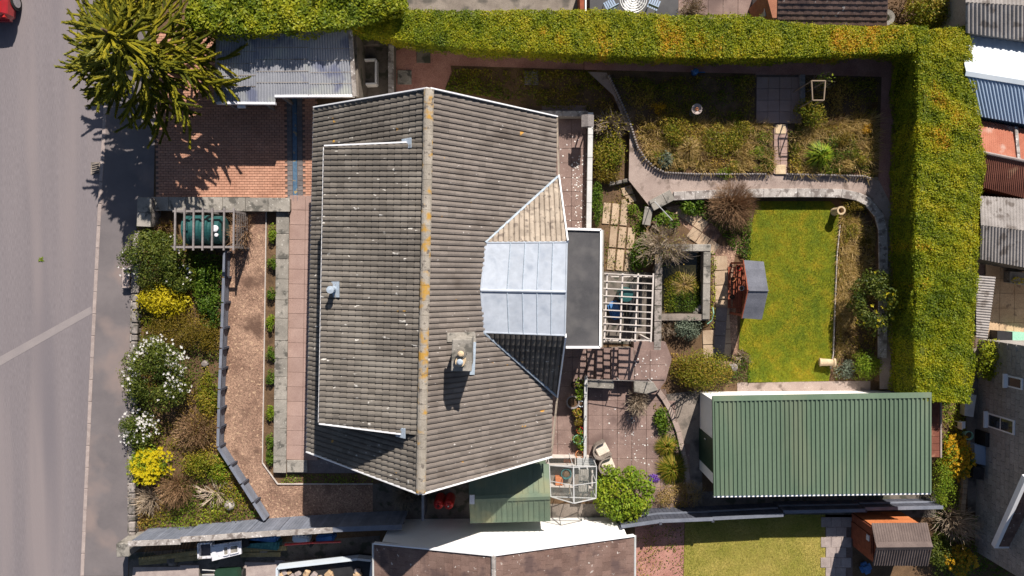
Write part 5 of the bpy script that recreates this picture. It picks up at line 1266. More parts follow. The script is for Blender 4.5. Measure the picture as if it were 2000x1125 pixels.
for e_, s in ((eL,-1),(eR,1)):
    u = Vector((0,-1,0)); v = pk - e_; v = Vector((v.x,0,v.z)); pkk = Vector((pk.x, pk.y, pk.z))
    n_ = u.cross(v).normalized(); n_ = n_ if n_.z > 0 else -n_
    pl4 = [e_, pkk, pkk+back, e_+back]
    k = len(pl4); b = MB(); b.add([p-n_*.02 for p in pl4]+[p-n_*.08 for p in pl4], [list(range(k)), list(range(2*k-1,k-1,-1))]+[[i,i+k,(i+1)%k+k,(i+1)%k] for i in range(k)])
    d = b.build('roof_slope', M['underlay'], nb)
    e2_ = e_ + Vector((0,-3.2,0)); p2_ = pkk + Vector((0,-3.2,0))
    rooftiles(d, [e_, pkk, p2_, e2_], Vector((0,1,0)), v, .33, .32, M['brownslate'], 140, prof=FLAT, lift=.014, th=.014, stagger=.5, key=lambda c: 0)
    MB().bar(e_+Vector((0,.03,.0)), pkk+Vector((0,.03,0)), .05, .16).build('bargeboard', M['white'], nb)
    MB().tube([e_+Vector((s*.05,0,-.05)), e_+Vector((s*.05,-6,-.05))], .05, 8).build('gutter', M['alu'], nb)
for i in range(6): MB().tube([pk+Vector((0,-.45*i,.03)), pk+Vector((0,-.45*(i+1)+.02,.03))], .09, 8).build('ridge_tile', M['whitecoping'], nb)
# neighbour's side yard, lower left
sheet('neighbour_yard', [(252,1080),(742,1046),(742,1140),(252,1140)], .01, M['darkconcrete'])
t = thing('yard_paving', 'two pinkish concrete pads in the shaded side yard', 'paving', P(500,1115,.01))
for q in ([(260,1108),(352,1107),(352,1104),(388,1104),(388,1128),(258,1128)], [(478,1098),(537,1099),(537,1094),(556,1095),(553,1128),(476,1128)]):
    MB().prism(ccw(PW(q,.06)),.01,.06).build('pad', M['tanpatio'] if False else M['kerb'], t)
for i,(x0,y0,x1,y1,z) in enumerate(((272,1094,392,1078,.35),(272,1099,398,1088,.25),(470,1083,548,1082,.3),(468,1073,560,1070,.42))):
    t = thing('timber_plank', ['long olive plank at the back of the shaded stack','long olive plank at the front of the shaded stack','short olive plank right of the white sink','olive plank under the blue sheeting'][i], 'plank', P((x0+x1)/2,(y0+y1)/2,0), 'planks in the side yard')
    bevel(MB().bar(P(x0,y0,z), P(x1,y1,z), .2, .08).build('plank', M['plank'], t), .008)
    MB().box(((P(x0,y0,z).x+P(x1,y1,z).x)/2, P(x0,y0,z).y, .01), (.3,.3,z-.05)).build('bearer', M['concrete'], t)
t = thing('sink', 'deep white sink with dark inside stacked in the side yard', 'sink', P(400,1078,0))
q = [P(386,1063,.9),P(412,1061,.9),P(413,1089,.9),P(387,1091,.9)]
for i in range(4): MB().bar(q[i]-Vector((0,0,.15)), q[(i+1)%4]-Vector((0,0,.15)), .05, .3).build('side', M['puttywhite'], t)
MB().prism(ccw(q), .62, .68).build('base', M['slatedark'], t)
MB().prism(ccw([p*.98 for p in q]), 0, .6).build('stand', M['black'], t)
t = thing('sink_unit', 'large white double-drainer sink tilted on top of the yard clutter', 'sink', P(442,1078,0))
q = [P(414,1065,.95),P(470,1057,1.1),P(471,1082,1.1),P(414,1096,.95)]
MB().hexa([p-Vector((0,0,.09)) for p in q[::-1]], q[::-1]).build('top', M['puttywhite'], t)
for (u0,u1) in ((.42,.58),(.64,.92)):
    c4 = [q[0].lerp(q[1],u0).lerp(q[3].lerp(q[2],u0),.2), q[0].lerp(q[1],u1).lerp(q[3].lerp(q[2],u1),.2), q[0].lerp(q[1],u1).lerp(q[3].lerp(q[2],u1),.8), q[0].lerp(q[1],u0).lerp(q[3].lerp(q[2],u0),.8)]
    for i in range(4): MB().bar(c4[i]+Vector((0,0,.03)), c4[(i+1)%4]+Vector((0,0,.03)), .035, .06).build('basin_rim', M['puttywhite'], t)
    MB().hexa([p+Vector((0,0,.003)) for p in c4[::-1]], [p+Vector((0,0,.008)) for p in c4[::-1]]).build('basin', M['coping'], t)
MB().prism(ccw([p*.985 for p in q]), 0, .8).build('stand', M['black'], t)
for i,(x0,y0,x1,y1,m_,lab) in enumerate(((482,1056,548,1062,'tealtarp','folded dark teal sheeting against the slate fence'),(485,1053,545,1049,'bluetarp','rolled pale blue sheeting behind the teal sheet'),(574,1048,606,1052,'whitemetal','pale blue box against the slate fence'),(620,1050,655,1046,'bluetarp','blue crate against the slate fence'))):
    t = thing(['tarpaulin','tarpaulin','storage_box','crate'][i], lab, ['sheet','sheet','box','crate'][i], P((x0+x1)/2,(y0+y1)/2,0))
    bevel(MB().bar(P(x0,y0,.35), P(x1,y1,.35), .3 if i else .4, .5).build('body', M[m_], t), .06, 2)
t = thing('red_pole', 'long red painted pole lying in the side yard', 'pole', P(610,1062,0))
MB().tube([P(556,1064,.6), P(612,1060,.6), P(666,1058,.6)], .045, 8).build('pole', M['redplastic'], t); MB().box((P(610,1062,.3).x,P(610,1062,.3).y,0),(.1,.1,.55)).build('trestle', M['black'], t)
t = thing('rubble_skip', 'pale-rimmed open trailer loaded with rubble at the bottom edge', 'trailer', P(640,1115,0))
q = [P(541,1110,.9),P(698,1092,.9),P(727,1095,.9),P(722,1140,.9),P(541,1140,.9)]
for a, c in ((q[0],q[1]),(q[1],q[2]),(q[2],q[3]),(q[0],q[4])): MB().bar(a-Vector((0,0,.15)), c-Vector((0,0,.15)), .09, .35).build('side', M['whitemetal'] if a is q[0] else M['alu'], t)
MB().prism(ccw(q), .3, .6).build('bed', M['black'], t)
for i in range(34):
    x, y = random.uniform(548,715), random.uniform(1112,1138); r_ = random.uniform(.09,.2)
    bevel(MB().box(tuple(P(x,y,.6)), (r_*1.5,r_*1.2,r_), random.uniform(0,3)).build('rubble', M['tanpatio'] if random.random() < .6 else M['kerb'], t), r_*.2)
for s in (0,1): MB().lathe(P(600+s*70,1106+s*-6,.3), [(.0,-.08),(.28,-.08),(.28,.08),(0,.08)], 16, ax='x').build('wheel', M['tyre'], t)
t = thing('wheelbarrow', 'dark green wheelbarrow at the bottom edge of the side yard', 'wheelbarrow', P(440,1120,0))
q = [P(420,1114,.6),P(462,1113,.6),P(466,1128,.6),P(418,1130,.6)]
MB().hexa([p*Vector((1,1,0)) .to_3d() if False else Vector((p.x*.995,p.y*1.0+.0,.3)) for p in ccw(q)], ccw(q)).build('tray', M['darkgreen'], t)
for s in (0,1): MB().tube([P(395,1113+s*10,.6), P(425,1115+s*8,.5), P(470,1119,.3)], .02, 6).build('handle', M['alu'], t)
MB().lathe(P(476,1120,.2), [(0,-.04),(.2,-.04),(.2,.04),(0,.04)], 14, ax='x').build('wheel', M['tyre'], t)
# lawn, path on the lower right plot
LAWN2 = [(1338,1005),(1612,1005),(1612,1140),(1335,1140)]
sheet('neighbour_lawn', LAWN2, .015, M['lawnbase2'])
sheet('neighbour_bed', [(1240,1025),(1337,1012),(1334,1140),(1240,1140)], .01, M['redgravel'])
ps = tag(MB().prism(ccw(PW([(1612,1005),(1665,1005),(1665,1140),(1612,1140)],.01)),0,.012).build('neighbour_path', M['joint']), kind='structure')
slabs('paving_slab', [(1612,1005),(1662,1005),(1662,1140),(1612,1140)], .04, .42, .42, M['kerb'], ps, origin=P(1614,1010,.04), stagger=.5)
t = thing('plastic_bag', 'shiny blue bag on the path below the small brown shed', 'bag', P(1694,1112,0))
c = P(1694,1112,.3); bevel(MB().box((c.x,c.y,0),(.45,.5,.32),.4).build('bag', M['bluetarp'], t), .12, 2)

# right side: sheds and roofs from top to bottom
def roofblock(name, label, cat, quads, wall, zb=0.0):
    ctr = sum((p for q in quads for p in q[0]), Vector())/(4*len(quads))
    t = thing(name, label, cat, (ctr.x, ctr.y, zb))
    pts = [p for q in quads for p in q[0]]; x0, x1 = min(p.x for p in pts)+.15, max(p.x for p in pts)-.15; y0, y1 = min(p.y for p in pts)+.15, max(p.y for p in pts)-.15; zl = min(p.z for p in pts)-.08
    corner = quads[0][0][:2] + quads[-1][0][2:]
    cc = sum(corner, Vector())/4
    MB().prism(ccw([Vector((cc.x+(p.x-cc.x)*.95, cc.y+(p.y-cc.y)*.93, 0)) for p in corner]), zb, zl).build('wall', wall, t)
    for (q, m_, pitch, amp) in quads: corrugated('roof_sheet', q[0], q[1], q[2], q[3], pitch, amp, m_, t)
    return t
roofblock('outbuilding', 'weathered grey fibre-cement roof in the top right corner', 'outbuilding', [
    ([P(1886,-60,2.6),P(2150,-40,2.6),P(2150,20,2.9),P(1886,5,2.9)], M['fibre'], .15, .04), ([P(1886,5,2.9),P(2150,20,2.9),P(2150,100,2.5),P(1886,64,2.5)], M['fibre'], .15, .04)], M['greywall'])
rb = roofblock('metal_shed', 'metal-roofed shed beside the hedge, lit and shaded slopes painted white and blue', 'shed', [
    ([P(1875,67,2.1),P(2150,106,2.1),P(2150,182,2.6),P(1886,139,2.6)], M['whitemetal'], .3, .03), ([P(1886,139,2.6),P(2150,182,2.6),P(2150,268,2.1),P(1906,226,2.1)], M['bluemetal'], .14, .035)], M['bluemetal'])  # sunlight painted as white on the upper slope, shade as blue on the lower
a, c = P(1886,139,2.63), P(2150,182,2.63)
for s in (-1,1): MB().hexa([a, c, c+Vector((0,s*.16,-.05)), a+Vector((0,s*.16,-.05))],[a+Vector((0,0,.03)), c+Vector((0,0,.03)), c+Vector((0,s*.16,-.02)), a+Vector((0,s*.16,-.02))]).build('ridge_cap', M['whitemetal'], rb)
rb = roofblock('rusty_shed', 'rust-red corrugated shed with darker lower slope', 'shed', [
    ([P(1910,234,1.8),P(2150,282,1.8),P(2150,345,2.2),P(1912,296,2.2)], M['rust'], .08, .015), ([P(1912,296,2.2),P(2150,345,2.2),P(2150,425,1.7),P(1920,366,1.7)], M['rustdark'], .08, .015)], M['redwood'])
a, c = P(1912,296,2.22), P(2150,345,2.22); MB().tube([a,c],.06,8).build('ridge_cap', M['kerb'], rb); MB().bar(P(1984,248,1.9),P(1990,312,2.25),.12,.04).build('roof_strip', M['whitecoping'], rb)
roofblock('corrugated_shed', 'long grey corrugated cement-roofed shed right of the hedge', 'shed', [
    ([P(1914,383,1.9),P(2150,400,1.9),P(2150,470,2.3),P(1916,440,2.3)], M['fibre'], .12, .035), ([P(1916,440,2.3),P(2150,470,2.3),P(2150,550,1.9),P(1914,506,1.9)], M['fibre'], .12, .035)], M['darkconcrete'])
roofblock('lean_to', 'narrow pale corrugated lean-to roof against the hedge', 'lean-to', [([P(1906,660,1.8),P(1906,538,1.8),P(1944,541,1.8),P(1928,662,1.8)], M['fibre'], .1, .03)], M['greywall'])
tp = tag(MB().prism(ccw(PW([(1905,505),(2100,515),(2100,680),(1905,680)],.02)),0,.02).build('neighbour_patio', M['joint']), kind='structure')
slabs('paving_slab', [(1925,515),(2010,520),(2010,672),(1920,672)], .06, .6, .6, M['tanpatio'], tp)
t = thing('garden_box', 'dark green storage box on the tan patio', 'box', P(1978,660,.06))
MB().prism(ccw(PW([(1948,646),(1976,648),(1976,666),(1948,665)],.5)),.06,.5).build('lid', M['black'], t); MB().prism(ccw(PW([(1977,648),(2010,650),(2010,670),(1977,667)],.5)),.06,.52).build('lid', M['mint'], t)
t = thing('stone_trough', 'grey stone trough with a yellow plant beside the corrugated shed', 'trough', P(1985,540,0))
MB().prism(ccw(PW([(1972,530),(2010,533),(2010,558),(1972,552)],.4)),.02,.4).build('trough', M['coping'], t); c = P(1990,548,.5); leaves('foliage', M['yellowleaf'], dome((c.x,c.y,.4),.25,.15,.2,60), .09, t)
# grey house on the right
XW = 19.05
def onx(px, py, x=XW):
    d = ray(px, py); k = x/d.x; return Vector((x, d.y*k, H + d.z*k))
gh2 = thing('grey_house', 'grey block-walled house with white windows at the right edge', 'house', (XW,-8,0))
ytop, ybot = P(1918,662,0).y, -11.6
b = MB(); nrow, ncol = 22, 18
MB().prism([Vector((XW+.03,ybot,0)),Vector((XW+8,ybot,0)),Vector((XW+8,ytop,0)),Vector((XW+.03,ytop,0))], 0, 4.6).build('wall', M['greywall'], gh2)
for r_ in range(20):
    for c_ in range(int((ytop-ybot)/.46)+1):
        y0 = ybot + (c_ - (.5 if r_ % 2 else 0))*.46; y1 = min(y0+.448, ytop); y0 = max(y0, ybot)
        if y1 - y0 < .05: continue
        z0 = r_*.23; b.hexa([Vector((XW,y0,z0)),Vector((XW+.04,y0,z0)),Vector((XW+.04,y1,z0)),Vector((XW,y1,z0))],[Vector((XW,y0,z0+.22)),Vector((XW+.04,y0,z0+.22)),Vector((XW+.04,y1,z0+.22)),Vector((XW,y1,z0+.22))], random.random())
o = b.build('wall_blocks', M['greywall'], gh2); tag(o, kind='stuff')
for (pa, pc, split) in (((1932,806),(1982,850),True), ((1970,733),(1998,762),False)):
    a, c = onx(*pa), onx(*pc); y0, y1, z0, z1 = c.y, a.y, a.z, c.z
    w_ = MB().prism([Vector((XW-.05,y0,0)),Vector((XW+.02,y0,0)),Vector((XW+.02,y1,0)),Vector((XW-.05,y1,0))], z0, z1).build('window', M['white'], gh2)
    parts = [(y0+.06,y1-.06,z0+.06,(z0+z1)/2-.03),(y0+.06,y1-.06,(z0+z1)/2+.03,z1-.06)] if split else [(y0+.06,y1-.06,z0+.06,z1-.06)]
    for (ya,yb,za,zb_) in parts: MB().prism([Vector((XW-.062,ya,0)),Vector((XW-.04,ya,0)),Vector((XW-.04,yb,0)),Vector((XW-.062,yb,0))], za, zb_).build('pane', M['glass'], w_)
    MB().box((XW-.1,(y0+y1)/2,z0-.08),(.16,y1-y0+.1,.06)).build('sill', M['white'], w_)
zc_ = 1.9; cA = P(1943,1066,zc_); cB = P(2004,930,3.6)
u_ = Vector((1,0,0)); vv_ = Vector((0, cB.y-cA.y, cB.z-cA.z))
tp4 = [cA, cA+Vector((5,0,0)), cB+Vector((5,0,0)), Vector((cB.x,cB.y,cB.z))]
n_ = u_.cross(vv_).normalized(); n_ = n_ if n_.z > 0 else -n_
b = MB(); k = 4; b.add([p-n_*.02 for p in tp4]+[p-n_*.1 for p in tp4], [list(range(k)), list(range(2*k-1,k-1,-1))]+[[i,i+k,(i+1)%k+k,(i+1)%k] for i in range(k)])
d = b.build('roof_slope', M['underlay'], gh2)
rooftiles(d, [cA, cA+Vector((2.2,0,0)), cB+Vector((2.2,0,0)), cB], u_, vv_, .3, .26, M['brownslate'], 60, prof=FLAT, lift=.03, th=.03, stagger=.5)
MB().bar(cA+Vector((-.03,0,.03)), cB+Vector((-.03,0,.03)), .14, .2).build('bargeboard', M['white'], gh2)
MB().tube([cA+Vector((0,-.06,-.03)), cA+Vector((3,-.06,-.03))], .05, 8).build('gutter', M['white'], gh2)
# clutter by that wall
for (lab,nm,cat,q,z,m_) in (
    ('pale grey board leaning by the grey house wall','board','board',[(1904,868),(1926,872),(1926,910),(1904,905)],.5,'bluemetal'),
    ('black plastic crate under the grey house window','crate','crate',[(1926,846),(1944,846),(1942,872),(1926,874)],.7,'black'),
    ('white slab stack on the narrow path','slab_stack','slab',[(1886,768),(1908,772),(1902,815),(1884,812)],.35,'alu'),
    ('dark bin behind the yellow bush','bin','bin',[(1902,912),(1924,914),(1922,938),(1902,936)],.7,'black')):
    c = sum((P(x,y,0) for x,y in q), Vector())/4; t = thing(nm, lab, cat, c); bevel(MB().prism(ccw(PW(q,z)),.0,z).build('body', M[m_], t), .03)
    bevel(MB().prism(ccw([p*.998 for p in PW(q,z)]), z+.002, z+.04).build('top', M[m_], t), .01)
sheet('narrow_path', [(1885,680),(1920,680),(1915,1000),(1890,1000)], .02, M['concrete'])
t = thing('brick_edge', 'thin brick edging beside the narrow path', 'edging', P(1890,930,0)); strip('brick', [(1893,850),(1890,900),(1884,970),(1880,1010)], 9, 0, .2, .22, .012, M['beigeslab'], t)
pot('round mint green pot on the narrow path', 1893, 851, .17, .3, 'mint')
t = thing('chair', 'small white plastic chair frame on the grass strip', 'chair', P(1878,830,0))
c = P(1878,830,.3); MB().box((c.x,c.y,.28),(.3,.28,.03)).build('seat', M['white'], t)
for sx in (-1,1):
    for sy in (-1,1): MB().box((c.x+sx*.12,c.y+sy*.11,0),(.03,.03,.28)).build('leg', M['white'], t)
MB().box((c.x-.14,c.y,.31),(.03,.28,.25)).build('backrest', M['white'], t)
# top edge: patio, table, roof
sheet('upper_patio', [(790,-40),(1150,-40),(1150,60),(790,60)], .02, M['concrete'])
sheet('upper_terrace_floor', [(1152,-40),(1325,-40),(1325,60),(1152,60)], .4, M['felt'])
t = thing('red_post', 'rust-red timber post and rail at the top edge', 'post', P(1138,10,0)); MB().prism(ccw(PW([(1132,-30),(1142,-30),(1142,22),(1133,22)],1.0)),0,1.0).build('panel', M['redwood'], t); MB().bar(P(1144,-30,1.05),P(1144,22,1.05),.05,.06).build('capping', M['white'], t)
tb = thing('round_table', 'round pale metal mesh table at the top edge', 'table', P(1237,2,.4)); c = P(1237,-2,1.1)
for r_ in (.08,.17,.26,.35,.44,.52):
    MB().tube([c+Vector((math.cos(a)*r_,math.sin(a)*r_,0)) for a in [i*6.2832/28 for i in range(29)]], .022, 5).build('ring', M['alu'], tb)
for k in range(8): a = k*math.pi/8; MB().bar(c+Vector((math.cos(a)*.52,math.sin(a)*.52,-.02)), c-Vector((math.cos(a)*.52,math.sin(a)*.52,.02)), .02, .015).build('spoke', M['alu'], tb)
MB().tube([Vector((c.x,c.y,.4)), c], .04, 8).build('leg', M['alu'], tb); MB().lathe((c.x,c.y,.4),[(.28,0),(.26,.04),(0,.05)],16).build('base', M['alu'], tb)
for (x,y,rz,lab) in ((1192,10,.5,'left pale metal chair at the round table'),(1277,8,-.4,'right pale metal chair at the round table')):
    c = P(x,y,.85); t = thing('metal_chair', lab, 'chair', (c.x,c.y,.4), 'chairs at the round table')
    ca, sa = math.cos(rz), math.sin(rz)
    for k in range(5): o_ = (k-2)*.09; MB().bar(c+Vector((o_*ca-.2*sa*-1,o_*sa-.2*ca,0)), c+Vector((o_*ca+.2*sa*-1,o_*sa+.2*ca,0)), .06, .02).build('seat_slat', M['bluemetal'], t)
    for sx in (-1,1):
        for sy in (-1,1): p = c+Vector((sx*.18*ca-sy*.18*sa, sx*.18*sa+sy*.18*ca,0)); MB().tube([Vector((p.x,p.y,.4)),p],.015,6).build('leg', M['bluemetal'], t)
    MB().bar(c+Vector((-.2*ca+.2*sa,-.2*sa-.2*ca,.3)), c+Vector((.2*ca+.2*sa,.2*sa-.2*ca,.3)), .03,.2).build('backrest', M['bluemetal'], t)
pf = tag(MB().prism(ccw(PW([(1325,-40),(1495,-40),(1495,60),(1325,60)],.03)),0,.02).build('pink_patio', M['joint']), kind='structure')
slabs('paving_slab', [(1325,-30),(1493,-30),(1493,45),(1325,45)], .06, .6, .6, M['patioslab'], pf)
t = thing('screen_fence', 'plain grey-green screen beside the brown roof at the top edge', 'fence', P(1505,15,0)); MB().prism(ccw(PW([(1493,-30),(1520,-30),(1516,38),(1493,30)],1.4)),0,1.4).build('panel', M['greywall'], t)
MB().bar(P(1494,-30,1.43),P(1494,32,1.43),.06,.05).build('capping', M['alu'], t)
br = thing('outbuilding', 'outbuilding with dark brown tiled roof above the hedge', 'outbuilding', P(1628,10,0))
q4 = [P(1518,48,2.0), P(1732,50,2.0), P(1736,-40,2.9), P(1520,-40,2.9)]
MB().prism(ccw([Vector((p.x*.99,p.y+(.15 if i<2 else 0),0)) for i,p in enumerate(q4)]),0,1.9).build('wall', M['brickred'], br)
vq = q4[3]-q4[0]; n_ = (q4[1]-q4[0]).cross(vq).normalized()
b = MB(); b.add([p-n_*.02 for p in q4]+[p-n_*.08 for p in q4], [[0,1,2,3],[7,6,5,4]]+[[i,i+4,(i+1)%4+4,(i+1)%4] for i in range(4)]); d = b.build('roof_slope', M['underlay'], br)
rooftiles(d, q4, q4[1]-q4[0], Vector((0,vq.y,vq.z)), .3, .19, M['brownslate'], 120, prof=FLAT, lift=.022, th=.022, stagger=.5, key=lambda c: c[1])
MB().bar(q4[0]+Vector((0,-.05,-.05)), q4[1]+Vector((0,-.05,-.05)), .08,.08).build('gutter', M['black'], br)
t = thing('bird_bath', 'small grey stone bird bath above the hedge', 'bird bath', P(1732,36,0)); c = P(1732,34,.8); MB().lathe((c.x,c.y,0), [(.18,0),(.1,.1),(.08,.65),(.3,.75),(.31,.82),(.24,.8),(0,.76)], 18).build('bowl', M['coping'], t)
MB().lathe((c.x,c.y,.8), [(.23,-.02),(0,-.015)], 16).build('water', M['water'], t)
# red car, mostly out of the frame at the top left
car = thing('parked_car', 'red car just entering the frame at the top left corner', 'car', P(-30,-30,-.1))
cx, cy0 = P(11,33,.8).x - .9, P(17,33,.7).y
st = [(0,.35,.75,.75,.62),(.12,.22,.98,.86,.72),(.6,.18,1.02,.89,.75),(.9,.18,1.05,.9,.76),(1.35,.18,1.42,.9,.6),(2.6,.18,1.45,.9,.6),(3.3,.18,.98,.9,.74),(4.1,.2,.85,.86,.7),(4.3,.35,.65,.7,.6)]
vs = []; fs = []
for (y, zb, zt_, wb, wt) in st:
    zm = min(.85, zt_-.05)
    for (x, z) in ((-wb*.92,zb),(-wb,zb+.2),(-wb,zm*.9),(-wt,zt_-.03),(-wt*.6,zt_),(wt*.6,zt_),(wt,zt_-.03),(wb,zm*.9),(wb,zb+.2),(wb*.92,zb)): vs.append(Vector((cx+x,cy0+y,z-.1)))
for i in range(len(st)-1):
    for j in range(10): fs.append([i*10+j,(i)*10+(j+1)%10,(i+1)*10+(j+1)%10,(i+1)*10+j])
fs += [list(range(9,-1,-1)), [(len(st)-1)*10+j for j in range(10)]]
o = MB().add(vs, fs).build('body', M['carred'], car, smooth=False); bevel(o, .02, 2)
MB().hexa([Vector((cx-.62,cy0+.92,.98)),Vector((cx+.62,cy0+.92,.98)),Vector((cx+.54,cy0+1.33,1.3)),Vector((cx-.54,cy0+1.33,1.3))],[Vector((cx-.62,cy0+.9,1.0)),Vector((cx+.62,cy0+.9,1.0)),Vector((cx+.54,cy0+1.31,1.335)),Vector((cx-.54,cy0+1.31,1.335))]).build('rear_window', M['glass'], car)
for sx in (-1,1):
    for y in (.75,3.4):
        wh = MB().lathe((cx+sx*.83,cy0+y,.22), [(0,-.1),(.24,-.1),(.32,-.09),(.32,.09),(.24,.1),(0,.1)], 20, ax='x').build('wheel', M['tyre'], car)
        MB().lathe((cx+sx*.93,cy0+y,.22), [(0,-.02),(.21,-.015),(.21,.015),(.05,.02),(0,.02)], 16, ax='x').build('rim', M['chrome'], wh)
    MB().box((cx+sx*.68,cy0+.06,.55),(.22,.12,.16)).build('tail_light', M['redplastic'], car)
MB().box((cx,cy0+.02,.22),(1.5,.12,.16)).build('bumper', M['carred'], car)
# ------------------------------------------------------------------ vegetation
def weeds(name, label, px, z, n, h, m, leaf=.07, cl=.55, seed=1, aspect=.5, up=.5):
    pts = PW(px, z + h*.3); q = sample(pts, n)
    nz = .6*vnoise(q[:,0], q[:,1], 2.2, seed) + .6*vnoise(q[:,0], q[:,1], 6.5, seed+9); keep = rng.random(n) < np.clip(.55 + cl*nz*2.6, .05, 1); q = q[keep]; nz = nz[keep]
    hh = h * np.clip(.6 + 1.8*nz, .1, 2.0)
    C = np.stack([q[:,0], q[:,1], z + .02 + hh*rng.random(len(q))], 1)
    rv = np.clip(.48 + 1.1*vnoise(q[:,0], q[:,1], 1.3, seed+5) + rng.normal(0,.18,len(q)), 0, 1)
    o = leaves(name, M[m], C, leaf, None, aspect=aspect, up=up, rnd=rv)
    return tag(o, label, 'ground cover', kind='stuff')
def clumpy(px, z, n, seed):
    q = sample(PW(px, z), n); nz = .6*vnoise(q[:,0],q[:,1],2.5,seed) + .6*vnoise(q[:,0],q[:,1],6,seed+3)
    return q[rng.random(len(q)) < np.clip(.45 + 2.2*nz, .03, 1)]
def tuft(name, label, cat, px, py, r_, h, m, n=300, z=0.0, wd=.02, lean=1.0, group=None):
    c = P(px, py, z+h*.5); R_ = r_/48.0
    t = thing(name, label, cat, (c.x,c.y,z), group)
    a = rng.uniform(0,6.283,n); rad = R_*np.sqrt(rng.random(n)); V = []
    base = np.stack([c.x+np.cos(a)*rad*.25, c.y+np.sin(a)*rad*.25, np.full(n,z)],1)
    hh = h*rng.uniform(.6,1.1,n)*(1-.5*(rad/R_)**2)
    mid = np.stack([c.x+np.cos(a)*rad*.6, c.y+np.sin(a)*rad*.6, z+hh*.85],1); tip = np.stack([c.x+np.cos(a)*rad*1.1, c.y+np.sin(a)*rad*1.1, z+hh*(1-.45*lean*(rad/R_))],1)
    s = np.stack([-np.sin(a),np.cos(a),np.zeros(n)],1)*wd/2
    V = np.stack([base-s, base+s, mid+s, tip, tip, mid-s],1)
    V = np.concatenate([np.stack([base-s,base+s,mid+s,mid-s],1), np.stack([mid-s,mid+s,tip+s*.1,tip-s*.1],1)])
    r1 = rng.random(n); fastmesh('blade', V, 4, np.concatenate([r1,r1]), M[m], t)
    MB().lathe((c.x,c.y,z-.02), [(R_*.22,0),(R_*.18,.05),(0,.07)], 10).build('crown_base', M['bark'], t)
    return t
def hedge(name, label, path, z0, z1, n, m, leaf, inset=.25, amp=.12, seed=3, patches=(), asp=.5, lo_in=None):
    """path = [(px, py, width_px)] of the clipped top"""
    C = [P(x,y,z1) for x,y,w_ in path]; W = [w_/48*(1-z1/H)/2 for x,y,w_ in path]
    seg = [(C[i+1]-C[i]).length for i in range(len(C)-1)]; tot = sum(seg); cum = np.concatenate([[0],np.cumsum(seg)])
    cx = np.array([p.x for p in C]); cy = np.array([p.y for p in C]); cw = np.array(W)
    t = thing(name, label, 'hedge', (float(cx.mean()), float(cy.mean()), z0))
    def pos(s, k, f=1.0):
        """s along, k in [-1,1] round the section: |k|<.45 top, beyond that the sides"""
        X = np.interp(s,cum,cx); Y = np.interp(s,cum,cy); Wd = np.interp(s,cum,cw)
        e = .25; dx = np.interp(np.minimum(s+e,tot),cum,cx)-np.interp(np.maximum(s-e,0),cum,cx); dy = np.interp(np.minimum(s+e,tot),cum,cy)-np.interp(np.maximum(s-e,0),cum,cy)
        l = np.hypot(dx,dy)+1e-9; nx, ny = -dy/l, dx/l
        top = np.abs(k) < .45
        fr = np.where(top, 0, (np.abs(k)-.45)/.55)          # 0 at top edge, 1 at base
        off = np.where(top, k/.45*Wd, np.sign(k)*(Wd - inset*fr))*f
        rnd_ = np.where(top, -.06*(np.abs(k)/.45)**4, 0)
        z = z1 + rnd_ - (z1-z0)*fr
        nrm = np.stack([np.where(top,0,np.sign(k)*nx), np.where(top,0,np.sign(k)*ny), np.where(top,1.0,.15)],-1)
        return np.stack([X+nx*off, Y+ny*off, z],-1), nrm
    # added dark core that blocks light between the leaves
    ns = int(tot/.3)+2; ks = [-1,-.7,-.46,-.2,.2,.46,.7,1]
    S, K = np.meshgrid(np.linspace(0.05,tot-.05,ns), ks, indexing='ij'); Pt, Nn = pos(S.ravel(),K.ravel(),.93)
    d = vnoise(Pt[:,0]*1.0+Pt[:,2], Pt[:,1]-Pt[:,2], 3.0, seed)*amp; Pt = Pt + Nn*(d-.09)[:,None]
    b = MB(); nk = len(ks); fs = [[i*nk+j,(i+1)*nk+j,(i+1)*nk+j+1,i*nk+j+1] for i in range(ns-1) for j in range(nk-1)] + [list(range(nk)), [(ns-1)*nk+j for j in range(nk-1,-1,-1)]]
    b.add([Vector(p) for p in Pt], fs); b.build('core', M['hedgecore'], t)
    s = rng.uniform(0,tot,n); k = rng.uniform(-1,1,n); k = np.where(rng.random(n)<.35, k*.45, k)
    Pt, Nn = pos(s,k)
    d = vnoise(Pt[:,0]+Pt[:,2],Pt[:,1]-Pt[:,2],3.0,seed)*amp + rng.uniform(-.09,.06,n) + vnoise(Pt[:,0]*1.0,Pt[:,1],9,seed+1)*.08
    Pt = Pt + Nn*d[:,None]
    rv = .46 + .3*vnoise(Pt[:,0],Pt[:,1],1.1,seed+2) + rng.normal(0,.15,n) + vnoise(Pt[:,0],Pt[:,1],5,seed+3)*.34
    rv = np.clip(rv, 0, .8)
    for (px_,py_,rp) in patches:
        c = P(px_,py_,z1); r2 = ((Pt[:,0]-c.x)**2+(Pt[:,1]-c.y)**2)/(rp/52)**2; rv = rv + .36*np.exp(-r2*1.2)*(rng.random(n)<.75)
    leaves('foliage', M[m], Pt, leaf, t, aspect=asp, up=.2, out=Nn, rnd=np.clip(rv,0,1), outw=.9)
    # ends
    for e_, sg in ((0.02,-1),(tot-.02,1)):
        m_ = 700; kk = rng.uniform(-1,1,m_); Q, _ = pos(np.full(m_,e_),kk, 1.0); c0 = Q.mean(0); Q = c0 + (Q-c0)*np.sqrt(rng.random((m_,1)))*np.array([1,1,1]); 
        leaves('end_foliage', M[m], Q+rng.normal(0,.05,(m_,3)), leaf, t, up=.3, rnd=np.clip(rng.normal(.35,.2,m_),0,1))
    return t
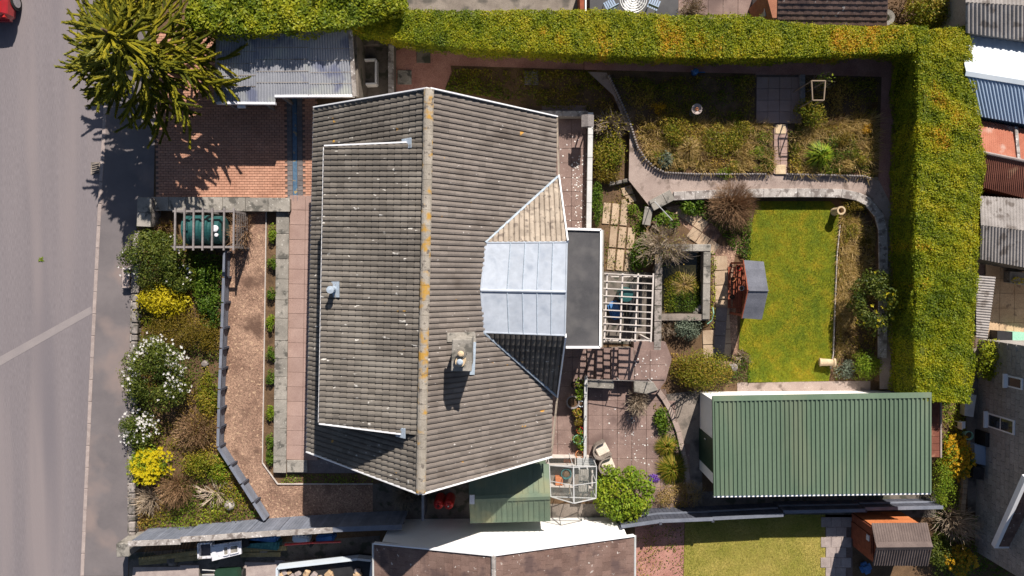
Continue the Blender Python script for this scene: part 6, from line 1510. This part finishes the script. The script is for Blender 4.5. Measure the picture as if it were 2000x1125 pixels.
hedge('clipped_hedge', 'long clipped golden-green conifer hedge across the top of the garden', [(686,40,34),(780,48,58),(900,56,72),(1000,58,78),(1120,61,84),(1200,63,90),(1300,70,80),(1450,70,84),(1510,75,72),(1600,79,60),(1700,76,52),(1812,76,52)], .2, 2.4, 112000, 'hedge', .07, inset=.36, amp=.1, seed=3,
      patches=((1340,90,45),(1300,82,35),(1180,95,25),(1640,88,35),(1700,80,35),(1760,82,40),(700,60,15),(1400,85,30),(1090,72,12),(1060,60,10)))
hedge('clipped_hedge', 'broad clipped conifer hedge down the right side of the garden', [(1842,55,100),(1848,120,108),(1853,200,116),(1858,330,134),(1852,400,126),(1850,480,124),(1850,560,122),(1845,650,116),(1848,720,118),(1842,785,106)], .33, 2.5, 130000, 'hedge', .07, inset=.2, amp=.13, seed=9,
      patches=((1832,163,18),(1828,192,18),(1835,200,14),(1870,235,20),(1835,260,22),(1800,480,20),(1800,560,25),(1850,280,15)))
hedge('laurel_hedge', 'loose leafy yellow-green hedge above the carport', [(370,-10,120),(450,6,118),(560,4,112),(690,-2,104),(780,-22,74)], 0, 2.95, 26000, 'laurel', .12, inset=.3, amp=.26, seed=15, asp=.55)
M['sagepaint'] = M['bluemetal']
# lawns
o = blades('lawn_grass', M['grass'], PW(LAWN,.03), .02, 42000, .035, .012, rnd=lambda x,y: .42+.7*vnoise(x,y,1.2,4)+.45*vnoise(x,y,3.3,8), lean=1.0); tag(o, 'short mossy golden-green grass of the main lawn', 'grass', kind='stuff')
o = blades('lawn_grass', M['grass2'], PW(LAWN2,.03), .015, 26000, .035, .012, rnd=lambda x,y: .45+.5*vnoise(x,y,1.0,14)+.3*vnoise(x,y,3.3,18), lean=1.0); tag(o, 'pale patchy grass of the lower right lawn', 'grass', kind='stuff')
# beds as ground cover
weeds('bed_plants', 'dark low plants in the shaded bed behind the gable', [(885,135),(1150,140),(1195,190),(1205,240),(1160,215),(1080,212),(960,190),(870,178)], .0, 9000, .2, 'wild', .08, seed=21)
weeds('bed_plants', 'tangled weeds in the wide wild bed of the terrace', [(1195,150),(1474,150),(1474,242),(1508,245),(1508,335),(1300,334),(1272,318),(1252,285),(1236,238)], UP, 26000, .28, 'wild', .075, seed=31)
weeds('bed_plants', 'dry weeds in the terrace bed by the hedge corner', [(1575,150),(1712,152),(1706,345),(1540,338),(1540,246),(1564,240)], UP, 16000, .26, 'wild', .075, seed=41)
o = blades('dry_stalks', M['drygrass'], clumpy([(1245,235),(1508,245),(1508,335),(1300,334),(1262,305)],UP,11000,5), UP, 0, .3, .024, lean=1.2); tag(o, 'straw-coloured dead stalks among the wild bed weeds', 'dry grass', kind='stuff')
o = blades('dry_stalks', M['drygrass'], clumpy([(1550,235),(1710,228),(1706,345),(1545,338)],UP,9000,6), UP, 0, .3, .024, lean=1.2); tag(o, 'straw-coloured dead stalks round the spiky plant', 'dry grass', kind='stuff')
weeds('border_plants', 'low straggly plants in the border right of the lawn', [(1644,395),(1690,400),(1710,435),(1708,742),(1626,742),(1632,690),(1638,500)], .0, 6500, .2, 'wild', .07, seed=51)
o = blades('dry_stalks', M['drygrass'], clumpy([(1645,420),(1705,440),(1705,560),(1640,700),(1632,690),(1638,500)],.05,12000,7), .0, 0, .2, .024, lean=1.6); tag(o, 'pale flattened dead grass in the lawn border', 'dry grass', kind='stuff')
weeds('bed_plants', 'green ground cover among the front garden shrubs', [(270,425),(430,495),(428,870),(510,1010),(270,1030),(262,700)], .0, 30000, .3, 'wild', .08, seed=61, cl=.35)
weeds('bed_plants', 'fresh green leafy plants right of the yellow front shrub', [(372,490),(436,500),(432,640),(400,640),(378,560)], .0, 5000, .45, 'green', .09, seed=66, cl=.2)
weeds('bed_plants', 'bright weeds along the bottom of the front bed', [(275,1012),(420,960),(450,930),(508,1010),(420,1022),(275,1035)], .0, 2600, .25, 'brightleaf', .08, seed=67, cl=.4)
weeds('bed_plants', 'weeds between the planks behind the house', [(1180,340),(1240,370),(1232,530),(1180,530)], .0, 1500, .1, 'wild', .07, seed=71, cl=.9)
weeds('bed_plants', 'leafy weeds left of the pond', [(1225,400),(1262,400),(1262,520),(1225,530),(1240,470)], .0, 2600, .35, 'green', .09, seed=72, cl=.4)
weeds('bed_plants', 'low plants beneath the round brown bush', [(1310,395),(1470,395),(1465,520),(1425,480),(1395,440),(1330,400)], .0, 4200, .25, 'green', .085, seed=73, cl=.4)
weeds('bed_plants', 'weeds beside the pond wall', [(1388,485),(1400,500),(1396,640),(1388,640)], .0, 500, .15, 'brightleaf', .07, seed=74)
weeds('bed_plants', 'low plants under the lower lawn shrub', [(1310,690),(1465,690),(1465,745),(1330,760)], .0, 3000, .2, 'wild', .075, seed=75)
weeds('bed_plants', 'rough grass strip behind the garage end', [(1838,770),(1890,790),(1885,850),(1870,1010),(1825,1010),(1838,890)], .0, 3500, .2, 'brightleaf', .08, seed=76, cl=.4)
weeds('bed_plants', 'weedy plants in the lower right corner', [(1825,1000),(1950,1010),(2010,1080),(2010,1130),(1820,1130)], .0, 5000, .3, 'green', .09, seed=77, cl=.3)
weeds('bed_plants', 'sparse weeds on the red bed of the next plot', [(1242,1028),(1336,1015),(1334,1125),(1242,1125)], .0, 1100, .12, 'wild', .07, seed=78, cl=.7)
weeds('bed_plants', 'small green plants in the shaded strip under the front eave', [(560,926),(728,926),(728,943),(545,943)], .0, 900, .15, 'brightleaf', .07, seed=79, cl=.3)
weeds('bed_plants', 'brown scrub plants above the hedge corner', [(1740,0),(1885,0),(1885,62),(1740,50)], .0, 3500, .9, 'redbrown', .1, seed=80, cl=.2)
weeds('patio_border_plants', 'low plants in the curved patio border', [(1270,775),(1300,795),(1330,870),(1345,1000),(1290,1000),(1300,880)], .0, 2200, .2, 'wild', .075, seed=81)

for i,(x,y,r_,m_,lab) in enumerate(((1268,252,14,'olive','russet clump at the left end of the wild bed'),(1380,305,18,'redbrown','purplish brown clump beside the pale grass'),(1450,250,20,'wild','olive clump near the paved square'),(1478,300,18,'brightleaf','yellow-green clump by the block path'),(1420,328,26,'brightleaf','bright low clump along the log edging'),(1470,322,16,'drygrass','straw clump in the wild bed corner'),(1330,322,18,'drygrass','straw clump beside the silvery plant'),(1650,270,20,'olive','russet clump right of the spiky plant'),(1680,310,20,'wild','olive clump at the right end of the terrace bed'),(1655,325,16,'drygrass','straw clump below the russet clump'),(1568,300,16,'drygrass','straw clump left of the spiky plant'),(1690,250,14,'orangeflower','orange-tinted clump by the hedge path'),(1705,205,10,'redbrown','red-leaved clump in the hedge shade'),(1630,235,18,'redbrown','brown clump below the arch'))):
    shrub('weed_clump', lab, 'plant', x, y, r_, r_*.8, random.uniform(.25,.5), m_, int(r_*24), .06, z=UP, lumps=8, aspect=.4)
for i,(x,y,r_,m_,lab) in enumerate(((1665,450,16,'wild','olive clump at the top of the lawn border'),(1690,470,14,'olive','russet clump beside the coping in the lawn border'),(1658,540,14,'drygrass','straw clump halfway down the lawn border'),(1660,650,16,'redbrown','dark brown clump under the border tree'),(1665,690,14,'drygrass','straw clump near the lying chimney pot'))):
    shrub('border_clump', lab, 'plant', x, y, r_, r_, random.uniform(.2,.4), m_, int(r_*24), .06, lumps=8, aspect=.4)
# monkey puzzle tree
tc = P(265,95,3.5); mp = thing('monkey_puzzle_tree', 'large spiky yellow-green monkey puzzle tree overhanging the road', 'tree', (tc.x,tc.y,0))
MB().tube([Vector((tc.x,tc.y,-.05)),Vector((tc.x,tc.y,2)),Vector((tc.x+.03,tc.y,4)),Vector((tc.x,tc.y,5.5))],[.22,.18,.12,.04],10).build('trunk', M['bark'], mp)
bb = MB(); ropes = []
for i in range(145):
    hgt = random.uniform(.0,1)**.8 if i > 16 else random.uniform(0,.12); z = 1.6 + 3.6*hgt; az = i*2.39996 + random.uniform(-.2,.2)
    Ln = (2.55*(1-hgt**2.4)*.88 + .45)*random.uniform(.8,1.08)*(1.1 if i <= 16 else 1)
    dv = Vector((math.cos(az),math.sin(az),0)); sv = Vector((-dv.y,dv.x,0)); cv = random.uniform(-.35,.35)
    def pt(t, z=z, dv=dv, sv=sv, Ln=Ln, cv=cv, hgt=hgt): return Vector((tc.x,tc.y,z)) + dv*Ln*t + sv*cv*Ln*t*t*.6 + Vector((0,0,(.35*t - .75*t*t + .55*t**3)*Ln*(1 if hgt < .8 else .3) + (.5*t*Ln if hgt > .85 else 0)))
    main = [pt(k/7) for k in range(8)]; ropes.append((main,.075,.06))
    for k in range(random.randint(5,8) if Ln > 1.2 else 2):
        t0 = random.uniform(.4,.92); s_ = 1 if k % 2 else -1; a = pt(t0); L2 = Ln*random.uniform(.18,.36); d2 = (dv*1.0 + sv*s_*random.uniform(.45,.85)).normalized()
        ropes.append(([a, a+d2*L2*.5+Vector((0,0,.02)), a+d2*L2+Vector((0,0,.1*L2))],.065,.05))
LC = []; LN = []
for (pth, ra, rb_) in ropes:
    bb.tube(pth, [ra*.75]*(len(pth)-1)+[ra*.4], 6, random.random(), False)
    for a, c in zip(pth, pth[1:]):
        L_ = (c-a).length; n = max(2,int(L_*64)); tt = rng.random(n); A = np.array(a); Dd = np.array(c-a)
        pos_ = A + Dd*tt[:,None]; du = Dd/np.linalg.norm(Dd)
        w_ = unit(np.cross(rng.normal(size=(n,3)), du)); LC.append(pos_); LN.append(np.concatenate([w_, np.repeat(du[None],n,0), np.full((n,1),ra)],1))
bb.build('branch', M['araucaria'], mp)
LC = np.concatenate(LC); LN = np.concatenate(LN); w_, du, ra_ = LN[:,:3], LN[:,3:6], LN[:,6:7]; n = len(LC)
sd_ = np.cross(du,w_)*.04; tip = LC + w_*.07 + du*.09
V = np.stack([LC - sd_ + w_*.012, LC - du*.02, LC + sd_ + w_*.012, tip],1)
fastmesh('crown', V, 4, np.clip(rng.normal(.5,.25,n),0,1), M['araucaria'], mp)

# front garden shrubs
edge = lambda a, b_: lambda x, y: (a*x + b_*y + rng.normal(0,.35,len(x))) > .35
shrub('flowering_shrub', 'dark rounded evergreen shrub with a few white edge blossoms by the oil tank', 'shrub', 297,505,62,58,1.5,'darkleaf',5200,.085, lumps=26, flower='whiteflower', nf=70, fsize=.05, fsel=lambda x,y: (np.abs(x)+rng.normal(0,.2,len(x)))>.75, lr=.32)
shrub('evergreen_shrub', 'smaller dark green lobe of shrub below the slatted frame', 'shrub', 345,540,34,34,1.1,'darkleaf',2200,.085, lumps=14, flower='whiteflower', nf=26, fsize=.05, fsel=lambda x,y: x>.5)
shrub('golden_shrub', 'golden yellow leafed shrub in the front bed', 'shrub', 322,585,50,34,1.0,'yellowleaf',2600,.12, lumps=18, aspect=.35, flower=None)
shrub('heather_shrub', 'olive brown heath-like shrub below the golden one', 'shrub', 345,645,66,44,.85,'olive',5200,.06, lumps=26, aspect=.35)
shrub('flowering_shrub', 'large evergreen shrub topped with clusters of white blossom', 'shrub', 306,730,70,74,1.7,'darkleaf',6500,.085, lumps=30, flower='whiteflower', nf=280, fsize=.058, fsel=lambda x,y: (.1*x+.45*y+.9*vnoise(x,y,6,3)+rng.normal(0,.2,len(x)))>.2, lr=.3)
shrub('flowering_shrub', 'small rounded shrub speckled all over with white blossom', 'shrub', 274,838,41,33,1.1,'darkleaf',2400,.075, lumps=16, flower='whiteflower', nf=170, fsize=.055, fsel=lambda x,y: (.3*y+vnoise(x,y,5,5)+rng.normal(0,.25,len(x)))>-.05, lr=.36)
shrub('forsythia', 'bright yellow blossoming shrub by the pavement', 'shrub', 290,910,42,37,1.1,'brightleaf',1200,.08, lumps=18, flower='yellowflower', nf=620, fsize=.075, fsel=lambda x,y: (.3*y+1.2*vnoise(x,y,5,7)+rng.normal(0,.2,len(x)))>-.15)
twigshrub('bare_shrub', 'fine-twigged reddish brown shrub below the yellow blossom', 'shrub', 336,958,38,44,1.1,'twig',230, leafm='redbrown', nl=1500, leaf=.05)
twigshrub('bare_shrub', 'pale leafless twiggy shrub by the pavement wall', 'shrub', 283,982,34,36,.9,'palewtig',120, r0=.014)
twigshrub('berry_shrub', 'dull red-tinged straggly shrub in the middle of the front bed', 'shrub', 375,845,48,44,.9,'twig',160, leafm='redbrown', nl=2600, leaf=.06)
shrub('small_shrub', 'low dark green shrub between the white and red shrubs', 'shrub', 388,905,34,28,.7,'wild',1500,.07)
twigshrub('dead_branches', 'heap of bleached dead branches near the slate fence', 'branches', 418,968,46,36,.45,'palewtig',42, side=4, r0=.03, lo=.0, bend=.12)
twigshrub('climber', 'dry brown climber tangled over the end of the slatted frame', 'climber', 463,452,30,46,1.5,'twig',110, r0=.012)
twigshrub('dry_shrub', 'brown dry scrub between pillar and slatted frame', 'shrub', 312,446,34,22,.6,'twig',90, leafm='olive', nl=500, leaf=.06)
for i,(x,y) in enumerate(((439,1000),(466,1003))):
    pass
t = thing('garden_rock', 'pale grey boulder beside the dead branches', 'rock', P(450,985,0)); o = MB().lathe(P(450,985,0), [(.2,0),(.24,.1),(.15,.24),(0,.28)], 8).build('boulder', M['whitecoping'], t); bevel(o,.03)
t = thing('garden_rock', 'small white stone beside the large white-flowered shrub', 'rock', P(402,710,0)); o = MB().lathe(P(402,710,0), [(.14,0),(.16,.1),(.1,.2),(0,.22)], 7).build('boulder', M['whitecoping'], t); bevel(o,.03)
ys = (455,514,575,632,690,737,806,862,893)
ords = ('first','second','third','fourth','fifth','sixth','seventh','eighth','ninth')
for i, y in enumerate(ys):
    shrub('border_plant', f'{ords[i]} small green clump from the drive in the narrow border', 'plant', 533 - (y-455)*.014, y, 10, 19 - (i % 3)*2, .4, 'green' if i % 3 else 'brightleaf', 420, .06, lumps=8, group='clumps in the narrow border')
shrub('low_shrub', 'fresh green mound right of the golden shrub', 'shrub', 398,568,30,46,.6,'green',1900,.08)
shrub('low_shrub', 'olive and green low shrub along the fence beside the white-flowered shrub', 'shrub', 405,775,22,52,.45,'wild',1700,.07)
shrub('low_shrub', 'rust-tinted low shrub along the fence below the green mound', 'shrub', 408,662,24,30,.5,'olive',1200,.065)
shrub('low_shrub', 'yellow-green clump above the dead branches', 'shrub', 430,915,26,30,.4,'brightleaf',1000,.07)
tuft('road_weed', 'tiny green weed growing in the road surface', 'weed', 80,507,7,.06,'brightleaf',24,-.1,.03)
# behind the house
twigshrub('bare_shrub', 'tangled bare shrub with yellow tips at the bend of the curved path', 'shrub', 1197,240,40,32,1.0,'palewtig',120, leafm='yellowleaf', nl=350, leaf=.07, z=.1)
shrub('border_shrub', 'olive green shrub along the outside of the side patio wall', 'shrub', 1190,300,34,42,.7,'wild',2600,.07, lumps=20)
shrub('border_shrub', 'rusty olive shrub below it by the rough kerb stones', 'shrub', 1186,338,30,22,.5,'olive',1500,.06)
shrub('border_shrub', 'narrow green shrub between patio wall and plank path', 'shrub', 1166,400,13,46,.45,'green',1200,.07)
t = twigshrub('round_bush', 'dense round ball of fine brown twigs above the lawn', 'bush', 1437,397,52,54,1.5,'twig',1300, side=3, r0=.008, lo=-.35, bend=.1)
twigshrub('bare_tree', 'grey bare spreading tree between pergola and pond', 'tree', 1300,482,58,46,1.7,'palewtig',150, side=9, r0=.014, leafm='wild', nl=700, leaf=.06, bend=.35)
shrub('leafy_plant', 'glossy broad-leafed plant by the upper coping', 'plant', 1352,402,24,18,.5,'green',300,.16, lumps=10, aspect=.4)
shrub('leafy_plant', 'glossy broad-leafed plant under the thin handrail', 'plant', 1302,432,26,18,.5,'green',320,.16, lumps=10, aspect=.4)
shrub('leafy_plant', 'dark ivy clump left of the pond', 'plant', 1252,500,24,34,.6,'green',1100,.09)
shrub('sage_bush', 'grey-green sage bush below the pond', 'bush', 1342,640,28,26,.7,'sage',1500,.07)
twigshrub('twiggy_shrub', 'pinkish brown twiggy shrub between pergola and sage bush', 'shrub', 1304,636,34,28,.7,'palewtig',130, leafm='redbrown', nl=700, leaf=.05)
shrub('low_shrub', 'wide bronze and green shrub above the garage', 'shrub', 1372,722,64,40,.9,'wild',4600,.065, lumps=28)
shrub('low_shrub', 'bronze tipped lobe at the left of the garage shrub', 'shrub', 1338,722,30,30,.8,'olive',1500,.06)
t = tuft('red_phormium', 'small dark red spiky plant at the pond corner', 'plant', 1372,632,14,.4,'redbrown',60, wd=.03)
tuft('spiky_palm', 'green spiky cordyline plant in the terrace bed', 'plant', 1603,303,31,.9,'brightleaf',260, UP, .035, 1.2)
tuft('ornamental_grass', 'pale dead ornamental grass clump in the wild bed', 'grass clump', 1345,290,32,.6,'drygrass',420, UP, .014, 1.3)
shrub('wild_shrub', 'green rounded shrub left of the pale grass clump', 'shrub', 1316,262,24,24,.6,'wild',1100,.06, z=UP)
shrub('wild_shrub', 'broad olive shrub in the middle of the wild bed', 'shrub', 1410,275,44,34,.5,'wild',2400,.065, z=UP)
shrub('pale_plant', 'pale silvery plant at the curve of the log edging', 'plant', 1300,312,16,18,.4,'sage',420,.09, z=UP)
shrub('wild_shrub', 'olive shrub growing at the foot of the arch', 'shrub', 1582,222,32,28,.9,'wild',1500,.07, z=UP)
twigshrub('climbing_plant', 'lime green climber on top of the timber arch', 'climber', 1608,155,20,18,1.9,'greytwig',24, z=UP, leafm='brightleaf', nl=260, leaf=.1, lo=.6)
shrub('red_plant', 'small orange-red leaved plant in the shaded wild bed', 'plant', 1286,212,16,12,.4,'orangeflower',160,.08, z=UP)
shrub('small_tree', 'dark small tree with yellow-green tips in the lawn border', 'tree', 1706,588,46,60,1.9,'darkleaf',2600,.1, lumps=22, flower='yellowleaf', nf=60, fsize=.08, lr=.26)
shrub('border_shrub', 'pale-edged green shrub at the bottom of the lawn border', 'shrub', 1692,712,36,28,.8,'brightleaf',1500,.07)
shrub('border_shrub', 'low grey-green clump at the lower end of the lawn border', 'shrub', 1650,722,22,20,.4,'sage',600,.07)
shrub('border_shrub', 'dark clump at the top bend of the lawn border', 'shrub', 1668,400,26,14,.5,'olive',700,.06)
shrub('evergreen_bush', 'large glossy bright green rounded bush below the patio', 'bush', 1219,962,59,55,1.6,'brightleaf',5200,.11, lumps=40, aspect=.55, lr=.26, fill=.2)
twigshrub('catkin_shrub', 'bare arching shrub casting streaky shadows on the patio', 'shrub', 1248,788,26,34,1.2,'palewtig',150, side=4, r0=.012)
shrub('patio_plant', 'glossy green plant at the upper patio border', 'plant', 1292,822,15,26,.45,'green',500,.11, aspect=.4)
tuft('grassy_clump', 'green-gold grassy clump in the patio border', 'grass clump', 1302,872,24,.45,'wild',500, .0, .022)
tuft('grassy_clump', 'large golden grassy clump lower in the patio border', 'grass clump', 1314,915,34,.5,'wild',650, .0, .022)
shrub('heather_clump', 'straw brown heather clump beside the round bush', 'shrub', 1298,968,24,24,.4,'drygrass',900,.055, aspect=.3)
shrub('heather_clump', 'straw brown heather clump by the garage corner', 'shrub', 1345,962,30,28,.5,'drygrass',1300,.055, aspect=.3)
shrub('purple_aubrieta', 'patch of bright purple flowers beside the round bush', 'flowers', 1277,934,13,10,.2,'purpleflower',260,.06)
twigshrub('bare_shrub', 'grey leafless bush in the shade below the gable', 'shrub', 787,974,30,34,1.3,'greytwig',150, r0=.009)
o = tuft('pond_reeds', 'clump of dead orange reeds in the pond', 'reeds', 1338,556,30,.3,'drygrass',160, .12, .014, 1.8)
weeds('pond_weed', 'mossy green weed covering the pond water', [(1297,545),(1325,530),(1370,545),(1370,608),(1297,610)], .12, 6500, .14, 'wild', .06, seed=91, cl=.15)
# right hand plot
shrub('orange_bush', 'orange-yellow blossoming bush behind the garage', 'bush', 1868,893,32,42,1.1,'brightleaf',1200,.08, lumps=18, flower='orangeflower', nf=520, fsize=.08)
shrub('orange_bush', 'orange-yellow blossoming bush in the lower right corner', 'bush', 1872,1093,32,28,.9,'green',900,.08, lumps=16, flower='orangeflower', nf=380, fsize=.08)
shrub('feathery_shrub', 'feathery pale green shrub at the garage end', 'shrub', 1838,945,22,50,1.2,'brightleaf',2200,.07, lumps=20, aspect=.3)
twigshrub('bare_shrub', 'large pale bare thicket in the lower right', 'shrub', 1880,1028,52,42,1.5,'palewtig',190, r0=.012)
shrub('corner_shrub', 'yellow-green shrub at the corner of the grey house', 'shrub', 1930,703,32,40,1.4,'laurel',2400,.09, lumps=20)
shrub('corner_shrub', 'dark shrub between brown shed and orange bush', 'shrub', 1835,1075,26,36,.9,'darkleaf',1500,.08)
twigshrub('bare_shrub', 'brown leafless bush at the top edge beside the pink patio', 'shrub', 1355,12,30,26,1.2,'palewtig',110, leafm='redbrown', nl=500, leaf=.06)
shrub('scrub_bush', 'brown-green scrub bush above the hedge corner', 'bush', 1815,22,50,34,1.8,'wild',3000,.09, lumps=24)
twigshrub('rose_bush', 'thin bare rose in the lawn corner by the pale stone ball', 'shrub', 1452,700,22,18,.5,'palewtig',40)
# fallen petals on the patios
b = MB()
for (poly, n, z) in (([(1090,262),(1146,262),(1146,445),(1105,445)],25,.056), ([(1115,300),(1146,300),(1146,445),(1125,445)],80,.056), ([(1240,675),(1290,690),(1285,742),(1240,742)],22,.652), ([(1150,765),(1330,880),(1340,960),(1200,900)],22,.058), ([(1225,815),(1262,815),(1280,905),(1215,905)],22,.058)):
    for x, y in sample(PW(poly, z), n):
        r_ = random.uniform(.02,.045); k = 5; a0 = random.random()*6
        b.add([Vector((x+math.cos(a0+i*6.283/k)*r_*random.uniform(.6,1), y+math.sin(a0+i*6.283/k)*r_*random.uniform(.6,1), z+.012*(i%2)*.4+.004)) for i in range(k)], [list(range(k))], random.random())
o = b.build('fallen_petals', M['whiteflower']); tag(o, 'white fallen petals and lichen flecks scattered on the patios', 'petals', kind='stuff')
